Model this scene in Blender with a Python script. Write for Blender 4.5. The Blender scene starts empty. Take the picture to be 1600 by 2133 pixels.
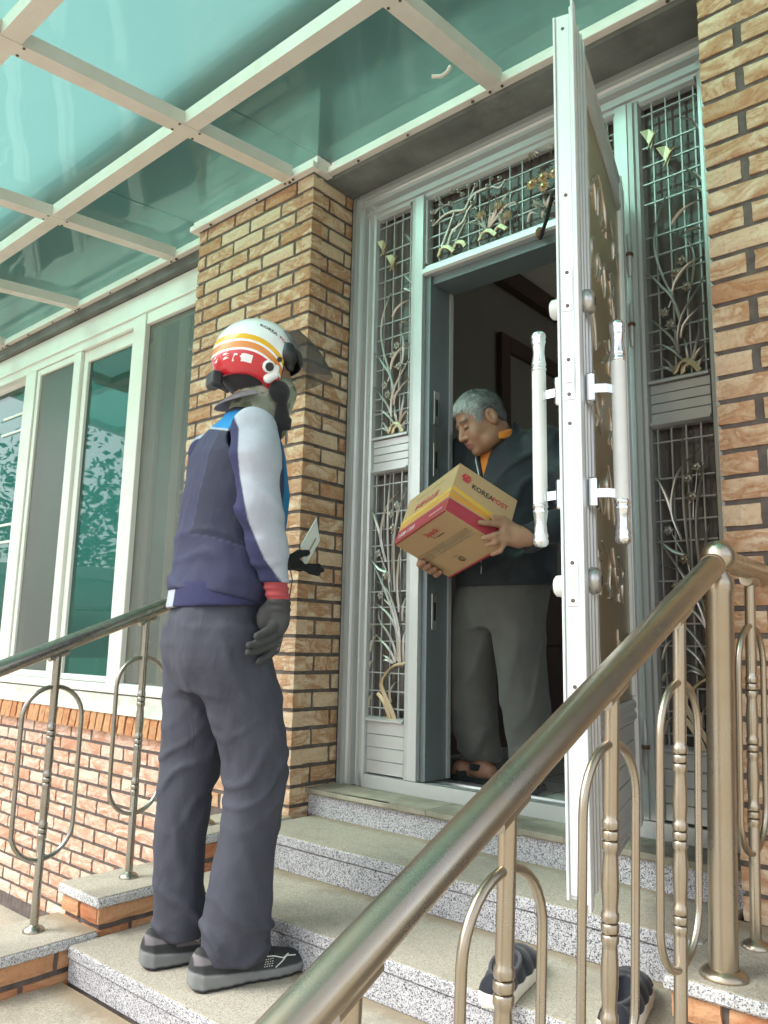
import bpy, bmesh, math, random
import numpy as np
from mathutils import Vector, Matrix, Euler

# ---------------------------------------------------------------- camera, sky, sun, exposure
SC = bpy.context.scene
cam_data = bpy.data.cameras.new('camera')
cam = bpy.data.objects.new('camera', cam_data)
SC.collection.objects.link(cam)
cam_data.sensor_fit = 'HORIZONTAL'
cam_data.sensor_width = 36.0
cam_data.lens = 36.8809
cam_data.clip_start = 0.02
cam_data.clip_end = 600
CAM_R = ((0.757894, 0.652025, 0.021459),
         (-0.093132, 0.140693, -0.985663),
         (-0.645696, 0.745030, 0.167354))      # rows: right, down, forward
cam.matrix_world = Matrix(((CAM_R[0][0], -CAM_R[1][0], -CAM_R[2][0], 2.28828),
                           (CAM_R[0][1], -CAM_R[1][1], -CAM_R[2][1], -2.12885),
                           (CAM_R[0][2], -CAM_R[1][2], -CAM_R[2][2], 0.96618),
                           (0, 0, 0, 1)))
SC.camera = cam
SUN_EL, SUN_AZ = math.radians(50), math.radians(216)     # azimuth clockwise from +Y (the house side)
world = bpy.data.worlds.new('World')
SC.world = world
world.use_nodes = True
wt = world.node_tree
wt.nodes.clear()
sky = wt.nodes.new('ShaderNodeTexSky')
sky.sky_type = 'NISHITA'
sky.sun_disc = False
sky.sun_elevation = SUN_EL
sky.sun_rotation = SUN_AZ
sky.air_density = 1.0
sky.dust_density = 3.0
sky.ozone_density = 1.0
hsv = wt.nodes.new('ShaderNodeHueSaturation')
hsv.inputs['Saturation'].default_value = 0.30            # bright overcast: the blue is mostly gone
bg = wt.nodes.new('ShaderNodeBackground')
bg.inputs['Strength'].default_value = 0.15
wo = wt.nodes.new('ShaderNodeOutputWorld')
wt.links.new(sky.outputs[0], hsv.inputs['Color'])
wt.links.new(hsv.outputs[0], bg.inputs[0])
wt.links.new(bg.outputs[0], wo.inputs[0])
sun_data = bpy.data.lights.new('sun', 'SUN')
sun_data.energy = 1.0
sun_data.angle = math.radians(30)
sun_data.color = (1.0, 0.96, 0.9)
sun = bpy.data.objects.new('sun', sun_data)
SC.collection.objects.link(sun)
sd = Vector((math.sin(SUN_AZ) * math.cos(SUN_EL), math.cos(SUN_AZ) * math.cos(SUN_EL), math.sin(SUN_EL)))
sun.rotation_euler = sd.to_track_quat('Z', 'Y').to_euler()
sun.location = (0, -6, 9)
vs = SC.view_settings
vs.view_transform = 'Standard'
vs.look = 'None'
vs.exposure = 1.45
vs.gamma = 1.0
vs.use_curve_mapping = False

# ---------------------------------------------------------------- helpers
COL = SC.collection
RND = random.Random(7)

def tag(o, label=None, cat=None, group=None, kind=None):
    if label: o['label'] = label
    if cat: o['category'] = cat
    if group: o['group'] = group
    if kind: o['kind'] = kind
    return o

def empty(name, loc=(0, 0, 0), rz=0.0, label=None, cat=None, group=None, parent=None):
    o = bpy.data.objects.new(name, None)
    o.empty_display_size = 0.1
    COL.objects.link(o)
    o.location = loc
    o.rotation_euler = (0, 0, rz)
    if parent: o.parent = parent
    return tag(o, label, cat, group)

def link(name, me, parent=None, mat=None, loc=None, rot=None):
    o = bpy.data.objects.new(name, me)
    COL.objects.link(o)
    if mat is not None and not me.materials: me.materials.append(mat)
    if parent: o.parent = parent
    if loc is not None: o.location = loc
    if rot is not None: o.rotation_euler = rot
    return o

class MB:
    """collects vertices and faces of one part"""
    def __init__(s): s.v, s.f, s.sm = [], [], []
    def add(s, vs_, fs, smooth=False):
        n = len(s.v)
        s.v.extend([tuple(p) for p in vs_])
        s.f.extend([tuple(i + n for i in f) for f in fs])
        s.sm.extend([smooth] * len(fs))
        return s
    def box(s, a, b, bev=0.0):
        (x0, y0, z0), (x1, y1, z1) = a, b
        if bev <= 0:
            return s.add([(x0,y0,z0),(x1,y0,z0),(x1,y1,z0),(x0,y1,z0),(x0,y0,z1),(x1,y0,z1),(x1,y1,z1),(x0,y1,z1)],
                         [(0,3,2,1),(4,5,6,7),(0,1,5,4),(1,2,6,5),(2,3,7,6),(3,0,4,7)])
        bm = bmesh.new()
        bmesh.ops.create_cube(bm, size=1)
        bmesh.ops.scale(bm, vec=(x1-x0, y1-y0, z1-z0), verts=bm.verts)
        bmesh.ops.translate(bm, vec=((x0+x1)/2, (y0+y1)/2, (z0+z1)/2), verts=bm.verts)
        bmesh.ops.bevel(bm, geom=bm.edges[:], offset=bev, segments=1, affect='EDGES')
        bm.verts.index_update()
        s.add([v.co for v in bm.verts], [[v.index for v in f.verts] for f in bm.faces])
        bm.free()
        return s
    def tube(s, pts, r, n=10, cap=True, up=None):
        pts = [Vector(p) for p in pts]
        rs = r if isinstance(r, (list, tuple)) else [r] * len(pts)
        ring, base = [], len(s.v)
        T = []
        for i in range(len(pts)):
            d = pts[min(i+1, len(pts)-1)] - pts[max(i-1, 0)]
            T.append(d.normalized())
        a = Vector((0, 0, 1)) if abs(T[0].z) < 0.9 else Vector((1, 0, 0))
        nrm = (a - T[0] * a.dot(T[0])).normalized()
        V, F = [], []
        for i, p in enumerate(pts):
            nrm = (nrm - T[i] * nrm.dot(T[i])).normalized()
            bn = T[i].cross(nrm)
            for k in range(n):
                t = 2 * math.pi * k / n
                V.append(p + (nrm * math.cos(t) + bn * math.sin(t)) * rs[i])
        for i in range(len(pts) - 1):
            for k in range(n):
                F.append((i*n+k, i*n+(k+1) % n, (i+1)*n+(k+1) % n, (i+1)*n+k))
        s.add(V, F, True)
        if cap:
            m = len(pts) - 1
            s.add(V[:n], [tuple(range(n-1, -1, -1))])
            s.add(V[m*n:], [tuple(range(n))])
        return s
    def lathe(s, prof, c=(0, 0, 0), n=20, smooth=True):
        """prof: (radius, z) bottom to top, turned about a vertical axis through c"""
        V, F = [], []
        for r_, z_ in prof:
            for k in range(n):
                t = 2 * math.pi * k / n
                V.append((c[0] + r_ * math.cos(t), c[1] + r_ * math.sin(t), c[2] + z_))
        for i in range(len(prof) - 1):
            for k in range(n):
                F.append((i*n+k, i*n+(k+1) % n, (i+1)*n+(k+1) % n, (i+1)*n+k))
        s.add(V, F, smooth)
        s.add(V[:n], [tuple(range(n-1, -1, -1))])
        s.add(V[-n:], [tuple(range(n))])
        return s
    def prism(s, poly, h0, h1, axis='z', smooth=False):
        """polygon extruded: axis z -> (x,y), axis x -> (y,z), axis y -> (x,z)"""
        def P(a, b, h):
            return (a, b, h) if axis == 'z' else ((h, a, b) if axis == 'x' else (a, h, b))
        n = len(poly)
        V = [P(a, b, h0) for a, b in poly] + [P(a, b, h1) for a, b in poly]
        area = sum(poly[i][0]*poly[(i+1) % n][1] - poly[(i+1) % n][0]*poly[i][1] for i in range(n))
        flip = (area < 0) != (axis == 'y')
        F = [(i, (i+1) % n, n+(i+1) % n, n+i) for i in range(n)] + [tuple(range(n-1, -1, -1)), tuple(range(n, 2*n))]
        if flip: F = [tuple(reversed(f)) for f in F]
        return s.add(V, F, smooth)
    def mesh(s, name):
        me = bpy.data.meshes.new(name)
        me.from_pydata(s.v, [], s.f)
        me.polygons.foreach_set('use_smooth', s.sm)
        me.update()
        return me
    def build(s, name, mat, parent=None, loc=None, rot=None):
        me = s.mesh(name)
        return link(name, me, parent, mat, loc, rot)

def wall_sheet(name, pts, mat, parent=None):
    return MB().add(pts, [tuple(range(len(pts)))]).build(name, mat, parent)

def catmull(pts, m=6):
    pts = [np.array(p, float) for p in pts]
    if len(pts) < 3: 
        return [pts[0] + (pts[-1]-pts[0]) * i / m for i in range(m+1)]
    P = [2*pts[0]-pts[1]] + pts + [2*pts[-1]-pts[-2]]
    out = []
    for i in range(1, len(P)-2):
        for k in range(m):
            t = k / m
            out.append(0.5*((2*P[i]) + (-P[i-1]+P[i+1])*t + (2*P[i-1]-5*P[i]+4*P[i+1]-P[i+2])*t*t + (-P[i-1]+3*P[i]-3*P[i+1]+P[i+2])*t**3))
    out.append(pts[-1])
    return out

def copy_tree(o, parent=None):
    c = o.copy()
    COL.objects.link(c)
    c.parent = parent
    for ch in list(o.children):
        copy_tree(ch, c)
    return c

# ---------------------------------------------------------------- materials
class NT:
    def __init__(s, name):
        s.m = bpy.data.materials.new(name)
        s.m.use_nodes = True
        s.t = s.m.node_tree
        s.b = s.t.nodes['Principled BSDF']
        s.o = s.t.nodes['Material Output']
    def n(s, kind, **kw):
        nd = s.t.nodes.new('ShaderNode' + kind)
        for k, v in kw.items():
            if k in nd.inputs.keys():
                nd.inputs[k].default_value = v
            else:
                setattr(nd, k, v)
        return nd
    def l(s, a, b):
        s.t.links.new(a, b)
    def coord(s, kind='Object', rand=0.0, scale=(1, 1, 1)):
        tc = s.n('TexCoord')
        out = tc.outputs[kind]
        mp = s.n('Mapping')
        mp.inputs['Scale'].default_value = scale
        s.l(out, mp.inputs['Vector'])
        if rand:
            oi = s.n('ObjectInfo')
            ml = s.n('Math', operation='MULTIPLY')
            ml.inputs[1].default_value = rand
            s.l(oi.outputs['Random'], ml.inputs[0])
            cx = s.n('CombineXYZ')
            for i in range(3): s.l(ml.outputs[0], cx.inputs[i])
            s.l(cx.outputs[0], mp.inputs['Location'])
        return mp.outputs[0]
    def noise(s, vec, scale, detail=4, rough=0.55, dist=0.0):
        nd = s.n('TexNoise')
        nd.inputs['Scale'].default_value = scale
        nd.inputs['Detail'].default_value = detail
        nd.inputs['Roughness'].default_value = rough
        nd.inputs['Distortion'].default_value = dist
        s.l(vec, nd.inputs['Vector'])
        return nd.outputs['Fac']
    def ramp(s, fac, stops, interp='LINEAR'):
        nd = s.n('ValToRGB')
        nd.color_ramp.interpolation = interp
        el = nd.color_ramp.elements
        while len(el) < len(stops): el.new(0.5)
        for e, (p, c) in zip(el, stops):
            e.position = p
            e.color = (*c, 1) if len(c) == 3 else c
        s.l(fac, nd.inputs[0])
        return nd.outputs[0]
    def mix(s, fac, a, b, mode='MIX'):
        nd = s.n('Mix', data_type='RGBA', blend_type=mode)
        for inp, val in ((nd.inputs[0], fac), (nd.inputs[6], a), (nd.inputs[7], b)):
            if hasattr(val, 'is_linked') or hasattr(val, 'links'): s.l(val, inp)
            elif isinstance(val, (int, float)): inp.default_value = val
            else: inp.default_value = (*val, 1)
        return nd.outputs[2]
    def math(s, op, a, b=None, c=None):
        nd = s.n('Math', operation=op)
        for i, v in enumerate((a, b, c)):
            if v is None: continue
            if hasattr(v, 'links'): s.l(v, nd.inputs[i])
            else: nd.inputs[i].default_value = v
        return nd.outputs[0]
    def bump(s, h, strength=0.3, dist=0.01, prev=None):
        nd = s.n('Bump')
        nd.inputs['Strength'].default_value = strength
        nd.inputs['Distance'].default_value = dist
        s.l(h, nd.inputs['Height'])
        if prev is not None: s.l(prev, nd.inputs['Normal'])
        return nd.outputs[0]
    def done(s, col=None, rough=None, metal=None, normal=None, spec=None):
        for key, v in (('Base Color', col), ('Roughness', rough), ('Metallic', metal), ('Specular IOR Level', spec)):
            if v is None: continue
            inp = s.b.inputs[key]
            if hasattr(v, 'links'): s.l(v, inp)
            elif isinstance(v, (int, float)): inp.default_value = v
            else: inp.default_value = (*v, 1)
        if normal is not None: s.l(normal, s.b.inputs['Normal'])
        return s.m

def mat_plain(name, col, rough=0.5, metal=0.0, var=0.08, scale=9.0, bump=0.0, bscale=120, spec=None, dirt=None, rand=0.0):
    t = NT(name)
    v = t.coord('Object', rand)
    f = t.noise(v, scale, 5, 0.6)
    lo = tuple(c * (1 - var) for c in col); hi = tuple(min(1, c * (1 + var)) for c in col)
    c = t.ramp(f, [(0.3, lo), (0.7, hi)])
    if dirt:
        d = t.noise(v, dirt[1], 6, 0.7)
        c = t.mix(t.ramp(d, [(dirt[2], (0, 0, 0)), (min(1, dirt[2] + 0.12), (dirt[3],) * 3)]), c, dirt[0])
    nm = None
    if bump: nm = t.bump(t.noise(v, bscale, 4), bump, 0.002)
    rr = t.math('MULTIPLY_ADD', f, 0.25, rough - 0.12)
    return t.done(c, rr, metal, nm, spec)

def mat_brick(name, light, dark, light2, pale, hue=0.0):
    """rolled-face brick: pale body with burnt swirls, each brick different"""
    t = NT(name)
    oi = t.n('ObjectInfo')
    v = t.coord('Object', 37.0)
    v2 = t.coord('Object', 91.0, (1, 1, 2.2))
    warp = t.noise(v, 9, 3, 0.5, 1.2)
    swirl = t.noise(v2, 6.0, 4, 0.5, 1.7)
    fine = t.noise(v, 90, 4, 0.65)
    a = t.mix(t.ramp(warp, [(0.35, (0, 0, 0)), (0.65, (1, 1, 1))]), light, light2)
    m = t.ramp(swirl, [(0.38, (0, 0, 0)), (0.50, (0.55, 0.55, 0.55)), (0.57, (0.85, 0.85, 0.85)), (0.62, (0.2, 0.2, 0.2)), (0.72, (0.7, 0.7, 0.7))])
    c = t.mix(m, a, dark)
    # some bricks burn nearly plain
    pl = t.math('GREATER_THAN', oi.outputs['Random'], 1 - pale)
    c = t.mix(t.math('MULTIPLY', pl, 0.75), c, t.mix(fine, light, light2))
    red = t.math('LESS_THAN', oi.outputs['Random'], 0.09)
    c = t.mix(t.math('MULTIPLY', red, 0.6), c, dark)
    c = t.mix(t.ramp(fine, [(0.28, (0.45, 0.45, 0.45)), (0.5, (0, 0, 0))]), c, tuple(q * 0.55 for q in dark))
    h = t.math('ADD', t.noise(v, 26, 3, 0.5, 1.0), t.math('MULTIPLY', t.noise(v, 160, 3), 0.35))
    nm = t.bump(h, 0.55, 0.006)
    return t.done(c, 0.85, 0, nm, 0.25)

def mat_granite(name, pal, top=None, fine=420):
    """speckled stone; pal = dark, mid, light"""
    t = NT(name)
    v = t.coord('Object')
    vo = t.n('TexVoronoi'); vo.inputs['Scale'].default_value = fine
    t.l(v, vo.inputs['Vector'])
    sp = t.n('SeparateColor'); t.l(vo.outputs['Color'], sp.inputs[0])
    big = t.noise(v, 160, 3, 0.6)
    k = t.math('ADD', t.math('MULTIPLY', sp.outputs[0], 0.62), t.math('MULTIPLY', big, 0.45))
    c = t.ramp(k, [(0.27, pal[0]), (0.42, pal[1]), (0.62, pal[2]), (0.85, tuple(min(1, q * 1.15) for q in pal[2]))])
    soil = t.noise(v, 3.2, 6, 0.65)
    gen = t.n('TexCoord'); gs = t.n('SeparateXYZ'); t.l(gen.outputs['Generated'], gs.inputs[0])
    if top:
        c = t.mix(t.ramp(soil, [(0.3, (0.30,) * 3), (0.7, (0.70,) * 3)]), c, top)
        # sand and grime swept to the back of each tread, a darker walked patch
        edge = t.math('ADD', gs.outputs['Y'], t.math('MULTIPLY', t.math('SUBTRACT', t.noise(v, 11, 5, 0.7), 0.5), 0.35))
        c = t.mix(t.ramp(edge, [(0.74, (0, 0, 0)), (0.90, (0.75,) * 3)]), c, (0.27, 0.20, 0.12))
        c = t.mix(t.ramp(t.noise(v, 5.5, 6, 0.75), [(0.50, (0, 0, 0)), (0.72, (0.55,) * 3)]), c, (0.19, 0.18, 0.155))
    else:
        c = t.mix(t.ramp(soil, [(0.45, (0, 0, 0)), (0.75, (0.25,) * 3)]), c, tuple(q * 0.7 for q in pal[1]))
    nm = t.bump(t.noise(v, 300, 3), 0.25, 0.002)
    return t.done(c, 0.72, 0, nm, 0.35)

def mat_metal(name, col, rough=0.3, metal=1.0, brush=(1, 1, 0.02), bstr=0.12, tint=None, tintamt=0.5):
    t = NT(name)
    v = t.coord('Object')
    vb = t.coord('Object', 0, brush)
    br = t.noise(vb, 900, 3, 0.7)
    pt = t.noise(v, 7, 5, 0.65)
    c = t.mix(t.math('MULTIPLY', t.ramp(pt, [(0.35, (0, 0, 0)), (0.7, (1, 1, 1))]), tintamt), col, tint if tint else tuple(q * 0.8 for q in col))
    sp = t.noise(v, 260, 2, 0.5)
    c = t.mix(t.ramp(sp, [(0.68, (0, 0, 0)), (0.74, (0.35,) * 3)]), c, tuple(q * 0.45 for q in col))
    rr = t.math('ADD', t.math('MULTIPLY', br, 0.16), t.math('MULTIPLY_ADD', pt, 0.22, rough - 0.16))
    return t.done(c, rr, metal, t.bump(br, bstr, 0.0006))

def mat_paint(name, col, rough=0.4, dirt_amt=0.35, metal=0.0):
    """aluminium paint with grime specks"""
    t = NT(name)
    v = t.coord('Object')
    big = t.noise(v, 5, 6, 0.7)
    sp = t.noise(v, 70, 3, 0.6)
    c = t.mix(t.ramp(big, [(0.42, (0, 0, 0)), (0.72, (dirt_amt,) * 3)]), col, tuple(q * p for q, p in zip(col, (0.72, 0.68, 0.6))))
    c = t.mix(t.ramp(sp, [(0.66, (0, 0, 0)), (0.72, (dirt_amt,) * 3)]), c, tuple(q * 0.4 for q in col))
    return t.done(c, t.math('MULTIPLY_ADD', big, 0.3, rough - 0.15), metal, t.bump(sp, 0.06, 0.001))

def mat_fabric(name, col, scale=700, rough=0.85, var=0.12, bump=0.25, sheen=0.2, heather=None, folds=0.0):
    t = NT(name)
    v = t.coord('Object')
    w = t.noise(v, scale, 2, 0.5)
    b = t.noise(v, 14, 4, 0.6)
    lo = tuple(c * (1 - var) for c in col); hi = tuple(c * (1 + var) for c in col)
    c = t.ramp(b, [(0.3, lo), (0.7, hi)])
    if heather:
        c = t.mix(t.ramp(t.noise(v, 330, 2, 0.7), [(0.42, (0, 0, 0)), (0.6, (1, 1, 1))]), c, heather)
    if 'Sheen Weight' in t.b.inputs.keys(): t.b.inputs['Sheen Weight'].default_value = sheen
    nm = t.bump(w, bump, 0.001)
    if folds:
        vv = t.coord('Object', 0, (1, 1, 0.5))
        nm = t.bump(t.noise(vv, 20, 3, 0.5, 1.2), folds, 0.02, nm)
    return t.done(c, rough, 0, nm, 0.25)
# ---------------------------------------------------------------- material set
M = {}
M['brick'] = mat_brick('pillar_brick', (0.72, 0.575, 0.42), (0.42, 0.20, 0.095), (0.62, 0.44, 0.29), 0.22)
M['brick_pink'] = mat_brick('wall_brick', (0.76, 0.63, 0.53), (0.54, 0.25, 0.15), (0.68, 0.49, 0.38), 0.12)
M['brick_orange'] = mat_brick('sill_brick', (0.60, 0.36, 0.20), (0.45, 0.17, 0.08), (0.55, 0.28, 0.14), 0.5)
M['mortar'] = mat_plain('mortar', (0.135, 0.112, 0.102), 0.9, 0, 0.3, 30, 0.5, 200, 0.2)
M['granite'] = mat_granite('granite_grey', ((0.05, 0.05, 0.06), (0.30, 0.30, 0.32), (0.52, 0.52, 0.53)))
M['granite_cap'] = mat_granite('granite_cap', ((0.10, 0.10, 0.10), (0.42, 0.42, 0.42), (0.62, 0.62, 0.62)))
M['granite_top'] = mat_granite('granite_worn_tread', ((0.16, 0.145, 0.12), (0.38, 0.35, 0.29), (0.50, 0.47, 0.40)), (0.38, 0.345, 0.27))
M['slab'] = mat_plain('stone_slab', (0.30, 0.28, 0.22), 0.75, 0, 0.35, 7, 0.35, 60, 0.3, ((0.12, 0.11, 0.085), 4, 0.52, 0.7))
M['slab_edge'] = mat_plain('stone_slab_edge', (0.36, 0.28, 0.19), 0.85, 0, 0.35, 20, 0.6, 90, 0.2)
M['concrete'] = mat_granite('landing_concrete', ((0.22, 0.19, 0.15), (0.38, 0.34, 0.27), (0.48, 0.44, 0.37)), (0.42, 0.37, 0.28), 300)
M['alu'] = mat_paint('silver_alu', (0.54, 0.55, 0.545), 0.36, 0.12, 0.45)
M['grid'] = mat_paint('lattice_alu', (0.40, 0.41, 0.40), 0.4, 0.1, 0.4)
M['alu_dark'] = mat_paint('dark_jamb', (0.16, 0.19, 0.20), 0.4, 0.2, 0.3)
M['alu_white'] = mat_paint('door_edge_white', (0.72, 0.76, 0.76), 0.38, 0.06, 0.15)
M['cast'] = mat_metal('cast_silver', (0.62, 0.61, 0.58), 0.3, 0.9, (1, 1, 1), 0.1, (0.42, 0.30, 0.16), 0.55)
M['cast_gold'] = mat_metal('cast_gold', (0.52, 0.40, 0.22), 0.35, 0.9, (1, 1, 1), 0.1, (0.55, 0.50, 0.42), 0.7)
M['chrome'] = mat_metal('chrome', (0.80, 0.82, 0.83), 0.14, 1.0, (1, 1, 0.05), 0.05)
M['cream_tube'] = mat_plain('handle_tube_paint', (0.66, 0.67, 0.64), 0.3, 0.0, 0.06, 6, 0.0, 100, 0.5, ((0.35, 0.30, 0.2), 9, 0.6, 0.3))
M['lockmetal'] = mat_metal('satin_lock', (0.55, 0.55, 0.53), 0.32, 0.9)
M['steel'] = mat_metal('handrail_steel', (0.46, 0.42, 0.35), 0.27, 1.0, (1, 1, 1), 0.02, (0.44, 0.35, 0.24), 0.8)
M['steel_left'] = mat_metal('handrail_steel_left', (0.40, 0.385, 0.34), 0.24, 1.0, (1, 1, 1), 0.02, (0.32, 0.27, 0.20), 0.7)
M['white_frame'] = mat_paint('window_white', (0.78, 0.78, 0.72), 0.4, 0.22)
M['canopy_frame'] = mat_paint('canopy_white', (0.72, 0.66, 0.60), 0.5, 0.35)
M['render_grey'] = mat_plain('cement_render', (0.17, 0.175, 0.165), 0.85, 0, 0.3, 5, 0.35, 60, 0.2, ((0.30, 0.29, 0.27), 3, 0.6, 0.5))
M['render_frame'] = mat_plain('painted_render', (0.34, 0.36, 0.345), 0.8, 0, 0.2, 8, 0.3, 60, 0.2)
M['sill_stone'] = mat_plain('sill_cement', (0.62, 0.60, 0.53), 0.8, 0, 0.2, 9, 0.3, 60, 0.2, ((0.35, 0.32, 0.26), 6, 0.55, 0.4))
M['upper'] = mat_plain('upper_render', (0.05, 0.045, 0.042), 0.85, 0, 0.15, 5)  # very dark: the shade under the eave is put into this colour
M['rubber'] = mat_plain('black_rubber', (0.02, 0.02, 0.02), 0.6)
M['screw'] = mat_plain('screw_dark', (0.12, 0.10, 0.08), 0.5, 0.5)
M['rust'] = mat_plain('rusty_steel', (0.16, 0.09, 0.05), 0.8, 0.2, 0.5, 60)

def mat_glass(name, tint, refl_rough, trans, bumpscale=0, bumpstr=0.0, stripes=None, tcol=None, streak=0):
    """pane: fresnel mirror over a tinted see-through / frosted body"""
    t = NT(name)
    t.t.nodes.remove(t.b)
    g = t.n('BsdfGlossy'); g.inputs['Roughness'].default_value = refl_rough
    g.inputs['Color'].default_value = (0.95, 0.97, 0.96, 1)
    d = t.n('BsdfTranslucent'); tr = t.n('BsdfTransparent'); df = t.n('BsdfDiffuse')
    v = t.coord('Object')
    f = t.noise(v, 3.0, 5, 0.65)
    lo = tuple(c * 0.86 for c in tint)
    c = t.ramp(f, [(0.3, lo), (0.75, tint)])
    if stripes:
        w = t.n('TexWave', wave_type='BANDS'); w.bands_direction = 'X'
        w.inputs['Scale'].default_value = stripes[0]; w.inputs['Distortion'].default_value = 1.5; w.inputs['Detail'].default_value = 1
        t.l(v, w.inputs['Vector'])
        c = t.mix(t.math('MULTIPLY', w.outputs['Fac'], stripes[1]), c, tuple(q * 0.3 for q in tint))
    t.l(c, d.inputs['Color']); t.l(c, df.inputs['Color'])
    tr.inputs['Color'].default_value = (*(tcol or tint), 1)
    m1 = t.n('MixShader'); m1.inputs[0].default_value = trans[1]
    t.l(df.outputs[0], m1.inputs[1]); t.l(d.outputs[0], m1.inputs[2])
    m2 = t.n('MixShader'); m2.inputs[0].default_value = trans[0]
    see = tr.outputs[0]
    if streak:                                            # frosted film: part of what comes through is blurred
        rf = t.n('BsdfRefraction'); rf.inputs['Roughness'].default_value = 0.5; rf.inputs['IOR'].default_value = 1.03
        rf.inputs['Color'].default_value = (*(tcol or tint), 1)
        ms = t.n('MixShader'); ms.inputs[0].default_value = streak
        t.l(tr.outputs[0], ms.inputs[1]); t.l(rf.outputs[0], ms.inputs[2])
        see = ms.outputs[0]
    t.l(m1.outputs[0], m2.inputs[1]); t.l(see, m2.inputs[2])
    fr = t.n('Fresnel'); fr.inputs['IOR'].default_value = 1.5
    m3 = t.n('MixShader')
    geo = t.n('NewGeometry')                              # mirror only where light meets the outside of the sheet
    t.l(t.math('MULTIPLY', fr.outputs[0], t.math('SUBTRACT', 1.0, geo.outputs['Backfacing'])), m3.inputs[0])
    t.l(m2.outputs[0], m3.inputs[1]); t.l(g.outputs[0], m3.inputs[2])
    if bumpscale:
        nm = t.bump(t.noise(v, bumpscale, 2, 0.5), bumpstr, 0.05)
        t.l(nm, g.inputs['Normal']); t.l(nm, fr.inputs['Normal'])
    t.l(m3.outputs[0], t.o.inputs[0])
    return t.m
# teal laminated roof glass: lets tinted light through, haze in the sheet scatters part of it
M['roof_glass'] = mat_glass('teal_roof_glass', (0.34, 0.50, 0.45), 0.03, (0.93, 0.9), 1.3, 0.22, None, (0.50, 0.725, 0.66), 0.55)
M['window_glass'] = mat_glass('green_window_glass', (0.05, 0.16, 0.14), 0.015, (0.6, 0.2), 1.2, 0.05, None, (0.22, 0.50, 0.44))
M['screen'] = mat_glass('insect_screen', (0.20, 0.20, 0.175), 0.5, (0.65, 0.2), 0, 0, None, (0.75, 0.75, 0.72))
M['side_glass'] = mat_glass('dark_side_glass', (0.17, 0.145, 0.13), 0.05, (0.15, 0.0), 3, 0.05, (9.0, 0.45), (0.4, 0.36, 0.33))

# ---------------------------------------------------------------- brick builder
COURSE, BLEN, JOINT = 0.0708, 0.2144, 0.013
BH = COURSE - JOINT
_bricks = {}
def brick_mesh(L, D, var, H=BH, mat='brick', rough=0.0022):
    key = (round(L, 3), round(D, 3), var, round(H, 3), mat)
    if key in _bricks: return _bricks[key]
    rn = random.Random(hash(key) & 0xffff)
    nx, nz = max(2, int(L / 0.045)) + 1, 4
    V, F = [], []
    ch = 0.0035
    for j in range(nz):
        for i in range(nx):
            x, z = L * i / (nx - 1), H * j / (nz - 1)
            ed = (i in (0, nx-1)) or (j in (0, nz-1))
            y = rn.uniform(-rough, rough) + (ch if ed else 0)
            if i == 0: x += rn.uniform(0, 0.003)
            if i == nx-1: x -= rn.uniform(0, 0.003)
            if j == 0: z += rn.uniform(0, 0.0025)
            if j == nz-1: z -= rn.uniform(0, 0.0025)
            V.append((x, y, z))
    for j in range(nz-1):
        for i in range(nx-1):
            a = j*nx+i
            F.append((a, a+1, a+nx+1, a+nx))
    b = len(V)
    V += [(0, D, 0), (L, D, 0), (L, D, H), (0, D, H)]
    F.append((b+1, b, b+3, b+2))
    F.append(tuple([b, b+1] + [i for i in range(nx-1, -1, -1)]))
    F.append(tuple([b+2, b+3] + [(nz-1)*nx+i for i in range(nx)]))
    F.append(tuple([b+3, b] + [j*nx for j in range(nz)]))
    F.append(tuple([b+1, b+2] + [j*nx+nx-1 for j in range(nz-1, -1, -1)]))
    me = bpy.data.meshes.new('brick')
    me.from_pydata(V, [], F)
    me.materials.append(M[mat])
    me.update()
    _bricks[key] = me
    return me

def lay(parent, x, y, z, L, D, face='front', mat='brick', H=BH):
    """front: outer face at y looking -Y.  side: outer face at x looking +X, running +Y"""
    if L < 0.018: return
    me = brick_mesh(L, D, RND.randrange(5), H, mat)
    o = bpy.data.objects.new('brick', me)
    COL.objects.link(o)
    o.parent = parent
    dy = RND.uniform(-0.0015, 0.0015)
    if face == 'front':
        o.location = (x, y + dy, z)
    else:
        o.location = (x - dy, y, z)
        o.rotation_euler = (0, 0, math.pi / 2)
    return o

HOUSE = empty('house', (0, 0, 0), 0, 'brick house front with silver door surround, white window and two brick pillars', 'house')

# ---- left pillar: front face y=0 from x=-0.815 to 0, right return face x=0 back to y=0.25
LP = MB().box((-0.807, 0.008, -0.60), (-0.008, 0.60, 2.962)).build('brick_pillar', M['mortar'], HOUSE)
HD = 0.1005          # header length
k0 = -1
zc = 2.985 - COURSE
n = 0
while zc > 0.26:
    a = (n % 2 == 0)
    jit = RND.uniform(-0.004, 0.004)
    if a:   # header-width brick at the corner in front, stretcher down the return
        lay(LP, -HD, 0, zc, HD, 0.06)
        lay(LP, 0, 0.001, zc, BLEN - JOINT, 0.06, 'side')
        x, yy = -HD - JOINT, BLEN
    else:   # stretcher in front, header on the return
        lay(LP, -(BLEN - JOINT), 0, zc, BLEN - JOINT, 0.06)
        lay(LP, 0, 0.001, zc, HD, 0.06, 'side')
        x, yy = -BLEN, HD + JOINT
    while x > -0.80:
        L = min(BLEN - JOINT, x + 0.815)
        lay(LP, x - L, 0, zc, L, 0.06)
        x -= L + JOINT
    while yy < 0.235:
        L = min(BLEN - JOINT, 0.252 - yy)
        lay(LP, 0, yy, zc, L, 0.06, 'side')
        yy += L + JOINT
    zc -= COURSE
    n += 1

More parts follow.
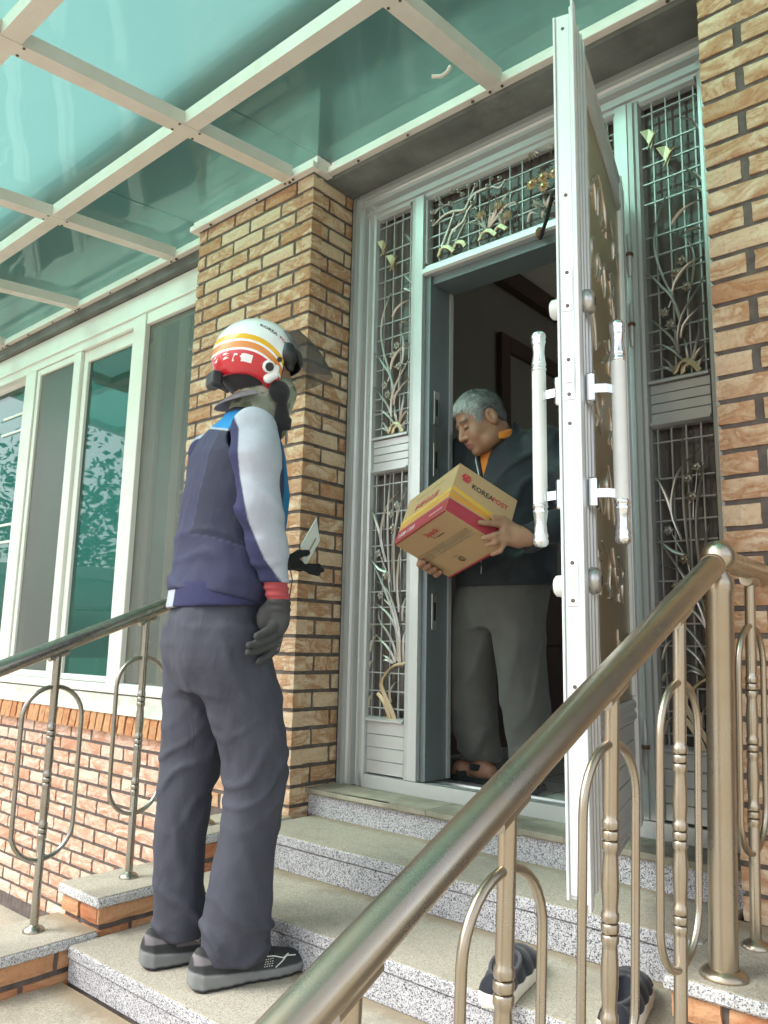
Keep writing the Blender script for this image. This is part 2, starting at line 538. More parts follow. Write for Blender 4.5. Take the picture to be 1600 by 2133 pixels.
# ---- right pillar: front face y=0 from x=1.623
RP = MB().box((1.630, 0.008, -0.60), (2.80, 0.60, 3.40)).build('brick_pillar', M['mortar'], HOUSE)
tag(RP, 'brick pillar right of the door')
tag(LP, 'brick pillar left of the door')
zc, n, c2 = 0.325 - 2 * 0.0682, 0, 0.0690
while zc < 3.05:
    x = 1.623
    if n % 2 == 0:
        lay(RP, x, 0, zc, HD - 0.004, 0.06); x += HD + JOINT + 0.004
    while x < 2.02:
        lay(RP, x, 0, zc, BLEN - JOINT - 0.003, 0.06)
        x += BLEN
    zc += c2
    n += 1

# ---- window wall, its soldier course and sill
WW = empty('window_wall', (0, 0, -0.55), 0, 'low pale pink brick wall under the white sliding window, behind the left handrail', 'wall')
YW = 0.13
MB().box((-4.6, YW + 0.008, -0.6), (-0.80, 0.55, 0.612)).build('mortar_core', M['mortar'], WW, (0, 0, 0.55))
zc, n = 0.497 - BH, 0
while zc > -0.50:
    x = -0.84 - (BLEN / 2 if n % 2 else 0)
    lo = -2.82 + max(0, (0.12 - zc)) * 0.35
    while x > lo:
        o = lay(WW, x - (BLEN - JOINT) * 1.0, YW, zc + 0.55, BLEN - JOINT, 0.05, 'front', 'brick_pink')
        x -= BLEN
    zc -= COURSE
    n += 1
x = -0.84
while x > -2.86:
    me = brick_mesh(0.059, 0.08, RND.randrange(5), 0.094, 'brick_orange')
    o = bpy.data.objects.new('sill_brick', me); COL.objects.link(o); o.parent = WW
    o.location = (x - 0.059, YW - 0.038 + RND.uniform(-0.003, 0.003), 0.500 + 0.55)
    o.rotation_euler = (math.radians(-6), 0, 0)
    x -= 0.0695
MB().prism([(YW - 0.034, 0.594), (YW + 0.10, 0.594), (YW + 0.10, 0.690), (YW + 0.012, 0.683), (YW + 0.004, 0.640), (YW - 0.012, 0.612)], -4.6, -0.812, 'x').build('cement_sill', M['sill_stone'], WW, (0, 0, 0.55))

# ---- sliding window (frame, screens, panes)
WIN = empty('window', (-1.9, 0.16, 0.69), 0, parent=HOUSE)
WIN['label'] = 'white sliding window with green glass and insect screens'
def wpart(name, a, b, mat='white_frame', bev=0.003):
    ax = (a[0] + 1.9, a[1] - 0.16, a[2] - 0.69); bx = (b[0] + 1.9, b[1] - 0.16, b[2] - 0.69)
    return MB().box(ax, bx, bev).build(name, M[mat], WIN)
wpart('head_frame', (-4.6, 0.150, 2.735), (-0.80, 0.26, 2.925))
wpart('head_lip', (-4.6, 0.140, 2.790), (-0.80, 0.149, 2.812))
wpart('sill_frame', (-4.6, 0.135, 0.691), (-0.80, 0.26, 0.735))
wpart('frame_post', (-2.935, 0.145, 0.736), (-2.790, 0.25, 2.734))
wpart('screen_stile', (-2.290, 0.150, 0.736), (-2.205, 0.19, 2.733))
wpart('screen_stile', (-2.785, 0.156, 0.737), (-2.745, 0.188, 2.733))
wpart('screen_rail', (-2.744, 0.157, 0.737), (-2.291, 0.188, 0.775))
wpart('screen_rail', (-2.744, 0.157, 2.690), (-2.291, 0.188, 2.733))
wpart('sash_stile', (-2.203, 0.172, 0.737), (-2.150, 0.215, 2.733))
wpart('sash_rail', (-2.149, 0.173, 2.655), (-1.601, 0.214, 2.732))
wpart('sash_rail', (-2.149, 0.173, 0.738), (-1.601, 0.214, 0.770))
wpart('frame_post', (-1.600, 0.138, 0.693), (-1.475, 0.25, 2.780))
wpart('screen_rail', (-1.474, 0.145, 0.693), (-0.812, 0.19, 0.742))
wpart('screen_rail', (-1.474, 0.145, 2.715), (-0.812, 0.19, 2.780))
wpart('screen_stile', (-1.452, 0.200, 0.743), (-1.400, 0.232, 2.714))
wpart('sash_stile', (-1.245, 0.205, 0.743), (-1.165, 0.245, 2.714))
wpart('sash_stile', (-3.02, 0.205, 0.743), (-2.94, 0.245, 2.714))
wpart('pane', (-2.149, 0.190, 0.771), (-1.601, 0.196, 2.654), 'window_glass', 0)
wpart('insect_screen', (-2.744, 0.170, 0.776), (-2.291, 0.172, 2.689), 'screen', 0)
wpart('insect_screen', (-1.474, 0.168, 0.743), (-0.812, 0.170, 2.714), 'screen', 0)
wpart('pane', (-1.399, 0.222, 0.743), (-0.812, 0.227, 2.714), 'window_glass', 0)
wpart('pane', (-2.744, 0.205, 0.743), (-2.230, 0.210, 2.714), 'window_glass', 0)
wpart('pane', (-4.5, 0.225, 0.743), (-2.95, 0.230, 2.714), 'window_glass', 0)
for dz in (1.60, 1.72, 2.38, 2.50):
    wpart('glazing_bar', (-1.164, 0.210, dz), (-0.812, 0.220, dz + 0.018))
    wpart('glazing_bar', (-3.4, 0.214, dz), (-3.03, 0.224, dz + 0.018))
for dx in (-1.06, -0.95): wpart('glazing_bar', (dx, 0.207, 0.744), (dx + 0.014, 0.209, 2.713), 'white_frame', 0)

# ---- lintel, upper wall, eave
lin = MB()
lin.box((0.001, 0.085, 2.968), (1.629, 0.60, 3.40))
lin.build('lintel', M['render_grey'], HOUSE)
MB().box((-4.6, 0.115, 2.930), (-0.816, 0.60, 3.40)).build('window_lintel', M['render_grey'], HOUSE)
MB().box((-0.815, 0.02, 2.964), (-0.0005, 0.60, 3.40)).build('pillar_head', M['render_grey'], HOUSE)
MB().box((-5.0, 0.10, 3.401), (3.4, 0.60, 3.60)).build('upper_wall', M['upper'], HOUSE)
MB().box((-5.2, -0.16, 3.601), (3.6, 4.6, 3.72), 0.01).build('roof_slab', M['upper'], HOUSE)
MB().box((2.801, 0.0, -0.6), (3.4, 0.60, 3.40)).build('side_wall', M['upper'], HOUSE)
# ---------------------------------------------------------------- aluminium door surround
DS = empty('door_surround', (0.83, 0.27, 0.421), 0, parent=HOUSE)
DS['label'] = 'silver aluminium door surround with ornate sidelights and transom'
OX, OY, OZ = 0.83, 0.27, 0.421
def dpart(mb, name, mat='alu'):
    mb.v = [(x - OX, y - OY, z - OZ) for x, y, z in mb.v]
    return mb.build(name, M[mat], DS)
JP = [(0.0005, 0.42), (0.0005, 0.252), (0.030, 0.250), (0.034, 0.238), (0.045, 0.236), (0.049, 0.250), (0.062, 0.262), (0.068, 0.262), (0.071, 0.246), (0.081, 0.246),
      (0.085, 0.270), (0.100, 0.274), (0.104, 0.258), (0.117, 0.257), (0.121, 0.266), (0.131, 0.268), (0.137, 0.284), (0.137, 0.42)]
def fluted(x0, x1, z0, z1, flip=False, prof=JP):
    w = prof[-1][0]
    pts = [((x1 - px) if flip else (x0 + px), py) for px, py in prof]
    return MB().prism(pts, z0, z1, 'z')
dpart(MB().prism([(0.0005, .45), (.0005, .2525), (.031, .2505), (.031, .45)], .4215, 2.955, 'z'), 'jamb_render', 'render_frame')
dpart(MB().prism([(1.6595, .45), (1.6595, .2525), (1.629, .2505), (1.629, .45)], .4215, 2.955, 'z'), 'jamb_render', 'render_frame')
JP2 = [(0.0315, 0.42)] + JP[2:]
JP2[1] = (0.0315, 0.250)
dpart(fluted(0, 0, 0.422, 2.93, False, JP2), 'jamb')
dpart(fluted(0, 1.66, 0.422, 2.93, True, JP2), 'jamb')
# head, same section turned through ninety degrees
HP = [(0.42, 2.967), (0.251, 2.966), (0.248, 2.945), (0.237, 2.940), (0.236, 2.930), (0.250, 2.925), (0.261, 2.912), (0.245, 2.905), (0.246, 2.895),
      (0.270, 2.888), (0.273, 2.872), (0.257, 2.866), (0.258, 2.853), (0.268, 2.848), (0.270, 2.841), (0.285, 2.836), (0.42, 2.836)]
dpart(MB().prism(HP, 0.0405, 1.6195, 'x'), 'head_rail')
dpart(MB().box((0.001, 0.2535, 2.9305), (0.040, 0.42, 2.966)), 'head_corner', 'render_frame')
dpart(MB().box((1.620, 0.2535, 2.9305), (1.659, 0.42, 2.966)), 'head_corner', 'render_frame')
MP = [(0, 0.42), (0, 0.284), (0.006, 0.268), (0.016, 0.266), (0.020, 0.256), (0.036, 0.254), (0.039, 0.250), (0.080, 0.250), (0.081, 0.258), (0.081, 0.42)]
for flip in (False, True):
    pts = [((1.66 - (0.328 + px)) if flip else 0.328 + px, py) for px, py in MP]
    dpart(MB().prism(pts, 0.4725, 2.835, 'z'), 'mullion')
# rebate of the opening: dark
dpart(MB().box((0.4095, 0.27, 0.473), (0.436, 0.42, 2.469)), 'rebate', 'alu_dark')
dpart(MB().box((0.4365, 0.40, 0.473), (0.443, 0.42, 2.469)), 'weather_strip', 'alu')
dpart(MB().box((1.224, 0.27, 0.473), (1.2505, 0.42, 2.469)), 'rebate', 'alu_dark')
dpart(MB().box((0.4365, 0.285, 2.435), (1.2235, 0.42, 2.469)), 'rebate', 'alu_dark')
TP = [(0.42, 2.526), (0.285, 2.526), (0.270, 2.520), (0.262, 2.512), (0.258, 2.500), (0.248, 2.496), (0.247, 2.478), (0.256, 2.4705), (0.42, 2.4705)]
dpart(MB().prism(TP, 0.4095, 1.2505, 'x'), 'transom_rail')
# threshold
dpart(MB().prism([(0.252, 0.4215), (0.43, 0.4215), (0.43, 0.452), (0.40, 0.452), (0.398, 0.462), (0.385, 0.462), (0.383, 0.455), (0.30, 0.468), (0.252, 0.470)], 0.138, 1.522, 'x'), 'threshold', 'alu')
# sidelights
def sidelight(x0):
    x1 = x0 + 0.190
    for z0, z1, k in ((1.686, 1.814, 4), (0.4735, 0.672, 4)):
        h = (z1 - z0) / k
        for i in range(k):
            dpart(MB().box((x0 + 0.0008, 0.276 + 0.0006 * (i % 2), z0 + i*h + 0.001), (x1 - 0.0008, 0.30, z0 + (i+1)*h - 0.0012), 0.0014), 'panel_strip')
        dpart(MB().box((x0 + 0.0006, 0.284, z0 + 0.0005), (x1 - 0.0006, 0.33, z1 - 0.0005)), 'panel_back', 'alu_dark')
    for z0, z1 in ((0.673, 1.685), (1.815, 2.835)):
        dpart(MB().box((x0, 0.318, z0), (x1, 0.324, z1)), 'pane', 'side_glass')
        dpart(MB().prism([(0.262, z0), (0.262, z0 + 0.008), (0.276, z0 + 0.016), (0.30, z0 + 0.018), (0.30, z0)], x0 + 0.0005, x1 - 0.0005, 'x'), 'glazing_bead')
        dpart(MB().prism([(0.262, z1), (0.262, z1 - 0.008), (0.276, z1 - 0.016), (0.30, z1 - 0.018), (0.30, z1)], x0 + 0.0005, x1 - 0.0005, 'x'), 'glazing_bead')
    return x1
sidelight(0.1375)
sidelight(1.3325)
dpart(MB().box((0.410, 0.318, 2.5265), (1.250, 0.324, 2.8355)), 'pane', 'side_glass')
b = MB()
b.prism([(0.262, 2.8355), (0.262, 2.8275), (0.276, 2.8195), (0.30, 2.8175), (0.30, 2.8355)], 0.4095, 1.2505, 'x')
dpart(b, 'glazing_bead')
dpart(MB().box((0.4098, 0.262, 2.527), (0.420, 0.30, 2.817), 0.003), 'glazing_bead')
dpart(MB().box((1.240, 0.262, 2.527), (1.2502, 0.30, 2.817), 0.003), 'glazing_bead')

# ---- cast ornaments (outline data in metres from the lower-left corner of each light)
ORN = {"up":{"leaves":[[[0.104,0.187],[0.084,0.274],[0.056,0.357],[0.037,0.439],[0.038,0.512],[0.057,0.583],[0.081,0.636]],[[0.108,0.194],[0.084,0.27],[0.054,0.316],[0.024,0.359],[-0.001,0.384]],[[0.085,0.291],[0.098,0.32],[0.126,0.352],[0.157,0.371],[0.189,0.379]],[[0.099,0.08],[0.098,0.132],[0.112,0.189],[0.136,0.231],[0.164,0.271],[0.19,0.312]],[[0.105,0.13],[0.118,0.167],[0.15,0.199],[0.192,0.231]],[[0.096,0.084],[0.079,0.133],[0.041,0.183],[-0.001,0.232]],[[0.11,0.053],[0.084,0.087],[0.047,0.116],[-0.001,0.124]],[[0.128,0.049],[0.126,0.085],[0.118,0.127]],[[0.136,0.047],[0.152,0.087],[0.164,0.135],[0.164,0.179]],[[0.139,0.046],[0.163,0.073],[0.191,0.097]],[[0.082,0.024],[0.068,0.051],[0.045,0.078]],[[0.082,0.02],[0.059,0.037],[0.032,0.047]],[[0.149,0.021],[0.165,0.037],[0.178,0.053]],[[0.147,0.305],[0.158,0.35],[0.16,0.391],[0.152,0.43],[0.133,0.472]],[[0.09,0.523],[0.115,0.548],[0.15,0.565],[0.193,0.576]],[[0.133,0.479],[0.158,0.48],[0.196,0.471]],[[0.196,0.644],[0.171,0.675],[0.141,0.709]],[[0.194,0.607],[0.165,0.627],[0.138,0.637]],[[0.196,0.825],[0.171,0.865],[0.139,0.888]]],"stems":[[[0.13,0.184],[0.135,0.259],[0.142,0.282]],[[0.071,0.241],[0.084,0.274],[0.09,0.31]],[[0.102,0.139],[0.08,0.165]]],"root":[[[0.085,0.015],[0.098,0.044],[0.121,0.051],[0.146,0.029],[0.16,0.007]],[[0.108,0.01],[0.113,0.033],[0.131,0.036]]],"fl":[[0.122,0.387],[0.101,0.35],[0.135,0.294],[0.059,0.226],[0.077,0.182]],"bf":[[0.034,0.851],[0.088,0.766]]},"lo":{"leaves":[[[0.104,0.546],[0.095,0.714],[0.096,0.862],[0.102,0.997]],[[0.083,0.627],[0.056,0.717],[0.068,0.805],[0.096,0.862],[0.147,0.909]],[[0.062,0.687],[0.045,0.762],[0.024,0.816],[0.003,0.849]],[[0.134,0.509],[0.13,0.639],[0.137,0.74],[0.158,0.841],[0.189,0.911]],[[0.154,0.424],[0.147,0.53],[0.158,0.637],[0.167,0.673]],[[0.168,0.229],[0.161,0.354],[0.125,0.474],[0.076,0.533],[0.007,0.564]],[[0.159,0.229],[0.161,0.319],[0.127,0.396],[0.069,0.446],[0.01,0.469]],[[0.15,0.236],[0.157,0.298],[0.136,0.41],[0.091,0.511],[0.051,0.577],[0.004,0.653]],[[0.141,0.235],[0.139,0.284],[0.11,0.339],[0.061,0.396],[0.055,0.439]],[[0.141,0.228],[0.112,0.283],[0.039,0.339]],[[0.132,0.228],[0.108,0.248],[0.07,0.261]],[[0.132,0.225],[0.103,0.238],[0.08,0.234]],[[0.182,0.23],[0.185,0.298],[0.192,0.354]],[[0.173,0.389],[0.181,0.438],[0.192,0.48]],[[0.122,0.076],[0.125,0.118],[0.152,0.157]],[[0.004,0.353],[0.028,0.371],[0.062,0.375]],[[0.007,0.267],[0.025,0.31],[0.053,0.339]],[[0.005,0.203],[0.018,0.225],[0.039,0.236]],[[0.009,0.056],[0.023,0.091],[0.041,0.106]],[[0.099,0.582],[0.055,0.599],[0.005,0.646]]],"stems":[[[0.109,0.742],[0.127,0.77],[0.139,0.858]],[[0.119,0.698],[0.123,0.756]],[[0.106,0.496],[0.094,0.568],[0.054,0.65]],[[0.107,0.453],[0.068,0.482]]],"root":[[[0.191,0.226],[0.132,0.214],[0.091,0.178],[0.073,0.143],[0.093,0.102],[0.127,0.049],[0.151,0.004]],[[0.056,0.107],[0.085,0.081],[0.109,0.041],[0.126,0.002]],[[0.105,0.0],[0.114,0.028]]],"fl":[[0.111,0.82],[0.139,0.854],[0.122,0.763],[0.045,0.664],[0.089,0.572],[0.063,0.493]],"bf":[]},"tr":{"leaves":[[[0.291,0.059],[0.262,0.089],[0.211,0.107],[0.182,0.078]],[[0.291,0.059],[0.255,0.111],[0.226,0.151]],[[0.291,0.059],[0.276,0.116],[0.262,0.14]],[[0.305,0.061],[0.319,0.113],[0.312,0.193]],[[0.305,0.061],[0.34,0.125],[0.34,0.189]],[[0.305,0.061],[0.353,0.094],[0.394,0.117],[0.441,0.109],[0.431,0.041]],[[0.305,0.061],[0.36,0.13],[0.415,0.182]],[[0.367,0.051],[0.357,0.099]],[[0.374,0.049],[0.394,0.067]],[[0.551,0.058],[0.513,0.091],[0.481,0.128]],[[0.551,0.058],[0.519,0.076],[0.49,0.075]],[[0.557,0.056],[0.551,0.101]],[[0.56,0.055],[0.583,0.095]],[[0.56,0.055],[0.595,0.084]],[[0.557,0.056],[0.588,0.051],[0.603,0.027]],[[0.48,0.02],[0.499,0.047],[0.534,0.031]],[[0.537,0.021],[0.557,0.044]],[[0.516,0.071],[0.51,0.105]],[[0.499,0.303],[0.476,0.268]],[[0.499,0.303],[0.492,0.258]],[[0.502,0.301],[0.508,0.261]],[[0.502,0.301],[0.528,0.265]],[[0.502,0.301],[0.54,0.276]],[[0.595,0.292],[0.563,0.269]],[[0.595,0.292],[0.582,0.261]]],"stems":[[[0.077,0.054],[0.099,0.1],[0.129,0.163],[0.14,0.192]],[[0.108,0.051],[0.13,0.103],[0.182,0.13],[0.204,0.169],[0.233,0.197],[0.247,0.238]],[[0.138,0.04],[0.167,0.089],[0.197,0.132]],[[0.14,0.192],[0.098,0.194],[0.06,0.181],[0.029,0.165]],[[0.14,0.192],[0.189,0.181],[0.211,0.212],[0.24,0.267]],[[0.211,0.212],[0.24,0.231],[0.312,0.232],[0.354,0.212],[0.381,0.237]],[[0.059,0.27],[0.086,0.239],[0.129,0.237]],[[0.036,0.217],[0.067,0.233],[0.091,0.197]],[[0.312,0.232],[0.312,0.265],[0.322,0.28]],[[0.248,0.159],[0.233,0.19]],[[0.141,0.099],[0.167,0.142]]],"root":[[[0.062,0.019],[0.077,0.048],[0.108,0.044],[0.138,0.014]],[[0.138,0.027],[0.153,0.049],[0.182,0.038],[0.194,0.018]],[[0.262,0.021],[0.276,0.045],[0.305,0.048],[0.339,0.017]],[[0.332,0.032],[0.353,0.05],[0.387,0.025]]],"fl":[[0.055,0.275],[0.075,0.237],[0.125,0.228],[0.032,0.222],[0.036,0.179],[0.132,0.279],[0.166,0.269],[0.185,0.245],[0.214,0.267],[0.251,0.259],[0.305,0.235],[0.361,0.245],[0.322,0.26],[0.233,0.19]],"big":[[0.28,0.124],[0.36,0.136],[0.398,0.078],[0.501,0.167],[0.552,0.138],[0.596,0.175],[0.549,0.176]],"bf":[]}}
YL = 0.283     # lattice plane
def P3(p, x0, z0, y): return (x0 + p[0], y, z0 + p[1])
def leaf(mb, pts, x0, z0, w, y, ridge=True):
    """raised strap leaf: tapered, with a rounded rib"""
    c = catmull(pts, 5)
    n_ = len(c)
    V, F = [], []
    for i, p in enumerate(c):
        t = i / (n_ - 1)
        d = c[min(i+1, n_-1)] - c[max(i-1, 0)]
        d = d / (np.linalg.norm(d) + 1e-9)
        nx, nz = -d[1], d[0]
        hw = w * (0.55 + 0.9 * math.sin(math.pi * min(1, t * 0.85 + 0.1))) * (1 - t) ** 0.55 * 0.75 + 0.0006
        yy = y - 0.010 * math.sin(math.pi * t * 0.9)
        V += [(x0 + p[0] + nx*hw, yy, z0 + p[1] + nz*hw), (x0 + p[0] + nx*hw*0.35, yy - 0.0055, z0 + p[1] + nz*hw*0.35),
              (x0 + p[0] - nx*hw*0.35, yy - 0.0035, z0 + p[1] - nz*hw*0.35), (x0 + p[0] - nx*hw, yy, z0 + p[1] - nz*hw), (x0 + p[0], yy + 0.003, z0 + p[1])]
    for i in range(n_ - 1):
        for k in range(5):
            F.append((i*5+k, (i+1)*5+k, (i+1)*5+(k+1) % 5, i*5+(k+1) % 5))
    mb.add(V, F, False)
def flower(mb, c, x0, z0, r, y, n_=5, rot=0.3):
    for k in range(n_):
        a = rot + 2 * math.pi * k / n_
        tip = (c[0] + math.cos(a) * r, c[1] + math.sin(a) * r)
        mid = (c[0] + math.cos(a) * r * 0.55, c[1] + math.sin(a) * r * 0.55)
        px, pz = -math.sin(a) * r * 0.34, math.cos(a) * r * 0.34
        V = [P3(c, x0, z0, y - 0.004), P3((mid[0]+px, mid[1]+pz), x0, z0, y), P3(tip, x0, z0, y - 0.003), P3((mid[0]-px, mid[1]-pz), x0, z0, y), P3(mid, x0, z0, y - 0.009)]
        mb.add(V, [(0, 1, 4), (1, 2, 4), (2, 3, 4), (3, 0, 4)], False)
    mb.tube([P3(c, x0, z0, y - 0.002), P3(c, x0, z0, y - 0.014)], [r * 0.30, r * 0.2], 8)
def lattice(x0, z0, w, h, vs_, hs):
    b = MB()
    for v_ in vs_: b.box((x0 + v_ - 0.0024, YL, z0 + 0.002), (x0 + v_ + 0.0024, YL + 0.008, z0 + h - 0.002))
    for h_ in hs: b.box((x0 + 0.001, YL - 0.002, z0 + h_ - 0.0024), (x0 + w - 0.001, YL + 0.0055, z0 + h_ + 0.0024))
    dpart(b, 'lattice', 'grid')
def ornament(key, x0, z0, lw):
    d = ORN[key]
    b = MB()
    for i, c in enumerate(d['leaves']): leaf(b, c, x0, z0, lw * (0.8 + 0.4 * ((i * 7) % 5) / 5), YL - 0.004 - 0.0012 * (i % 4))
    dpart(b, 'orchid_leaves', 'cast')
    b = MB()
    for c in d['stems']:
        cc = catmull(c, 5)
        rr = 0.0075 if key == 'tr' and len(c) > 3 else 0.0036
        b.tube([P3(p, x0, z0, YL - 0.006) for p in cc], [rr * (1 - 0.55 * i / len(cc)) for i in range(len(cc))], 7)
    dpart(b, 'stems', 'cast')
    for c in d['root']:
        b = MB()
        cc = catmull(c, 6)
        for off in (-0.006, 0, 0.006):
            b.tube([P3(p + np.array([off * 0.7, off * 0.5]), x0, z0, YL - 0.008) for p in cc], [0.0052] * len(cc), 7)
        dpart(b, 'rock', 'cast_gold')
    for i, c in enumerate(d['fl']):
        b = MB()
        flower(b, c, x0, z0, 0.019 if key != 'tr' else 0.012, YL - 0.012, 6 if key != 'tr' else 5, 0.4 + i)
        dpart(b, 'orchid_flower' if key != 'tr' else 'plum_blossom', 'cast')
    for i, c in enumerate(d.get('big', [])):
        b = MB()
        if i < 3:
            for s_ in (-1, -0.4, 0.3, 0.9): leaf(b, [(c[0], c[1] + 0.012), (c[0] + s_*0.014, c[1]), (c[0] + s_*0.022, c[1] - 0.032)], x0, z0, 0.008, YL - 0.012)
        else: flower(b, c, x0, z0, 0.026, YL - 0.012, 11)
        dpart(b, 'iris' if i < 3 else 'chrysanthemum', 'cast_gold')
    for i, c in enumerate(d['bf']):
        b = MB()
        for s_, ln in ((1, 1.0), (-1, 0.55)):
            wing = [(0, -0.028), (-0.013*s_, 0.005), (-0.034*s_*ln, 0.038*ln + 0.008), (-0.004*s_, 0.046*ln), (0.012, 0.024)]
            V = [P3((c[0] + px, c[1] + pz), x0, z0, YL - 0.010 - (0.006 if k in (2,) else 0)) for k, (px, pz) in enumerate(wing)]
            V += [(p[0], p[1] + 0.004, p[2]) for p in V]
            b.add(V, [(0, 1, 2, 3, 4), (9, 8, 7, 6, 5)] + [(k, k+5, (k+1) % 5 + 5, (k+1) % 5) for k in range(5)])
        b.tube([P3((c[0]-0.012, c[1]-0.030), x0, z0, YL-0.013), P3((c[0]+0.012, c[1]+0.014), x0, z0, YL-0.013)], [0.002, 0.004], 7)
        b.tube([P3((c[0]+0.012, c[1]+0.014), x0, z0, YL-0.013), P3((c[0]+0.030, c[1]+0.026), x0, z0, YL-0.014)], [0.0014, 0.001], 5)
        dpart(b, 'butterfly', 'cast_gold')
GV = (0.038, 0.085, 0.133, 0.178)
GU = (0.967, 0.776, 0.71, 0.636, 0.513, 0.444, 0.374, 0.31, 0.182, 0.116, 0.05, 0.845)
GL = (0.949, 0.831, 0.763, 0.696, 0.631, 0.508, 0.445, 0.378, 0.311, 0.187, 0.117, 0.051)
for x0 in (0.1375, 1.3325):
    lattice(x0, 1.815, 0.19, 1.02, GV, GU)
    lattice(x0, 0.673, 0.19, 1.012, (0.017, 0.061, 0.107, 0.153), GL)
    ornament('up', x0, 1.815 + 0.008, 0.0058)
    ornament('lo', x0, 0.673, 0.0060)
lattice(0.409, 2.527, 0.842, 0.309, (0.059, 0.204, 0.258, 0.398, 0.453, 0.597, 0.69, 0.75, 0.80), (0.291, 0.236, 0.174, 0.119, 0.068))
ornament('tr', 0.409, 2.527, 0.0062)
# bamboo at the right end of the transom
b = MB()
b.tube([(1.175, YL - 0.01, 2.53), (1.178, YL - 0.01, 2.66), (1.182, YL - 0.01, 2.82)], 0.011, 8)
for zz in (2.58, 2.66, 2.74): b.lathe([(0.011, 0), (0.0145, 0.004), (0.011, 0.008)], (1.178, YL - 0.01, zz), 8)
dpart(b, 'bamboo_stalk', 'cast_gold')
b = MB()
for (px, pz) in ((1.19, 2.72), (1.19, 2.65), (1.19, 2.58), (1.165, 2.77)):
    for a in (0.9, 0.2, -0.6): leaf(b, [(px, pz), (px + 0.02*math.cos(a), pz + 0.02*math.sin(a)), (px + 0.05*math.cos(a), pz + 0.045*math.sin(a))], 0, 0, 0.008, YL - 0.014)
dpart(b, 'bamboo_leaves', 'cast')
# strike plates in the left rebate and hinges on the right jamb
for zz in (1.915, 1.70, 1.10): 
    dpart(MB().box((0.432, 0.30, zz - 0.07), (0.4385, 0.335, zz + 0.07), 0.002), 'strike_plate', 'lockmetal')
    dpart(MB().box((0.4386, 0.311, zz - 0.035), (0.4392, 0.324, zz + 0.035)), 'strike_hole', 'rubber')

# ---------------------------------------------------------------- the open door leaf
HX, HY = 1.268, 0.212
ang = math.atan2(-0.812, 0.232)          # direction hinge -> free edge, door swung out past square
DOOR = empty('entrance_door', (HX, HY, 0.470), ang, parent=HOUSE)
DOOR['label'] = 'silver aluminium front door standing open toward the steps'
# local: x along the leaf, y>0 = outdoor face side (after opening it looks toward the camera), z up
W_, T_, H_ = 0.850, 0.046, 2.012
def door(mb, name, mat='alu'): return mb.build(name, M[mat], DOOR)
def dbox(name, a, b_, mat='alu', bev=0.0015): return door(MB().box(a, b_, bev), name, mat)
y0, y1 = -T_ / 2, T_ / 2
dbox('core', (0.004, y0 + 0.004, 0.004), (W_ - 0.006, y1 - 0.010, H_ - 0.004), 'alu_white')
# free edge: white channel with flanges
dbox('edge_channel', (W_ - 0.0055, y0 + 0.006, 0.012), (W_, y1 - 0.008, H_ - 0.010), 'alu_white')
dbox('edge_flange', (W_ - 0.012, y0, 0.004), (W_ + 0.005, y0 + 0.0055, H_ - 0.012), 'alu_white')
dbox('edge_flange', (W_ - 0.012, y1 - 0.0075, 0.0), (W_ + 0.004, y1 - 0.0025, H_ + 0.006), 'alu_white')
dbox('edge_flange', (W_ - 0.020, y1 - 0.002, -0.012), (W_ + 0.012, y1 + 0.004, H_ + 0.022), 'alu_white')
# outdoor face: fluted stiles, rails, relief panel, kick panel
flut = [(0.0, 0.004), (0.0, 0.0), (0.004, 0.0), (0.006, 0.007), (0.018, 0.007), (0.020, 0.001), (0.032, 0.001), (0.034, 0.008), (0.044, 0.008), (0.047, 0.001),
        (0.060, 0.001), (0.062, 0.010), (0.072, 0.010), (0.076, 0.002), (0.090, 0.002), (0.092, 0.012), (0.104, 0.012), (0.108, 0.0), (0.108, -0.010), (0.0, -0.010)]
def stile(xa, s):
    pts = [(xa + s * px, y1 - 0.004 + py) for px, py in flut]
    return MB().prism(pts, 0.010, H_ - 0.004, 'z')
door(stile(W_ - 0.020, -1), 'stile')
door(stile(0.012, 1), 'stile')
for za, zb in ((H_ - 0.125, H_ - 0.006), (0.300, 0.360), (0.012, 0.060)):
    mb = MB()
    mb.prism([(y1 - 0.010, za), (y1 - 0.002, za), (y1 + 0.005, za + 0.008), (y1 + 0.005, za + 0.022), (y1, za + 0.028), (y1, zb - 0.028), (y1 + 0.005, zb - 0.022), (y1 + 0.005, zb - 0.008), (y1 - 0.002, zb), (y1 - 0.010, zb)], 0.1205, W_ - 0.1285, 'x')
    door(mb, 'rail')
for i in range(5):
    dbox('kick_strip', (0.1205, y1 - 0.008, 0.0605 + i*0.0478), (W_ - 0.1285, y1 - 0.002 + 0.0005*(i % 2), 0.0605 + (i+1)*0.0478 - 0.002))
dbox('relief_panel', (0.1205, y1 - 0.012, 0.361), (W_ - 0.1285, y1 - 0.006, H_ - 0.126), 'cast_gold')
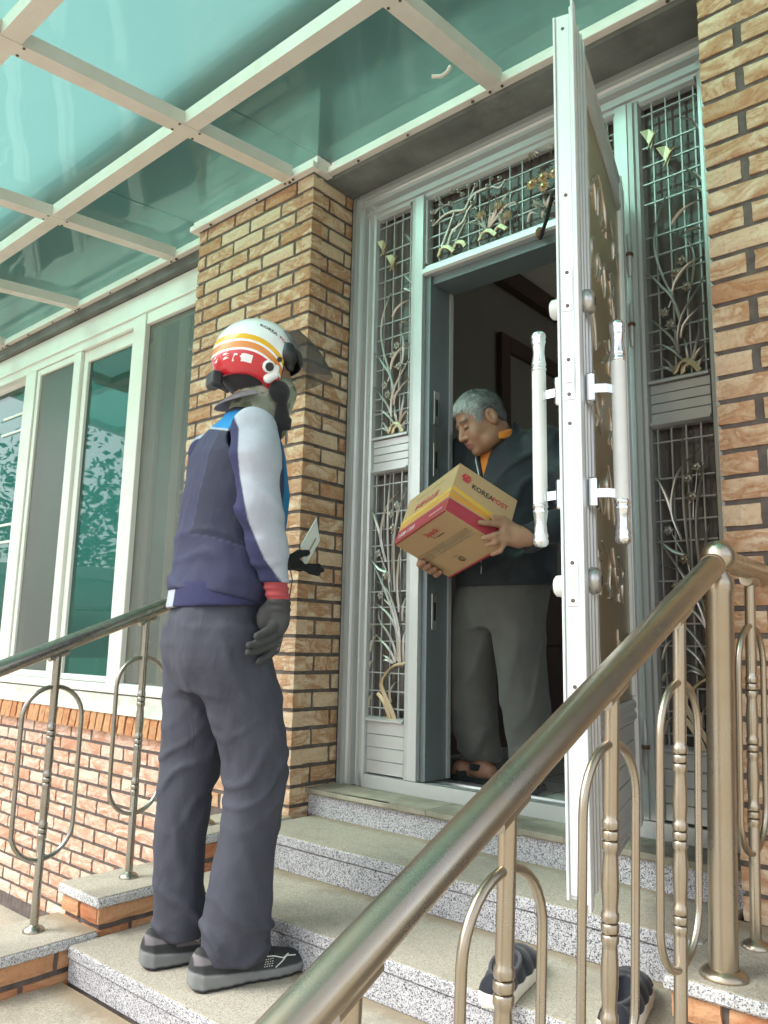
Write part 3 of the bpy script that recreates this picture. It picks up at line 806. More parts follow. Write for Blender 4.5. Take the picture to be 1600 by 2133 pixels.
# raised border and relief on the panel
mb = MB()
for (xa, xb, za, zb) in ((0.124, 0.136, 0.37, H_-0.135), (W_-0.144, W_-0.132, 0.37, H_-0.135)): mb.box((xa, y1 - 0.006, za), (xb, y1 + 0.006, zb), 0.002)
door(mb, 'panel_bead', 'alu_white')
rr = random.Random(3)
for j in range(7):
    mb = MB()
    zc_ = 0.42 + j * 0.205
    for k in range(11):
        xa = rr.uniform(0.16, W_ - 0.17); a = rr.uniform(0.3, 2.8); ln = rr.uniform(0.06, 0.17)
        pts = [np.array([xa + ln*t*math.cos(a + 0.7*t*rr.uniform(-1, 1)), zc_ + ln*t*math.sin(a)]) for t in (0, .35, .7, 1)]
        c = catmull(pts, 4)
        wv = rr.uniform(0.003, 0.007)
        mb.tube([(min(max(p[0], 0.15), W_-0.16), y1 - 0.004, p[1]) for p in c], [wv * math.sin(math.pi * (0.1 + 0.85 * i / len(c))) + 0.001 for i in range(len(c))], 6)
    door(mb, 'relief_leaves', 'cast')
# latch plates on the free edge
for zz, kind in ((1.298, 'bolt'), (1.091, 'latch'), (0.638, 'bolt')):
    dbox('latch_plate', (W_ + 0.0002, -0.0125, zz - 0.052), (W_ + 0.0022, 0.0115, zz + 0.052), 'chrome', 0.0008)
    if kind == 'bolt':
        mb = MB(); mb.prism([(-0.007, zz-0.012), (-0.003, zz-0.017), (0.003, zz-0.017), (0.007, zz-0.012), (0.007, zz+0.012), (0.003, zz+0.017), (-0.003, zz+0.017), (-0.007, zz+0.012)], W_ + 0.0023, W_ + 0.0032, 'x')
        door(mb, 'dead_bolt', 'lockmetal')
    else:
        mb = MB(); mb.prism([(-0.006, zz-0.014), (0.006, zz-0.014), (0.006, zz+0.014), (-0.006, zz+0.014)], W_ + 0.0023, W_ + 0.009, 'x')
        door(mb, 'latch_tongue', 'chrome')
    for s_ in (-1, 1):
        mb = MB(); mb.tube([(W_ + 0.0022, 0, zz + s_*0.040), (W_ + 0.0036, 0, zz + s_*0.040)], 0.0046, 10)
        door(mb, 'screw', 'screw')
for zz in (1.965, 1.53, 0.985, 0.42):
    mb = MB(); mb.tube([(W_, 0.0, zz), (W_ + 0.0012, 0.0, zz)], 0.0042, 10); door(mb, 'screw', 'screw')
# round lock cylinders, outdoor (satin) and indoor (white thumb turns)
for zz in (1.288, 0.645):
    prof = [(0.0285, 0.0), (0.030, 0.004), (0.029, 0.012), (0.0245, 0.021), (0.016, 0.024)]
    mb = MB().lathe(prof, (0, 0, 0), 24)
    o = door(mb, 'lock_rose', 'lockmetal'); o.location = (W_ - 0.062, y1 + 0.003, zz); o.rotation_euler = (-math.pi/2, 0, 0)
    mb = MB().box((-0.003, 0.0241, -0.010), (0.003, 0.0255, 0.010)); k_ = mb.build('keyhole', M['rubber'], o); k_.rotation_euler = (math.pi/2, 0, 0)
    mb = MB().lathe([(0.024, 0), (0.025, 0.004), (0.023, 0.022), (0.017, 0.027)], (0, 0, 0), 20)
    o = door(mb, 'thumb_turn', 'cream_tube'); o.location = (W_ - 0.050, y0, zz - 0.012); o.rotation_euler = (math.pi/2, 0, 0)
# pull handles: one outside, one inside
def pull(side):
    s_ = 1 if side == 'out' else -1
    e = 'pull_handle'
    yb = (y1 + 0.004) if s_ > 0 else y0
    hx = W_ - 0.090
    yc = yb + s_ * 0.066
    mb = MB()
    R0 = 0.0165
    mb.lathe([(R0, -0.16), (R0, 0.16)], (hx, yc, 0.985), 20)
    o = door(mb, e, 'cream_tube')
    o['label'] = 'pale tubular pull handle with chrome ends' + (' on the outdoor face' if s_ > 0 else ' on the indoor face')
    for top in (1, -1):
        z_ = 0.985 + (0.1602 if top > 0 else -0.1602)
        pr = [(0.0165, 0), (0.0178, 0.003), (0.0178, 0.007), (0.0158, 0.009), (0.0160, 0.013), (0.0178, 0.016), (0.0165, 0.022), (0.0135, 0.045), (0.0150, 0.066), (0.0176, 0.074), (0.0158, 0.079), (0.0180, 0.084), (0.0170, 0.092), (0.0120, 0.098), (0.003, 0.1005)]
        if top < 0: pr = [(r_, -q) for r_, q in reversed(pr)]
        mb = MB().lathe(pr, (hx, yc, z_), 20); mb.build('chrome_cap', M['chrome'], o)
    for zz in (1.078, 0.838):
        mb = MB().box((hx - 0.012 + 0.028, min(yb, yb + s_*0.020), zz - 0.034), (hx + 0.020 + 0.028, max(yb, yb + s_*0.020), zz + 0.034), 0.004)
        mb.build('mount_block', M['chrome'], o)
        arm = [(hx + 0.032, yb + s_*0.0195, 0), (hx + 0.026, yb + s_*0.040, 0), (hx + 0.010, yb + s_*0.055, 0)]
        mb = MB()
        for i in range(2):
            p, q = arm[i], arm[i+1]
            mb.add([(p[0], p[1]-0.004, zz-0.010), (q[0], q[1]-0.004, zz-0.010), (q[0], q[1]+0.004, zz-0.010), (p[0], p[1]+0.004, zz-0.010),
                    (p[0], p[1]-0.004, zz+0.010), (q[0], q[1]-0.004, zz+0.010), (q[0], q[1]+0.004, zz+0.010), (p[0], p[1]+0.004, zz+0.010)],
                   [(0,3,2,1),(4,5,6,7),(0,1,5,4),(1,2,6,5),(2,3,7,6),(3,0,4,7)])
        mb.build('mount_arm', M['chrome'], o)
pull('out'); pull('in')
# hinges
for zz in (1.790, 1.545, 0.215):
    mb = MB().lathe([(0.004, -0.078), (0.0075, -0.070), (0.0095, -0.050), (0.0095, -0.004), (0.0115, -0.003), (0.0115, 0.003), (0.0095, 0.004), (0.0095, 0.050), (0.0075, 0.070), (0.004, 0.078)], (0, 0, 0), 14)
    o = door(mb, 'hinge', 'alu'); o.location = (-0.004, y1 + 0.011, zz)
    mb = MB().lathe([(0.0122, -0.006), (0.0130, 0), (0.0122, 0.006)], (0, 0, 0), 12); mb.build('rusty_pin', M['rust'], o)
    mb = MB().box((-0.002, -0.026, -0.055), (0.016, -0.010, -0.004)); mb.build('hinge_leaf', M['alu_white'], o)
# closer arm on the transom
mb = MB(); mb.tube([(0.955, 0.250, 2.448), (1.03, 0.16, 2.452), (1.12, 0.04, 2.456)], 0.007, 8)
dpart(mb, 'closer_arm', 'rubber')
mb = MB().lathe([(0.012, -0.016), (0.016, -0.008), (0.016, 0.010), (0.009, 0.018)], (0.955, 0.248, 2.470), 14)
dpart(mb, 'closer_pivot', 'rust')
# ---------------------------------------------------------------- stairs, cheek walls, landing, ground
def smoothbox(name, a, b, mat, parent=None, bev=0.004):
    return MB().box(a, b, bev).build(name, M[mat], parent)
G = wall_sheet('ground', [(-60, -80, -0.56), (60, -80, -0.56), (60, 60, -0.56), (-60, 60, -0.56)], M['concrete'])
tag(G, kind='structure')
LD = MB().box((-0.15, -1.19, -0.557), (1.79, -0.866, 0.002), 0.004).build('landing', M['concrete'])
tag(LD, kind='structure')
ST = empty('stairs', (0.82, -0.4, 0.0), 0, 'grey speckled granite front steps under the postal worker, up to the door', 'stairs')
def sbox(name, a, b, mat, bev=0.003):
    q = lambda p: (p[0] - 0.82, p[1] + 0.4, p[2])
    return MB().box(q(a), q(b), bev).build(name, M[mat], ST)
XL, XR = 0.031, 1.6
lev = [(0.097, -0.865, -0.534), (0.2074, -0.534, -0.207), (0.320, -0.207, 0.095)]
zprev = 0.003
for i, (z, ya, yb) in enumerate(lev):
    # nosing strip (speckled front) under a worn tread sheet
    sbox('tread', (XL - (0.0 if i < 2 else 0.0), ya, z - 0.030), (XR, yb + 0.03, z), 'granite', 0.003)
    sbox('tread_surface', (XL + 0.002, ya + 0.004, z - 0.004), (XR - 0.002, yb + 0.03, z + 0.0025), 'granite_top', 0.001)
    sbox('riser', (XL + 0.001, ya + 0.006, zprev + 0.0005), (XR - 0.001, ya + 0.04, z - 0.033), 'granite', 0.001)
    sbox('bedding', (XL + 0.004, ya + 0.012, zprev - 0.02), (XR - 0.004, yb + 0.05, z - 0.029), 'mortar', 0)
    zprev = z + 0.003
for k_ in range(4):
    sbox('tread', (XL, -1.19 - 0.32*(k_+1), -0.556), (XR, -1.1905 - 0.32*k_, -0.108*(k_+1)), 'granite', 0.003)
sbox('riser', (0.0015, 0.100, 0.321), (1.62, 0.13, 0.404), 'granite', 0.001)
sbox('bedding', (0.002, 0.131, 0.30), (1.62, 0.44, 0.400), 'mortar', 0)
# threshold slab in three stones with a chipped edge
def slab(x0, x1, chips):
    pts = [(x0, 0.26), (x0, 0.083)]
    for c in chips: pts += [(c[0] - c[1], 0.081), (c[0] - c[1]*0.5, 0.081 + c[2]), (c[0] + c[1]*0.4, 0.083 + c[2]*0.8), (c[0] + c[1], 0.082)]
    pts += [(x1, 0.083), (x1, 0.26)]
    o = MB().prism([(a - 0.82, b + 0.4) for a, b in pts], 0.4045, 0.4205, 'z').build('threshold_slab', M['slab'], ST)
    return o
slab(0.0012, 0.585, ((0.40, 0.022, 0.020), (0.15, 0.01, 0.004)))
slab(0.588, 1.10, ((0.80, 0.02, 0.005),))
slab(1.103, 1.66, ((1.45, 0.03, 0.006),))
sbox('slab_edge', (0.003, 0.087, 0.3995), (1.655, 0.0995, 0.4185), 'slab_edge', 0.002)

def cheek(name, x0, x1, label, ycaps, inner):
    E_ = empty(name, ((x0 + x1) / 2, -0.6, -0.55), 0, label, 'wall', 'stair side walls')
    q = lambda p: (p[0] - (x0 + x1) / 2, p[1] + 0.6, p[2] + 0.55)
    for (ya, yb, zt) in ycaps:
        c = MB().box(q((x0, ya, zt - 0.029)), q((x1, yb, zt)), 0.005).build('granite_cap', M['granite_cap'], E_)
        MB().box(q((x0 + 0.004, ya + 0.004, zt - 0.003)), q((x1 - 0.004, yb - (0.004 if yb < -0.05 else 0.001), zt + 0.0022)), 0.001).build('cap_surface', M['granite_top'], E_)
        MB().box(q((x0 + 0.020, ya + 0.022, -0.56)), q((x1 - 0.020, yb + 0.03 if yb < -0.05 else yb - 0.002, zt - 0.0295)), 0).build('mortar_core', M['mortar'], E_)
        # bricks of the visible faces: inner side and front end
        z = zt - 0.0295 - 0.050
        n_ = 0
        while z > zt - 0.20:
            y = ya + 0.014 + (0.0 if n_ % 2 == 0 else 0.105 + JOINT)
            if n_ % 2: 
                lay_side(E_, q, x0, x1, ya + 0.014, z, 0.105, inner)
            while y < yb - 0.02:
                L = min(BLEN - JOINT, yb - 0.004 - y)
                lay_side(E_, q, x0, x1, y, z, L, inner)
                y += L + JOINT
            # front end
            x = x0 + 0.012
            k_ = 0
            while x < x1 - 0.03:
                L = min(0.098, x1 - 0.012 - x)
                if L < 0.02: break
                me = brick_mesh(L, 0.05, RND.randrange(5), 0.048, 'brick_orange')
                o = bpy.data.objects.new('brick', me); COL.objects.link(o); o.parent = E_
                o.location = q((x, ya + 0.010, z)); x += L + JOINT; k_ += 1
            z -= 0.0615
            n_ += 1
    return E_
def lay_side(E_, q, x0, x1, y, z, L, inner):
    if L < 0.02: return
    me = brick_mesh(L, 0.05, RND.randrange(5), 0.048, 'brick_orange')
    o = bpy.data.objects.new('brick', me); COL.objects.link(o); o.parent = E_
    if inner > 0:
        o.location = q((x1 - 0.010, y, z)); o.rotation_euler = (0, 0, math.pi/2)
    else:
        o.location = q((x0 + 0.010, y + L, z)); o.rotation_euler = (0, 0, -math.pi/2)
cheek('stair_side_wall', -0.212, 0.030, 'low stepped brick wall with granite caps below the left handrail', [(-2.6, -2.045, -0.345), (-2.056, -1.73, -0.235), (-1.741, -1.415, -0.125), (-1.426, -1.101, -0.018), (-1.112, -0.770, 0.115), (-0.781, -0.395, 0.205), (-0.406, -0.002, 0.325)], 1)
cheek('stair_side_wall', 1.6005, 1.842, 'low stepped brick wall with granite caps below the right handrail', [(-2.6, -2.045, -0.345), (-2.056, -1.73, -0.235), (-1.741, -1.415, -0.125), (-1.426, -1.101, -0.018), (-1.112, -0.785, 0.115), (-0.796, -0.437, 0.205), (-0.448, -0.002, 0.325)], -1)
# outer face of the right wall
# ---------------------------------------------------------------- handrails
def baluster(E_, q, x, y, zb, ztop, lean, mat, base=True, ring=None):
    """turned tube with beads, an oval ring through it, a base flange and a welded saddle"""
    def L(z): return x + lean * (z - zb)
    R0 = 0.0122
    def w(zrel, r): return (r, zrel)
    H_ = ztop - zb
    z1, z2 = 0.30, 0.60
    prof = [(R0, 0.0), (R0, 0.255)]
    def bead(z, r=0.0138): return [(R0 * 0.93, z - 0.004), (r, z), (r, z + 0.010), (R0 * 0.93, z + 0.014)]
    for z in (0.262, 0.278, 0.294): prof += bead(z)
    prof += [(0.0112, 0.320), (0.0132, 0.345), (0.0136, 0.372), (0.0118, 0.398)]
    for z in (0.408, 0.424, 0.440): prof += bead(z)
    prof += [(R0, 0.462), (0.0138, 0.490), (0.0126, 0.515), (0.0112, 0.535)]
    for z in (0.545, 0.561, 0.577): prof += bead(z)
    prof += [(R0, 0.600), (R0, H_)]
    mb = MB().lathe(prof, (0, 0, 0), 14)
    mb.v = [q((x + lean * v[2] + v[0], y + v[1], zb + v[2])) for v in mb.v]
    o = mb.build('baluster', M[mat], E_)
    if base:
        mb = MB().lathe([(0.031, 0.0), (0.031, 0.004), (0.026, 0.010), (0.016, 0.015), (0.0124, 0.018)], (0, 0, 0), 20)
        mb.v = [q((x + v[0], y + v[1], zb + v[2] + 0.0024)) for v in mb.v]
        mb.build('base_flange', M[mat], E_)
    # oval ring in the plane of the railing
    za, zt = zb + 0.200, zb + 0.705
    hw, rr_ = 0.095, 0.0072
    pts = []
    for k in range(33):
        t = math.pi * k / 16
        cy, sz = math.cos(t), math.sin(t)
        zc_ = (zt - hw) if sz >= 0 else (za + hw)
        pts.append((y + hw * cy, zc_ + hw * sz))
    pts.append(pts[0])
    mb = MB(); mb.tube([q((L(z), yy, z)) for yy, z in pts], rr_, 10, False)
    mb.build('ring', M[mat], E_)
    return o

def rail_at(p, d, y): return p[2] + (y - p[1]) * d
# left handrail
LH = empty('handrail', (-0.1, -0.9, 0.115), 0, 'stainless steel handrail left of the steps, running up behind the postal worker', 'handrail', 'stair handrails')
ql = lambda p: (p[0] + 0.1, p[1] + 0.9, p[2] - 0.115)
slope = 0.39
zr = lambda y: 0.941 + (y + 0.909) * slope
mb = MB(); mb.tube([ql((-0.1, -2.6, zr(-2.6))), ql((-0.1, -1.4, zr(-1.4))), ql((-0.1, -0.30, zr(-0.30)))], 0.0235, 24)
mb.build('rail', M['steel_left'], LH)
mb = MB(); mb.tube([ql((-0.1, -0.30, zr(-0.30))), ql((-0.1, -0.005, zr(-0.30)))], 0.0235, 24); mb.build('rail', M['steel_left'], LH)
for y, zb in ((-0.905, 0.115), (-0.600, 0.205), (-0.30, 0.325), (-1.21, -0.018), (-1.52, -0.125)):
    zt = zr(y) - 0.022
    baluster(LH, ql, -0.1, y, zb, zt, 0.0, 'steel_left')
    mb = MB(); mb.tube([ql((-0.1, y - 0.030, zr(y - 0.030) - 0.024)), ql((-0.1, y + 0.030, zr(y + 0.030) - 0.024))], 0.0135, 10)
    mb.build('saddle', M['steel_left'], LH)
# right handrail, leaning outward a little
RH = empty('handrail', (1.7, -0.9, 0.115), 0, 'thick stainless steel handrail in the foreground with ball corner and large post', 'handrail', 'stair handrails')
qr = lambda p: (p[0] - 1.7, p[1] + 0.9, p[2] - 0.115)
LEAN = 0.037
lx = lambda z: 1.7 + LEAN * (z - 0.325)
zr2 = lambda y: 1.118 + (y + 0.485) * 0.457
P = lambda y: qr((lx(zr2(y)), y, zr2(y)))
mb = MB(); mb.tube([P(-2.35), P(-1.5), P(-0.425)], 0.0248, 32); mb.build('rail', M['steel'], RH)
mb = MB(); mb.tube([P(-0.425), P(-0.418)], 0.0262, 32); mb.build('weld_collar', M['steel'], RH)
BC = (lx(1.170), -0.383, 1.170)
mb = MB()
V, F = [], []
for i in range(17):
    a = math.pi * i / 16
    for k in range(32):
        t = 2 * math.pi * k / 32
        V.append(qr((BC[0] + 0.0365 * math.sin(a) * math.cos(t), BC[1] + 0.0365 * math.sin(a) * math.sin(t), BC[2] + 0.0365 * math.cos(a))))
for i in range(16):
    for k in range(32): F.append((i*32+k, (i+1)*32+k, (i+1)*32+(k+1) % 32, i*32+(k+1) % 32))
mb.add(V, F, True); mb.build('ball_corner', M['steel'], RH)
mb = MB(); mb.tube([qr((BC[0], -0.360, 1.166)), qr((BC[0], 0.0075, 1.158))], 0.0242, 28); mb.build('rail', M['steel'], RH)
mb = MB().lathe([(0.0285, 0), (0.0285, 0.765), (0.030, 0.767), (0.030, 0.785), (0.0285, 0.795), (0.020, 0.808), (0.018, 0.822)], (0, 0, 0), 28)
mb.v = [qr((1.7 + LEAN * v[2] + v[0], -0.380 + v[1], 0.327 + v[2])) for v in mb.v]
mb.build('newel_post', M['steel'], RH)
mb = MB().lathe([(0.046, 0), (0.047, 0.004), (0.040, 0.012), (0.031, 0.017)], (0, 0, 0), 28)
mb.v = [qr((1.7 + v[0], -0.380 + v[1], 0.3275 + v[2])) for v in mb.v]
mb.build('base_flange', M['steel'], RH)
for y, zb in ((-0.612, 0.205), (-0.905, 0.115), (-1.21, -0.018), (-1.497, -0.125), (-0.165, 0.325)):
    if y > -0.3: zt = 1.158 - 0.022
    else: zt = zr2(y) - 0.022
    xb = lx(zb)
    baluster(RH, qr, xb, y, zb, zt, LEAN, 'steel', True)
    zz = zt
    if y > -0.3: a, b_ = (lx(zz), y - 0.030, zz), (lx(zz), y + 0.030, zz)
    else: a, b_ = (lx(zz), y - 0.032, zr2(y - 0.032) - 0.025), (lx(zz), y + 0.032, zr2(y + 0.032) - 0.025)
    mb = MB(); mb.tube([qr(a), qr(b_)], 0.0150, 12); mb.build('saddle', M['steel'], RH)

# ---------------------------------------------------------------- glass canopy
CN = empty('canopy', (-0.8, -0.6, 2.95), 0, 'teal glass porch canopy on white aluminium bars above the steps', 'canopy')
qc = lambda p: (p[0] + 0.8, p[1] + 0.6, p[2] - 2.95)
zc_ = lambda y: 2.976 + 0.105 * (y + 0.03)          # underside of the bars
BW, BHh = 0.033, 0.055                               # half width, depth of a bar
def cbar(name, pts8, mat='canopy_frame'):
    return MB().add([qc(p) for p in pts8], [(0,3,2,1),(4,5,6,7),(0,1,5,4),(1,2,6,5),(2,3,7,6),(3,0,4,7)]).build(name, M[mat], CN)
def ybar(x, ya, yb, hw=BW):
    za, zb = zc_(ya), zc_(yb)
    return cbar('rafter', [(x-hw, ya, za), (x+hw, ya, za), (x+hw, yb, zb), (x-hw, yb, zb), (x-hw, ya, za+BHh), (x+hw, ya, za+BHh), (x+hw, yb, zb+BHh), (x-hw, yb, zb+BHh)])
def xbar(y, xa, xb, hw=BW, dz=0.0):
    z0, z1 = zc_(y - hw) + dz, zc_(y + hw) + dz
    return cbar('cross_bar', [(xa, y-hw, z0), (xb, y-hw, z0), (xb, y+hw, z1), (xa, y+hw, z1), (xa, y-hw, z0+BHh), (xb, y-hw, z0+BHh), (xb, y+hw, z1+BHh), (xa, y+hw, z1+BHh)])
XB = [-4.25, -3.22, -2.20, -1.175, -0.132, 0.885, 1.92, 2.95]
YB = [-1.245, -0.560, 0.0]
YO = -1.80
def inner(x):
    if x > 1.7: return -0.036
    return 0.052 if x > 0.0 else (-0.036 if x > -0.83 else 0.085)
for x in XB:
    ye = inner(x)
    ybar(x, YO - 0.05, ye)
for y in (YO, -1.245, -0.560):
    for i in range(len(XB) - 1):
        xbar(y, XB[i] + BW + 0.0006, XB[i+1] - BW - 0.0006, BW, 0.0015)
# wall trim following pillar and recesses: bottom flange plus upstand
def trim(xa, xb, y, name='wall_trim'):
    z = zc_(y) - 0.004
    MB().box(qc((xa, y - 0.033, z)), qc((xb, y + 0.0005, z + 0.028)), 0.002).build(name, M['canopy_frame'], CN)
    MB().box(qc((xa, y - 0.010, z + 0.0285)), qc((xb, y + 0.0005, z + 0.062)), 0.002).build('wall_trim', M['canopy_frame'], CN)
trim(-4.9, -0.85, 0.113)
trim(-0.850, 0.032, -0.0015)
trim(0.0335, 1.6225, 0.083)
trim(1.6235, 3.0, -0.0015)
z = zc_(0.0) - 0.004
MB().box(qc((0.0005, 0.0002, z + 0.001)), qc((0.0325, 0.083, z + 0.029)), 0.002).build('wall_trim', M['canopy_frame'], CN)
MB().box(qc((0.0225, 0.0002, z + 0.0295)), qc((0.0325, 0.083, z + 0.063)), 0.002).build('wall_trim', M['canopy_frame'], CN)
MB().box(qc((-0.8495, 0.0002, z + 0.001)), qc((-0.8175, 0.11, z + 0.029)), 0.002).build('wall_trim', M['canopy_frame'], CN)
# glass sheets resting on the bars
for i in range(len(XB) - 1):
    for ya, yb in ((YO, -1.245), (-1.245, -0.560), (-0.560, None)):
        xa, xb = XB[i], XB[i+1]
        if yb is None: yb = -0.012 if i == 6 else 0.078 if i == 5 else (0.108 if xb < -0.9 else -0.012)
        spans = [(xa, xb, yb)]
        if ya == -0.560 and i == 4: spans = [(xa, 0.034, -0.012), (0.036, xb, 0.078)]
        if ya == -0.560 and i == 3: spans = [(xa, -0.852, 0.108), (-0.850, xb, -0.012)]
        if ya == -0.560 and i == 5: spans = [(xa, 1.622, 0.078), (1.625, xb, -0.012)]
        for (sa, sb, ye) in spans:
            za, zb = zc_(ya) + BHh + 0.002, zc_(ye) + BHh + 0.002
            t_ = 0.006
            MB().add([qc(p) for p in [(sa+0.003, ya+0.003, za), (sb-0.003, ya+0.003, za), (sb-0.003, ye-0.003, zb), (sa+0.003, ye-0.003, zb),
                                       (sa+0.003, ya+0.003, za+t_), (sb-0.003, ya+0.003, za+t_), (sb-0.003, ye-0.003, zb+t_), (sa+0.003, ye-0.003, zb+t_)]],
                     [(0,3,2,1),(4,5,6,7),(0,1,5,4),(1,2,6,5),(2,3,7,6),(3,0,4,7)]).build('glass_sheet', M['roof_glass'], CN)
# screw heads on the bars
for x in XB[1:6]:
    for y in (-1.245, -0.560):
        for sx in (-1, 1):
            for sy in (-1, 1):
                mb = MB(); c = (x + sx * 0.024, y + sy * 0.046, 0)
                z = zc_(c[1])
                mb.tube([qc((c[0], c[1], z + 0.002)), qc((c[0], c[1], z - 0.0025))], 0.0052, 8)
                mb.build('screw', M['screw'], CN)
    ye = inner(x)
    for sx in (-1, 1):
        mb = MB(); z = zc_(ye) - 0.004
        mb.tube([qc((x + sx*0.026, ye + 0.012, z + 0.002)), qc((x + sx*0.026, ye + 0.012, z - 0.003))], 0.0055, 8); mb.build('screw', M['screw'], CN)
rr = random.Random(11)
for (xa, xb, y) in ((-3.6, -0.9, 0.097), (-0.8, 0.0, -0.018), (0.1, 1.55, 0.066)):
    x = xa + 0.1
    while x < xb:
        mb = MB(); z = zc_(y) - 0.005
        mb.tube([qc((x, y, z + 0.002)), qc((x, y, z - 0.004))], rr.uniform(0.005, 0.008), 7); mb.build('screw', M['screw'], CN)
        x += rr.uniform(0.22, 0.42)
# hook under a rafter
mb = MB(); mb.tube([qc(p) for p in ((0.842, -0.16, 2.955), (0.835, -0.165, 2.935), (0.815, -0.175, 2.920), (0.785, -0.190, 2.925))], 0.007, 8)
mb.build('hook', M['canopy_frame'], CN)
# front posts of the canopy, outside the picture
for x in (-4.25, 2.95):
    MB().box(qc((x - 0.03, YO - 0.03, -0.56)), qc((x + 0.03, YO + 0.03, zc_(YO) - 0.0006)), 0.004).build('post', M['canopy_frame'], CN)

# ---------------------------------------------------------------- interior
I = {}
I['wall'] = mat_plain('inside_wallpaper', (0.19, 0.19, 0.168), 0.85, 0, 0.08, 4)
I['brown'] = mat_plain('dark_brown_wood', (0.055, 0.032, 0.024), 0.5, 0, 0.3, 5, 0.1, 80)
I['ceil'] = mat_plain('inside_ceiling', (0.72, 0.70, 0.64), 0.9)
t = NT('floor_tile')
v = t.coord('Object')
br = t.n('TexBrick'); br.offset = 0.0
br.inputs['Scale'].default_value = 1.0; br.inputs['Mortar Size'].default_value = 0.004
br.inputs['Brick Width'].default_value = 0.2; br.inputs['Row Height'].default_value = 0.2
br.inputs['Color1'].default_value = (0.48, 0.48, 0.44, 1); br.inputs['Color2'].default_value = (0.42, 0.42, 0.39, 1); br.inputs['Mortar'].default_value = (0.08, 0.08, 0.07, 1)
t.l(v, br.inputs['Vector'])
I['tile'] = t.done(br.outputs['Color'], 0.35, 0, t.bump(t.noise(v, 30, 4), 0.1, 0.002))
for name, a, b_, mat in (('interior_floor', (-0.30, 0.431, 0.30), (3.0, 4.2, 0.445), 'tile'),
                         ('interior_wall_left', (-0.30, 0.601, 0.431), (-0.090, 4.2, 3.20), 'wall'),
                         ('interior_wall_back', (-0.089, 4.0, 0.431), (3.0, 4.2, 3.20), 'wall'),
                         ('interior_wall_right', (2.70, 0.601, 0.446), (2.9, 3.99, 1.15), 'wall'),
                         ('interior_wall_right', (2.70, 0.601, 1.1505), (2.9, 1.6, 2.75), 'wall'),
                         ('interior_wall_right', (2.70, 3.6, 1.1505), (2.9, 3.99, 2.75), 'wall'),
                         ('interior_wall_right', (2.70, 0.601, 2.7505), (2.9, 3.99, 3.20), 'wall'),
                         ('interior_ceiling', (-0.30, 0.601, 3.201), (3.0, 4.2, 3.30), 'ceil')):
    tag(MB().box(a, b_).build(name, I[mat]), kind='structure')
CB = empty('interior_wainscot', (-0.07, 2.0, 0.431), 0, 'dark brown wood panelling low on the hallway wall behind the man', 'panelling')
for i, (za, zb) in enumerate(((0.002, 0.552), (0.556, 0.89))):
    MB().box((-0.019, -1.38, za), (0.010, 1.95, zb), 0.003).build('panel', I['brown'], CB)
CV = empty('ceiling_moulding', (-0.06, 2.3, 3.08), 0, 'dark brown moulding where hallway wall and ceiling meet', 'moulding')
MB().box((-0.029, -1.68, 0.0), (0.04, 1.69, 0.119), 0.006).build('moulding_board', I['brown'], CV)
ID = empty('interior_door', (-0.07, 2.1, 1.325), 0, 'pale hallway door in a dark brown frame behind the man', 'door')
MB().box((-0.018, -0.52, 0.0), (0.02, -0.42, 1.46), 0.004).build('frame_post', I['brown'], ID)
MB().box((-0.018, 0.42, 0.0), (0.02, 0.52, 1.46), 0.004).build('frame_post', I['brown'], ID)
MB().box((-0.018, -0.419, 1.36), (0.02, 0.419, 1.46), 0.004).build('frame_head', I['brown'], ID)
MB().box((-0.018, -0.419, 0.0), (0.0, 0.419, 1.359), 0.002).build('door_leaf', I['wall'], ID)

SW = empty('added_side_window', (2.8, 2.3, 1.15), 0, 'hallway side window out of sight, added to light the wall behind the man', 'window')  # window added out of view to brighten the dim hallway
MB().box((-0.06, -0.699, 0.001), (0.06, -0.64, 1.60), 0.004).build('frame_post', M['white_frame'], SW)
MB().box((-0.06, 1.24, 0.001), (0.06, 1.299, 1.60), 0.004).build('frame_post', M['white_frame'], SW)
MB().box((-0.06, -0.6395, 0.001), (0.06, 1.2395, 0.06), 0.004).build('frame_rail', M['white_frame'], SW)
MB().box((-0.06, -0.6395, 1.54), (0.06, 1.2395, 1.60), 0.004).build('frame_rail', M['white_frame'], SW)
# ---------------------------------------------------------------- solid modelling by distance fields (for figures and soft goods)
def _hash(ix, iy, iz, seed):
    h = (ix.astype(np.int64) * 374761393 + iy.astype(np.int64) * 668265263 + iz.astype(np.int64) * 2147483647 + seed * 1274126177) & 0x7fffffff
    h = ((h ^ (h >> 13)) * 1274126177) & 0x7fffffff
    return ((h ^ (h >> 16)) & 0xffff).astype(np.float32) / 65535.0
def vnoise(Pp, scale, seed=0):
    q = Pp * np.asarray(scale, np.float32)
    i = np.floor(q); f = q - i
    f = f * f * (3 - 2 * f)
    i = i.astype(np.int32)
    r = 0
    for dx in (0, 1):
        wx = f[:, 0] if dx else 1 - f[:, 0]
        for dy in (0, 1):
            wy = f[:, 1] if dy else 1 - f[:, 1]
            for dz in (0, 1):
                wz = f[:, 2] if dz else 1 - f[:, 2]
                r = r + wx * wy * wz * _hash(i[:, 0] + dx, i[:, 1] + dy, i[:, 2] + dz, seed)
    return r * 2 - 1
def A3(a): return np.asarray(a, np.float32)
def rcone(Pp, a, b, ra, rb):
    a, b = A3(a), A3(b)
    ab = b - a
    t = np.clip(((Pp - a) @ ab) / max(1e-9, float(ab @ ab)), 0, 1)
    return np.linalg.norm(Pp - a - t[:, None] * ab, axis=1) - (ra + (rb - ra) * t)
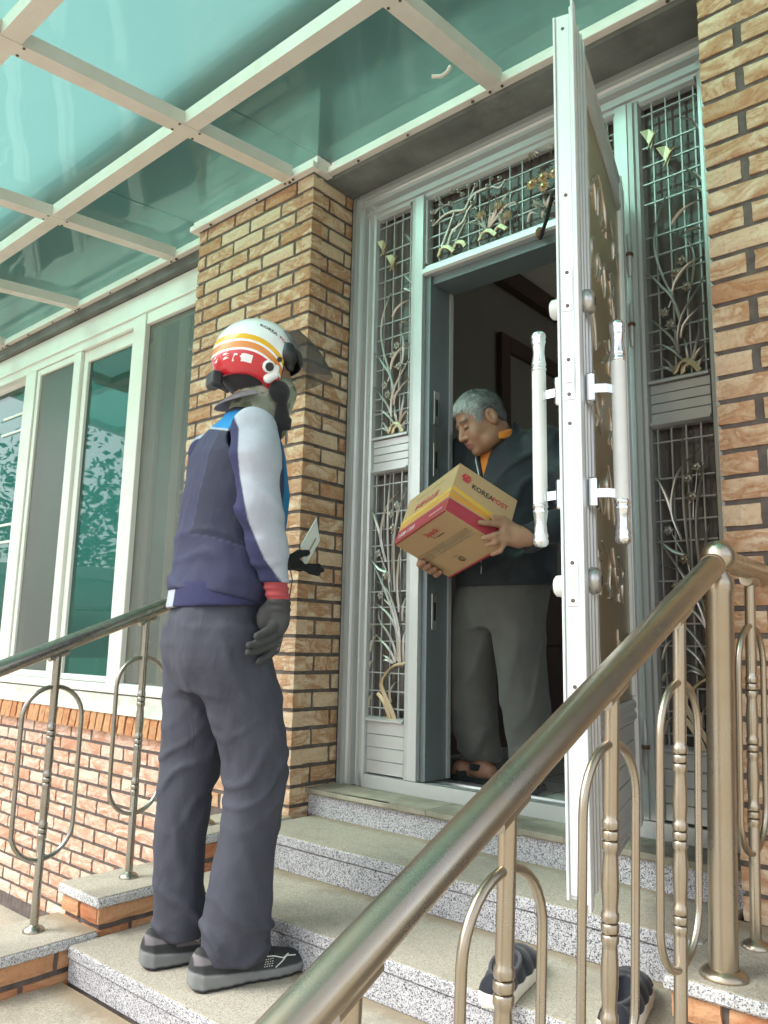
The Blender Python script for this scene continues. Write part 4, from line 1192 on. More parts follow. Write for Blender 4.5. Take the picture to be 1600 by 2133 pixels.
def ellip(Pp, c, r, Rm=None):
    d = Pp - A3(c)
    if Rm is not None: d = d @ A3(Rm)          # columns of Rm = local axes
    r = A3(r)
    k0 = np.linalg.norm(d / r, axis=1)
    k1 = np.linalg.norm(d / (r * r), axis=1) + 1e-9
    return k0 * (k0 - 1) / k1
def rbox(Pp, c, h, r, Rm=None):
    d = Pp - A3(c)
    if Rm is not None: d = d @ A3(Rm)
    q = np.abs(d) - (A3(h) - r)
    return np.linalg.norm(np.maximum(q, 0), axis=1) + np.minimum(q.max(axis=1), 0) - r
def smin(a, b, k):
    h = np.clip(0.5 + 0.5 * (b - a) / k, 0, 1)
    return b + (a - b) * h - k * h * (1 - h)
def smax(a, b, k): return -smin(-a, -b, k)
def chain(Pp, pts, rs, k=0.012):
    d = None
    for i in range(len(pts) - 1):
        e = rcone(Pp, pts[i], pts[i+1], rs[i], rs[i+1])
        d = e if d is None else smin(d, e, k)
    return d
def sections(Pp, secs, k=0.03):
    """stack of tilted ellipses (centre, half sizes right/forward) at rising heights, blended along z: one tapering garment tube
       secs: (z, cx, cy, hx, hy)"""
    z = np.array([s_[0] for s_ in secs], np.float32)
    vals = [np.interp(Pp[:, 2], z, np.array([s_[j] for s_ in secs], np.float32)) for j in range(1, 5)]
    dx, dy = Pp[:, 0] - vals[0], Pp[:, 1] - vals[1]
    hx, hy = vals[2], vals[3]
    k0 = np.sqrt((dx / hx) ** 2 + (dy / hy) ** 2)
    k1 = np.sqrt((dx / hx ** 2) ** 2 + (dy / hy ** 2) ** 2) + 1e-9
    d = np.where(k0 < 0.05, -np.minimum(hx, hy), k0 * (k0 - 1) / k1) * 0.96
    cap = np.maximum(z[0] - Pp[:, 2], Pp[:, 2] - z[-1])
    return smax(d, cap, 0.008)

def polygonise(fn, lo, hi, h):
    """surface nets over the box lo..hi, evaluated only near the surface"""
    lo = np.array(lo, np.float32); hi = np.array(hi, np.float32)
    B = 4
    nb = np.maximum(1, np.ceil((hi - lo) / (h * B)).astype(int))
    N = nb * B + 1
    bc = np.stack(np.meshgrid(*[np.arange(n_) for n_ in nb], indexing='ij'), -1).reshape(-1, 3)
    ctr = lo + (bc + 0.5) * h * B
    fc = fn(ctr.astype(np.float32))
    act = np.abs(fc) < h * B * 1.25
    Fv = np.repeat(np.repeat(np.repeat(fc.reshape(nb), B, 0), B, 1), B, 2)
    full = np.empty(N, np.float32)
    full[:-1, :-1, :-1] = Fv
    full[-1] = full[-2]; full[:, -1] = full[:, -2]; full[:, :, -1] = full[:, :, -2]
    off = np.stack(np.meshgrid(*[np.arange(B + 1)] * 3, indexing='ij'), -1).reshape(-1, 3)
    ab = bc[act]
    idx = (ab[:, None, :] * B + off[None]).reshape(-1, 3)
    key = (idx[:, 0].astype(np.int64) * N[1] + idx[:, 1]) * N[2] + idx[:, 2]
    key = np.unique(key)
    iz = key % N[2]; iy = (key // N[2]) % N[1]; ix = key // (N[2] * N[1])
    pts = lo + np.stack([ix, iy, iz], 1).astype(np.float32) * h
    full[ix, iy, iz] = fn(pts)
    full[0] = np.maximum(full[0], 1e-4); full[-1] = np.maximum(full[-1], 1e-4)
    full[:, 0] = np.maximum(full[:, 0], 1e-4); full[:, -1] = np.maximum(full[:, -1], 1e-4)
    full[:, :, 0] = np.maximum(full[:, :, 0], 1e-4); full[:, :, -1] = np.maximum(full[:, :, -1], 1e-4)
    S = full < 0
    c8 = [S[dx:N[0]-1+dx, dy:N[1]-1+dy, dz:N[2]-1+dz] for dx in (0, 1) for dy in (0, 1) for dz in (0, 1)]
    sm_ = sum(c.astype(np.int8) for c in c8)
    cells = np.argwhere((sm_ > 0) & (sm_ < 8))
    cid = -np.ones(N - 1, np.int64)
    cid[cells[:, 0], cells[:, 1], cells[:, 2]] = np.arange(len(cells))
    acc = np.zeros((len(cells), 3)); cnt = np.zeros(len(cells))
    corners = [(dx, dy, dz) for dx in (0, 1) for dy in (0, 1) for dz in (0, 1)]
    for a in range(8):
        for b in range(a + 1, 8):
            if sum(abs(corners[a][i] - corners[b][i]) for i in range(3)) != 1: continue
            ca, cb = np.array(corners[a]), np.array(corners[b])
            pa, pb = cells + ca, cells + cb
            fa = full[pa[:, 0], pa[:, 1], pa[:, 2]]; fb = full[pb[:, 0], pb[:, 1], pb[:, 2]]
            m = (fa < 0) != (fb < 0)
            t = np.where(m, fa / np.where(m, fa - fb, 1), 0)
            acc[m] += (ca + (cb - ca) * t[:, None])[m]
            cnt[m] += 1
    V = lo + (cells + acc / cnt[:, None]) * h
    F = []
    for ax in range(3):
        u, w = (ax + 1) % 3, (ax + 2) % 3
        sl = [slice(None)] * 3; sl2 = [slice(None)] * 3
        sl[ax] = slice(0, N[ax] - 1); sl2[ax] = slice(1, N[ax])
        a, b = S[tuple(sl)], S[tuple(sl2)]
        e = np.argwhere(a != b)
        ok = (e[:, u] > 0) & (e[:, w] > 0) & (e[:, u] < N[u] - 1) & (e[:, w] < N[w] - 1)
        e = e[ok]
        q = []
        for du, dw in ((-1, -1), (0, -1), (0, 0), (-1, 0)):
            c = e.copy(); c[:, u] += du; c[:, w] += dw
            q.append(cid[c[:, 0], c[:, 1], c[:, 2]])
        q = np.stack(q, 1)
        flip = ~S[e[:, 0], e[:, 1], e[:, 2]]
        q[flip] = q[flip][:, ::-1]
        F.append(q)
    F = np.concatenate(F)
    F = F[(F >= 0).all(1)]
    return V, F
def field_mesh(name, fn, lo, hi, h, mat, parent, smooth_it=1, colour=None):
    V, F = polygonise(fn, lo, hi, h)
    if smooth_it:
        e = np.concatenate([F[:, [0, 1]], F[:, [1, 2]], F[:, [2, 3]], F[:, [3, 0]]])
        for _ in range(smooth_it):
            s_ = np.zeros_like(V); c = np.zeros(len(V))
            np.add.at(s_, e[:, 0], V[e[:, 1]]); np.add.at(c, e[:, 0], 1)
            np.add.at(s_, e[:, 1], V[e[:, 0]]); np.add.at(c, e[:, 1], 1)
            V = V * 0.45 + 0.55 * s_ / np.maximum(c, 1)[:, None]
    me = bpy.data.meshes.new(name)
    me.vertices.add(len(V)); me.vertices.foreach_set('co', V.astype(np.float32).ravel())
    me.loops.add(F.size); me.loops.foreach_set('vertex_index', F.astype(np.int32).ravel())
    me.polygons.add(len(F)); me.polygons.foreach_set('loop_start', np.arange(0, F.size, 4, dtype=np.int32))
    me.polygons.foreach_set('use_smooth', np.ones(len(F), bool))
    me.update(calc_edges=True)
    me.validate()
    if colour is not None:
        ca = me.color_attributes.new('col', 'FLOAT_COLOR', 'POINT')
        cc = np.ones((len(V), 4), np.float32); cc[:, :3] = colour(V.astype(np.float32))
        ca.data.foreach_set('color', cc.ravel())
    me.materials.append(mat)
    return link(name, me, parent)
def mat_cloth_attr(name, rough=0.85, scale=700, bump=0.25, heather=0.0, spec=0.25, folds=0.0):
    """cloth whose panels (own dye colours) come from the col attribute"""
    t = NT(name)
    at = t.n('Attribute'); at.attribute_name = 'col'
    v = t.coord('Object')
    w = t.noise(v, scale, 2, 0.5)
    b = t.noise(v, 12, 4, 0.6)
    c = t.mix(t.ramp(b, [(0.3, (0.16,) * 3), (0.7, (0.0,) * 3)]), at.outputs['Color'], (0.02, 0.02, 0.03))
    if heather: c = t.mix(t.math('MULTIPLY', t.ramp(t.noise(v, 380, 2, 0.7), [(0.4, (0, 0, 0)), (0.62, (1, 1, 1))]), heather), c, (0.9, 0.9, 0.92), 'MULTIPLY') if heather > 0 else c
    nm = t.bump(w, bump, 0.001)
    if folds:
        vv = t.coord('Object', 0, (1, 1, 0.45))
        nm = t.bump(t.noise(vv, 22, 3, 0.5, 0.8), folds, 0.02, nm)
    return t.done(c, rough, 0, nm, spec)
# ---------------------------------------------------------------- the postal worker
C_ = {}
C_['skin'] = mat_plain('skin', (0.42, 0.25, 0.165), 0.55, 0, 0.12, 30, 0.15, 300, 0.4)
C_['trousers'] = mat_fabric('slate_trousers', (0.058, 0.061, 0.080), 900, 0.8, 0.10, 0.2, 0.0, None, 0.22)
C_['vest'] = mat_cloth_attr('vest_cloth', 0.7, 800, 0.2, 0, 0.3, 0.18)
C_['sleeve'] = mat_cloth_attr('shirt_cloth', 0.9, 500, 0.3, 0.75, 0.2, 0.15)
C_['glove'] = mat_cloth_attr('glove_cloth', 0.8, 420, 0.7, 0, 0.3)
C_['shoe'] = mat_cloth_attr('shoe_upper', 0.75, 500, 0.35, 0, 0.3)
C_['white_line'] = mat_plain('white_reflective', (0.75, 0.76, 0.72), 0.4)
C_['black'] = mat_plain('black_plastic', (0.018, 0.018, 0.02), 0.4, 0, 0.2, 20, 0, 100, 0.5)
C_['pad'] = mat_fabric('black_padding', (0.022, 0.022, 0.024), 500, 0.95, 0.15, 0.5, 0.3)
C_['white_plastic'] = mat_plain('white_plastic', (0.80, 0.81, 0.80), 0.3, 0, 0.03, 10, 0, 100, 0.5)
C_['paper'] = mat_plain('letter_paper', (0.80, 0.83, 0.80), 0.6, 0, 0.03, 20)
C_['brim'] = mat_fabric('cap_brim', (0.17, 0.15, 0.165), 700, 0.9, 0.08, 0.3)

PA = math.atan2(-0.283, 0.959)
PM = empty('person', (0.455, -0.68, 0.0995), PA, 'postal worker in a striped helmet and navy vest, holding a letter on the steps', 'person')

def blend(c, col, s_, w=0.004):
    """paint col where s_ > 0 with a thin soft edge"""
    k = np.clip(s_ / w + 0.5, 0, 1)[:, None]
    return c * (1 - k) + A3(col) * k

def fold(Pp, dirv, freq, seed, warp=0.03, wf=9):
    """soft parallel creases across a direction, wandering"""
    s_ = Pp @ A3(dirv) + warp * vnoise(Pp, (wf, wf, wf), seed)
    v_ = np.sin(s_ * freq)
    return np.where(v_ > 0, v_ ** 2, v_ * 0.15)

def arm_near(Pp, dr=0.0):
    return chain(Pp, [(0.172, -0.028, 1.452), (0.208, -0.032, 1.37), (0.222, -0.026, 1.23), (0.214, 0.010, 1.125), (0.204, 0.041, 1.025)], [0.066 + dr, 0.062 + dr, 0.055 + dr, 0.051 + dr, 0.035 + dr], 0.03)
def arm_far(Pp, dr=0.0):
    return chain(Pp, [(-0.172, -0.028, 1.452), (-0.215, -0.015, 1.36), (-0.225, 0.02, 1.22), (-0.19, 0.10, 1.165), (-0.150, 0.190, 1.135)], [0.066 + dr, 0.062 + dr, 0.055 + dr, 0.048 + dr, 0.035 + dr], 0.03)
def f_body(Pp):
    d = ellip(Pp, (0, 0.055, 1.675), (0.074, 0.094, 0.112))
    d = smin(d, ellip(Pp, (0, 0.115, 1.63), (0.05, 0.045, 0.06)), 0.03)
    d = smin(d, rcone(Pp, (0, 0.02, 1.46), (0, 0.05, 1.60), 0.062, 0.058), 0.03)
    d = smin(d, ellip(Pp, (0, -0.01, 1.25), (0.15, 0.095, 0.24)), 0.05)
    d = smin(d, ellip(Pp, (0, -0.04, 0.93), (0.115, 0.08, 0.10)), 0.05)
    d = smin(d, arm_near(Pp, -0.02), 0.03)
    d = smin(d, arm_far(Pp, -0.02), 0.03)
    d = smin(d, rcone(Pp, (0.204, 0.041, 1.025), (0.200, 0.050, 0.945), 0.018, 0.010), 0.02)
    d = smin(d, rcone(Pp, (-0.15, 0.19, 1.135), (-0.13, 0.24, 1.125), 0.02, 0.012), 0.02)
    d = smin(d, chain(Pp, [(0.07, -0.03, 0.88), (0.095, 0.050, 0.50), (0.10, 0.015, 0.10), (0.105, 0.09, 0.045)], [0.058, 0.048, 0.034, 0.022], 0.04), 0.05)
    d = smin(d, chain(Pp, [(-0.07, -0.04, 0.88), (-0.095, -0.062, 0.50), (-0.095, -0.06, 0.10), (-0.09, 0.02, 0.045)], [0.058, 0.046, 0.034, 0.022], 0.04), 0.05)
    return d
field_mesh('body', f_body, (-0.30, -0.22, 0.0), (0.30, 0.34, 1.80), 0.008, C_['skin'], PM, 1)

# trousers
NL = [(0.048, .103, .020, .066, .082), (0.085, .103, .020, .073, .090), (0.12, .102, .022, .076, .090), (0.18, .10, .024, .078, .088), (0.24, .10, .030, .074, .083), (0.355, .10, .042, .072, .079), (0.46, .10, .056, .075, .084), (0.55, .098, .050, .084, .094), (0.70, .092, .016, .094, .108), (0.82, .085, -.028, .098, .122), (0.90, .08, -.04, .09, .12)]
FL = [(0.066, -.093, -.050, .066, .066), (0.10, -.094, -.058, .074, .074), (0.138, -.095, -.062, .076, .076), (0.2, -.095, -.074, .072, .071), (0.326, -.095, -.078, .071, .070), (0.44, -.095, -.074, .074, .072), (0.53, -.094, -.056, .082, .088), (0.7, -.09, -.045, .092, .104), (0.82, -.085, -.045, .098, .120), (0.9, -.08, -.045, .09, .12)]
HP_ = [(0.735, 0, -.030, .150, .104), (0.80, 0, -.038, .168, .122), (0.86, 0, -.045, .174, .132), (0.93, 0, -.046, .168, .128), (0.990, 0, -.042, .160, .120)]
def f_trousers(Pp):
    a, b = sections(Pp, NL), sections(Pp, FL)
    d = smin(np.minimum(a, b), sections(Pp, HP_), 0.035)
    z = Pp[:, 2]
    low = np.exp(-((z - 0.13) / 0.075) ** 2)
    knee = np.exp(-((z - 0.52) / 0.13) ** 2)
    hip = np.exp(-((z - 0.76) / 0.12) ** 2)
    w = 0.010 * low * fold(Pp, (0.25, 0.45, 1.0), 62, 3, 0.05, 12)
    w = w + 0.006 * knee * fold(Pp, (0.2, -0.75, 0.9), 75, 5, 0.05, 8)
    w = w + 0.0055 * hip * fold(Pp, (0.1, 0.9, 0.75), 60, 8, 0.06, 7)
    w = w + 0.006 * vnoise(Pp, (13, 13, 5), 1) + 0.0022 * vnoise(Pp, (38, 38, 20), 4)
    w = w + 0.0035 * np.exp(-((z - 0.3) / 0.15) ** 2) * fold(Pp, (0.4, 0.8, 0.35), 70, 12, 0.04, 8)
    return d - w
field_mesh('trousers', f_trousers, (-0.22, -0.24, 0.03), (0.22, 0.22, 1.02), 0.0055, C_['trousers'], PM, 1)

# vest
VS = [(0.955, 0, -.048, .182, .140), (1.00, 0, -.036, .186, .144), (1.08, 0, -.018, .188, .148), (1.18, 0, -.008, .190, .152), (1.30, 0, 0.0, .190, .148), (1.40, 0, -.004, .186, .134), (1.455, 0, -.004, .165, .112), (1.50, 0, .008, .112, .088), (1.53, 0, .020, .078, .074), (1.555, 0, .026, .070, .070)]
def f_vest0(Pp):
    d = sections(Pp, VS)
    d = smin(d, rcone(Pp, (-0.135, -0.02, 1.452), (0.135, -0.02, 1.452), 0.062, 0.062), 0.03)
    return d
def f_vest(Pp):
    z, f = Pp[:, 2], Pp[:, 1]
    w = 0.006 * vnoise(Pp, (9, 9, 6), 21) + 0.0025 * vnoise(Pp, (30, 30, 18), 22)
    w = w + 0.0075 * np.exp(-((z - 1.03) / 0.07) ** 2) * fold(Pp, (0.2, 0.35, 1.0), 60, 23, 0.05, 7)
    w = w + 0.005 * np.exp(-((z - 1.13) / 0.05) ** 2) * fold(Pp, (0.0, 0.3, 1.0), 80, 24, 0.04, 8)
    d = f_vest0(Pp) - w
    hem = (0.985 - 0.19 * (f + 0.05)) - z
    d = smax(d, hem, 0.006)
    # arm holes
    d = smax(d, -(rcone(Pp, (0.160, -0.028, 1.44), (0.30, -0.028, 1.40), 0.070, 0.075)), 0.008)
    d = smax(d, -(rcone(Pp, (-0.160, -0.028, 1.44), (-0.30, -0.028, 1.40), 0.070, 0.075)), 0.008)
    # neck hole
    d = smax(d, -rcone(Pp, (0, 0.03, 1.50), (0, 0.05, 1.62), 0.058, 0.066), 0.006)
    return d
def c_vest(V):
    n_ = len(V)
    c = np.tile(A3((0.034, 0.038, 0.083)), (n_, 1))
    r, f, z = V[:, 0], V[:, 1], V[:, 2]
    mesh_ = np.minimum(np.minimum(r - (0.055 + 0.03 * np.clip((z - 1.15) / 0.2, 0, 1)), 0.055 - f), np.minimum(z - (1.125 - 0.35 * (f + 0.06)), 1.47 - z))
    c = blend(c, (0.021, 0.024, 0.050), mesh_)
    c = blend(c, (0.062, 0.066, 0.12), 0.0016 - np.abs(mesh_), 0.003)
    c = blend(c, (0.004, 0.165, 0.36), np.minimum(f - (0.072 + 0.05 * np.clip((1.2 - z) / 0.1, 0, 1)), z - 1.11))
    ln = z - (1.487 - 0.25 * np.abs(r))
    c = blend(c, (0.012, 0.22, 0.50), np.minimum(ln, 0.05 - f))
    c = blend(c, (0.45, 0.5, 0.55), np.minimum(0.0025 - np.abs(ln), 0.05 - f), 0.003)
    c = blend(c, (0.03, 0.035, 0.05), z - 1.540)
    return c
field_mesh('vest', f_vest, (-0.25, -0.24, 0.90), (0.25, 0.22, 1.58), 0.0055, C_['vest'], PM, 1, c_vest)

# grey undershirt: sleeves and the tail showing under the vest
def f_sleeve_n(Pp):
    d = arm_near(Pp)
    z = Pp[:, 2]
    w = 0.0045 * vnoise(Pp, (16, 16, 8), 31) + 0.007 * np.exp(-((z - 1.22) / 0.07) ** 2) * fold(Pp, (0.1, 0.8, 0.7), 80, 32, 0.04, 10)
    w = w + 0.0045 * np.exp(-((z - 1.08) / 0.06) ** 2) * fold(Pp, (0.1, -0.5, 0.9), 90, 33, 0.04, 10) + 0.004 * np.exp(-((z - 1.38) / 0.06) ** 2) * fold(Pp, (0.3, 0.3, 0.9), 60, 34, 0.04, 10)
    d = d - w
    return smax(d, 1.028 + 0.0 * z - z, 0.004)
def c_sleeve(V):
    f, z = V[:, 1], V[:, 2]
    c = np.tile(A3((0.40, 0.44, 0.49)), (len(V), 1))
    fa = f + 0.64 * (np.abs(V[:, 0]) - 0.2)
    line = np.interp(z, [1.03, 1.085, 1.175, 1.31, 1.44, 1.50], [0.068, 0.018, -0.030, -0.070, -0.084, -0.12])
    return blend(c, (0.042, 0.045, 0.105), line - fa, 0.004)
field_mesh('sleeve', f_sleeve_n, (0.08, -0.13, 0.99), (0.32, 0.12, 1.55), 0.005, C_['sleeve'], PM, 1, c_sleeve)
def f_sleeve_f(Pp):
    d = arm_far(Pp) - 0.004 * vnoise(Pp, (16, 16, 8), 36)
    return smax(d, Pp[:, 1] - 0.185, 0.004)
field_mesh('sleeve', f_sleeve_f, (-0.32, -0.13, 1.05), (-0.08, 0.23, 1.55), 0.006, C_['sleeve'], PM, 1, c_sleeve)
def f_tail(Pp):
    d = sections(Pp, [(0.94, 0, -.047, .176, .136), (1.03, 0, -.036, .178, .137)]) - 0.003 * vnoise(Pp, (14, 14, 10), 41)
    z, f = Pp[:, 2], Pp[:, 1]
    return smax(smax(d, (0.962 + 0.05 * (f + 0.1)) - z, 0.003), f - 0.05, 0.01)
def c_tail(V):
    c = np.tile(A3((0.40, 0.44, 0.49)), (len(V), 1))
    return blend(c, (0.042, 0.045, 0.105), V[:, 0] - 0.02)
field_mesh('shirt_tail', f_tail, (-0.20, -0.22, 0.93), (0.20, 0.08, 1.05), 0.005, C_['sleeve'], PM, 1, c_tail)

# gloves
nrm_ = np.array([0.62, -0.74, 0.18]); nrm_ /= np.linalg.norm(nrm_)
wax_ = np.array([0.76, 0.65, 0.0]); wax_ -= nrm_ * (wax_ @ nrm_); wax_ /= np.linalg.norm(wax_)
lax_ = np.cross(nrm_, wax_)
def f_glove_n(Pp):
    Rm = np.stack([wax_, nrm_, lax_], 1)
    d = rcone(Pp, (0.204, 0.041, 1.032), (0.202, 0.056, 0.972), 0.0335, 0.0300)
    d = d - 0.0022 * np.sin(Pp[:, 2] * 330)
    d = smax(d, Pp[:, 2] - 1.034, 0.003)
    p = ellip(Pp, (0.200, 0.047, 0.928), (0.043, 0.021, 0.052), Rm)
    d = smin(d, p, 0.022)
    d = smin(d, ellip(Pp, np.array([0.200, 0.040, 0.935]) - wax_ * 0.022 + nrm_ * 0.010, (0.020, 0.017, 0.034), Rm), 0.014)
    for pts, rs in (([(0.205, 0.046, 0.925), (0.219, 0.034, 0.908), (0.226, 0.012, 0.897), (0.231, -0.017, 0.884)], (0.0165, 0.0135, 0.0115, 0.0098)),
                    ([(0.208, 0.052, 0.900), (0.217, 0.032, 0.881), (0.226, -0.006, 0.867), (0.230, -0.038, 0.860)], (0.0145, 0.0118, 0.0105, 0.0090)),
                    ([(0.204, 0.056, 0.885), (0.211, 0.042, 0.864), (0.219, -0.003, 0.848), (0.222, -0.036, 0.841)], (0.0145, 0.0115, 0.0102, 0.0088)),
                    ([(0.200, 0.058, 0.880), (0.206, 0.050, 0.850), (0.210, 0.027, 0.833), (0.212, 0.002, 0.819)], (0.0140, 0.0112, 0.0100, 0.0085)),
                    ([(0.190, 0.060, 0.885), (0.190, 0.052, 0.850), (0.190, 0.030, 0.826), (0.190, 0.008, 0.814)], (0.0130, 0.0105, 0.0092, 0.0080))):
        d = smin(d, chain(Pp, pts, rs, 0.004), 0.0035)
    return d
def c_glove(V):
    c = np.tile(A3((0.050, 0.052, 0.050)), (len(V), 1))
    side = (V - np.array([0.200, 0.047, 0.928])) @ nrm_
    knit = side < -0.004
    rn = vnoise(V.astype(np.float32), (420, 420, 420), 5)
    c[knit] = np.where(rn[knit][:, None] > 0.0, 0.16, 0.020)
    cuff = V[:, 2] > 0.985
    c[cuff] = (0.36, 0.065, 0.070)
    return c
field_mesh('glove', f_glove_n, (0.13, -0.06, 0.78), (0.27, 0.12, 1.05), 0.003, C_['glove'], PM, 1, c_glove)
def f_glove_f(Pp):
    d = rcone(Pp, (-0.152, 0.176, 1.137), (-0.148, 0.205, 1.130), 0.034, 0.030)
    d = smin(d, ellip(Pp, (-0.135, 0.245, 1.122), (0.036, 0.050, 0.022)), 0.02)
    for o_, e, rr_ in ((-0.168, (-0.165, 0.318, 1.118), 0), (-0.148, (-0.135, 0.352, 1.122), 0), (-0.126, (-0.108, 0.350, 1.106), 0), (-0.108, (-0.092, 0.328, 1.092), 0)):
        m_ = ((o_ + e[0]) / 2, (0.275 + e[1]) / 2 + 0.004, (1.118 + e[2]) / 2 - 0.005)
        d = smin(d, chain(Pp, [(o_, 0.272, 1.116), m_, e], [0.0118, 0.0108, 0.0090], 0.006), 0.006)
    d = smin(d, chain(Pp, [(-0.112, 0.232, 1.132), (-0.102, 0.262, 1.152), (-0.104, 0.292, 1.158)], [0.015, 0.0125, 0.0105], 0.008), 0.012)
    return d
field_mesh('glove', f_glove_f, (-0.22, 0.14, 1.05), (-0.05, 0.39, 1.20), 0.0032, C_['glove'], PM, 1, lambda V: np.tile(A3((0.018, 0.019, 0.020)), (len(V), 1)))

# shoes
def shoe(cx, heel, toe, name='shoe'):
    L = toe - heel
    def fn(Pp):
        t = (Pp[:, 1] - heel) / L
        r = Pp[:, 0] - cx
        half = np.interp(t, [0, 0.08, 0.25, 0.45, 0.7, 0.88, 0.97, 1.0], [0.018, 0.036, 0.041, 0.040, 0.050, 0.044, 0.026, 0.010]).astype(np.float32)
        soleTop = np.interp(t, [0, 0.1, 0.5, 0.85, 1.0], [0.050, 0.042, 0.030, 0.028, 0.034]).astype(np.float32)
        soleBot = np.interp(t, [0, 0.05, 0.8, 1.0], [0.010, 0.001, 0.001, 0.014]).astype(np.float32)
        ends = np.maximum(heel - Pp[:, 1], Pp[:, 1] - toe)
        tread = 0.0012 * np.sign(np.sin(Pp[:, 1] * 190)) * (Pp[:, 2] < 0.010)
        sole = smax(smax(np.abs(r) - half - 0.004 + tread, np.maximum(Pp[:, 2] - soleTop, soleBot - Pp[:, 2]), 0.008), ends, 0.01)
        h = np.interp(t, [0, 0.06, 0.22, 0.40, 0.50, 0.62, 0.80, 0.95, 1.0], [0.075, 0.098, 0.096, 0.088, 0.086, 0.070, 0.056, 0.046, 0.03]).astype(np.float32)
        up = (np.sqrt((r / (half * 0.97)) ** 2 + (np.maximum(Pp[:, 2] - 0.018, 0) / (h - 0.018)) ** 2 + 1e-6) - 1) * 0.032
        up = smax(smax(up, 0.012 - Pp[:, 2], 0.006), ends, 0.012)
        return smin(sole, up, 0.004)
    def col(V):
        t = (V[:, 1] - heel) / L
        z = V[:, 2]
        soleTop = np.interp(t, [0, 0.1, 0.5, 0.85, 1.0], [0.050, 0.042, 0.030, 0.028, 0.034])
        c = np.tile(A3((0.040, 0.043, 0.042)), (len(V), 1))
        mauve = ((t > 0.02) & (t < 0.20) & (z > 0.062) & (z < 0.085 - 0.1 * t)) | ((t > 0.27) & (t < 0.52) & (z > 0.050) & (z < 0.080 - 0.04 * t))
        m1 = np.minimum(np.minimum(t - 0.02, 0.20 - t) * L, np.minimum(z - 0.062, 0.090 - 0.12 * t - z))
        m2 = np.minimum(np.minimum(t - 0.27, 0.52 - t) * L, np.minimum(z - 0.050 + 0.02 * (t - 0.3), 0.084 - 0.05 * t - z))
        c = blend(c, (0.205, 0.185, 0.195), np.maximum(m1, m2), 0.003)
        c = blend(c, (0.215, 0.225, 0.220), soleTop - 0.001 - z, 0.003)
        return blend(c, (0.035, 0.035, 0.037), 0.010 - z, 0.003)
    o = field_mesh(name, fn, (cx - 0.075, heel - 0.02, -0.006), (cx + 0.075, toe + 0.02, 0.125), 0.0038, C_['shoe'], PM, 1, col)
    mb = MB()
    X = lambda t, z, off=0.0: (cx + off, heel + t * L, z)
    side = 0.042
    def onside(t, z):
        half = float(np.interp(t, [0, 0.08, 0.25, 0.45, 0.7, 0.88, 0.97, 1.0], [0.018, 0.036, 0.041, 0.040, 0.050, 0.044, 0.026, 0.010])) * 0.97
        h = float(np.interp(t, [0, 0.06, 0.22, 0.40, 0.50, 0.62, 0.80, 0.95, 1.0], [0.075, 0.098, 0.096, 0.088, 0.086, 0.070, 0.056, 0.046, 0.03]))
        q_ = min(1, max(0, (z - 0.018) / (h - 0.018)))
        return (cx + half * math.sqrt(max(0.0, 1 - q_ * q_)) + 0.0012, heel + t * L, z)
    for pl in ([(0.40, 0.066), (0.46, 0.055), (0.53, 0.070), (0.60, 0.056), (0.66, 0.054), (0.74, 0.046), (0.80, 0.050)], [(0.66, 0.030), (0.72, 0.040), (0.78, 0.048), (0.86, 0.044)]):
        mb.tube([onside(*p) for p in pl], 0.0016, 6)
    for i in range(4):
        for j in range(4):
            t, z = 0.585 + 0.020 * i - 0.006 * j, 0.050 - 0.0048 * j
            a = onside(t, z); b_ = onside(t + 0.008, z)
            mb.tube([a, b_], 0.0012, 5)
    mb.build('reflective_trim', C_['white_line'], o)
    mb = MB()
    for i in range(4):
        t = 0.50 + i * 0.055
        z = float(np.interp(t, [0.5, 0.62, 0.8], [0.087, 0.072, 0.057]))
        mb.tube([X(t, z - 0.012, 0.030), X(t + 0.012, z + 0.002, 0.0), X(t + 0.004, z - 0.012, -0.030)], 0.0022, 6)
    mb.build('laces', C_['black'], o)
    return o
shoe(0.104, -0.102, 0.228)
shoe(-0.092, -0.168, 0.150)

# neck gaiter with pale camouflage print
def f_gaiter(Pp):
    d = rcone(Pp, (0, 0.022, 1.50), (0, 0.055, 1.61), 0.070, 0.078)
    d = smin(d, ellip(Pp, (0, 0.100, 1.625), (0.074, 0.072, 0.075)), 0.03)
    d = smin(d, ellip(Pp, (0, 0.10, 1.54), (0.055, 0.05, 0.07)), 0.03)
    d = d - 0.004 * vnoise(Pp, (20, 20, 30), 51)
    return smax(d, 1.485 - Pp[:, 2], 0.004)
def c_gaiter(V):
    n1 = vnoise(V.astype(np.float32), (28, 28, 40), 61); n2 = vnoise(V.astype(np.float32), (36, 36, 50), 62)
    c = np.tile(A3((0.30, 0.33, 0.25)), (len(V), 1))
    c[n1 > 0.15] = (0.40, 0.41, 0.33)
    c[n2 > 0.32] = (0.16, 0.19, 0.12)
    return c
field_mesh('neck_gaiter', f_gaiter, (-0.11, -0.07, 1.46), (0.11, 0.20, 1.72), 0.0055, C_['sleeve'], PM, 1, c_gaiter)

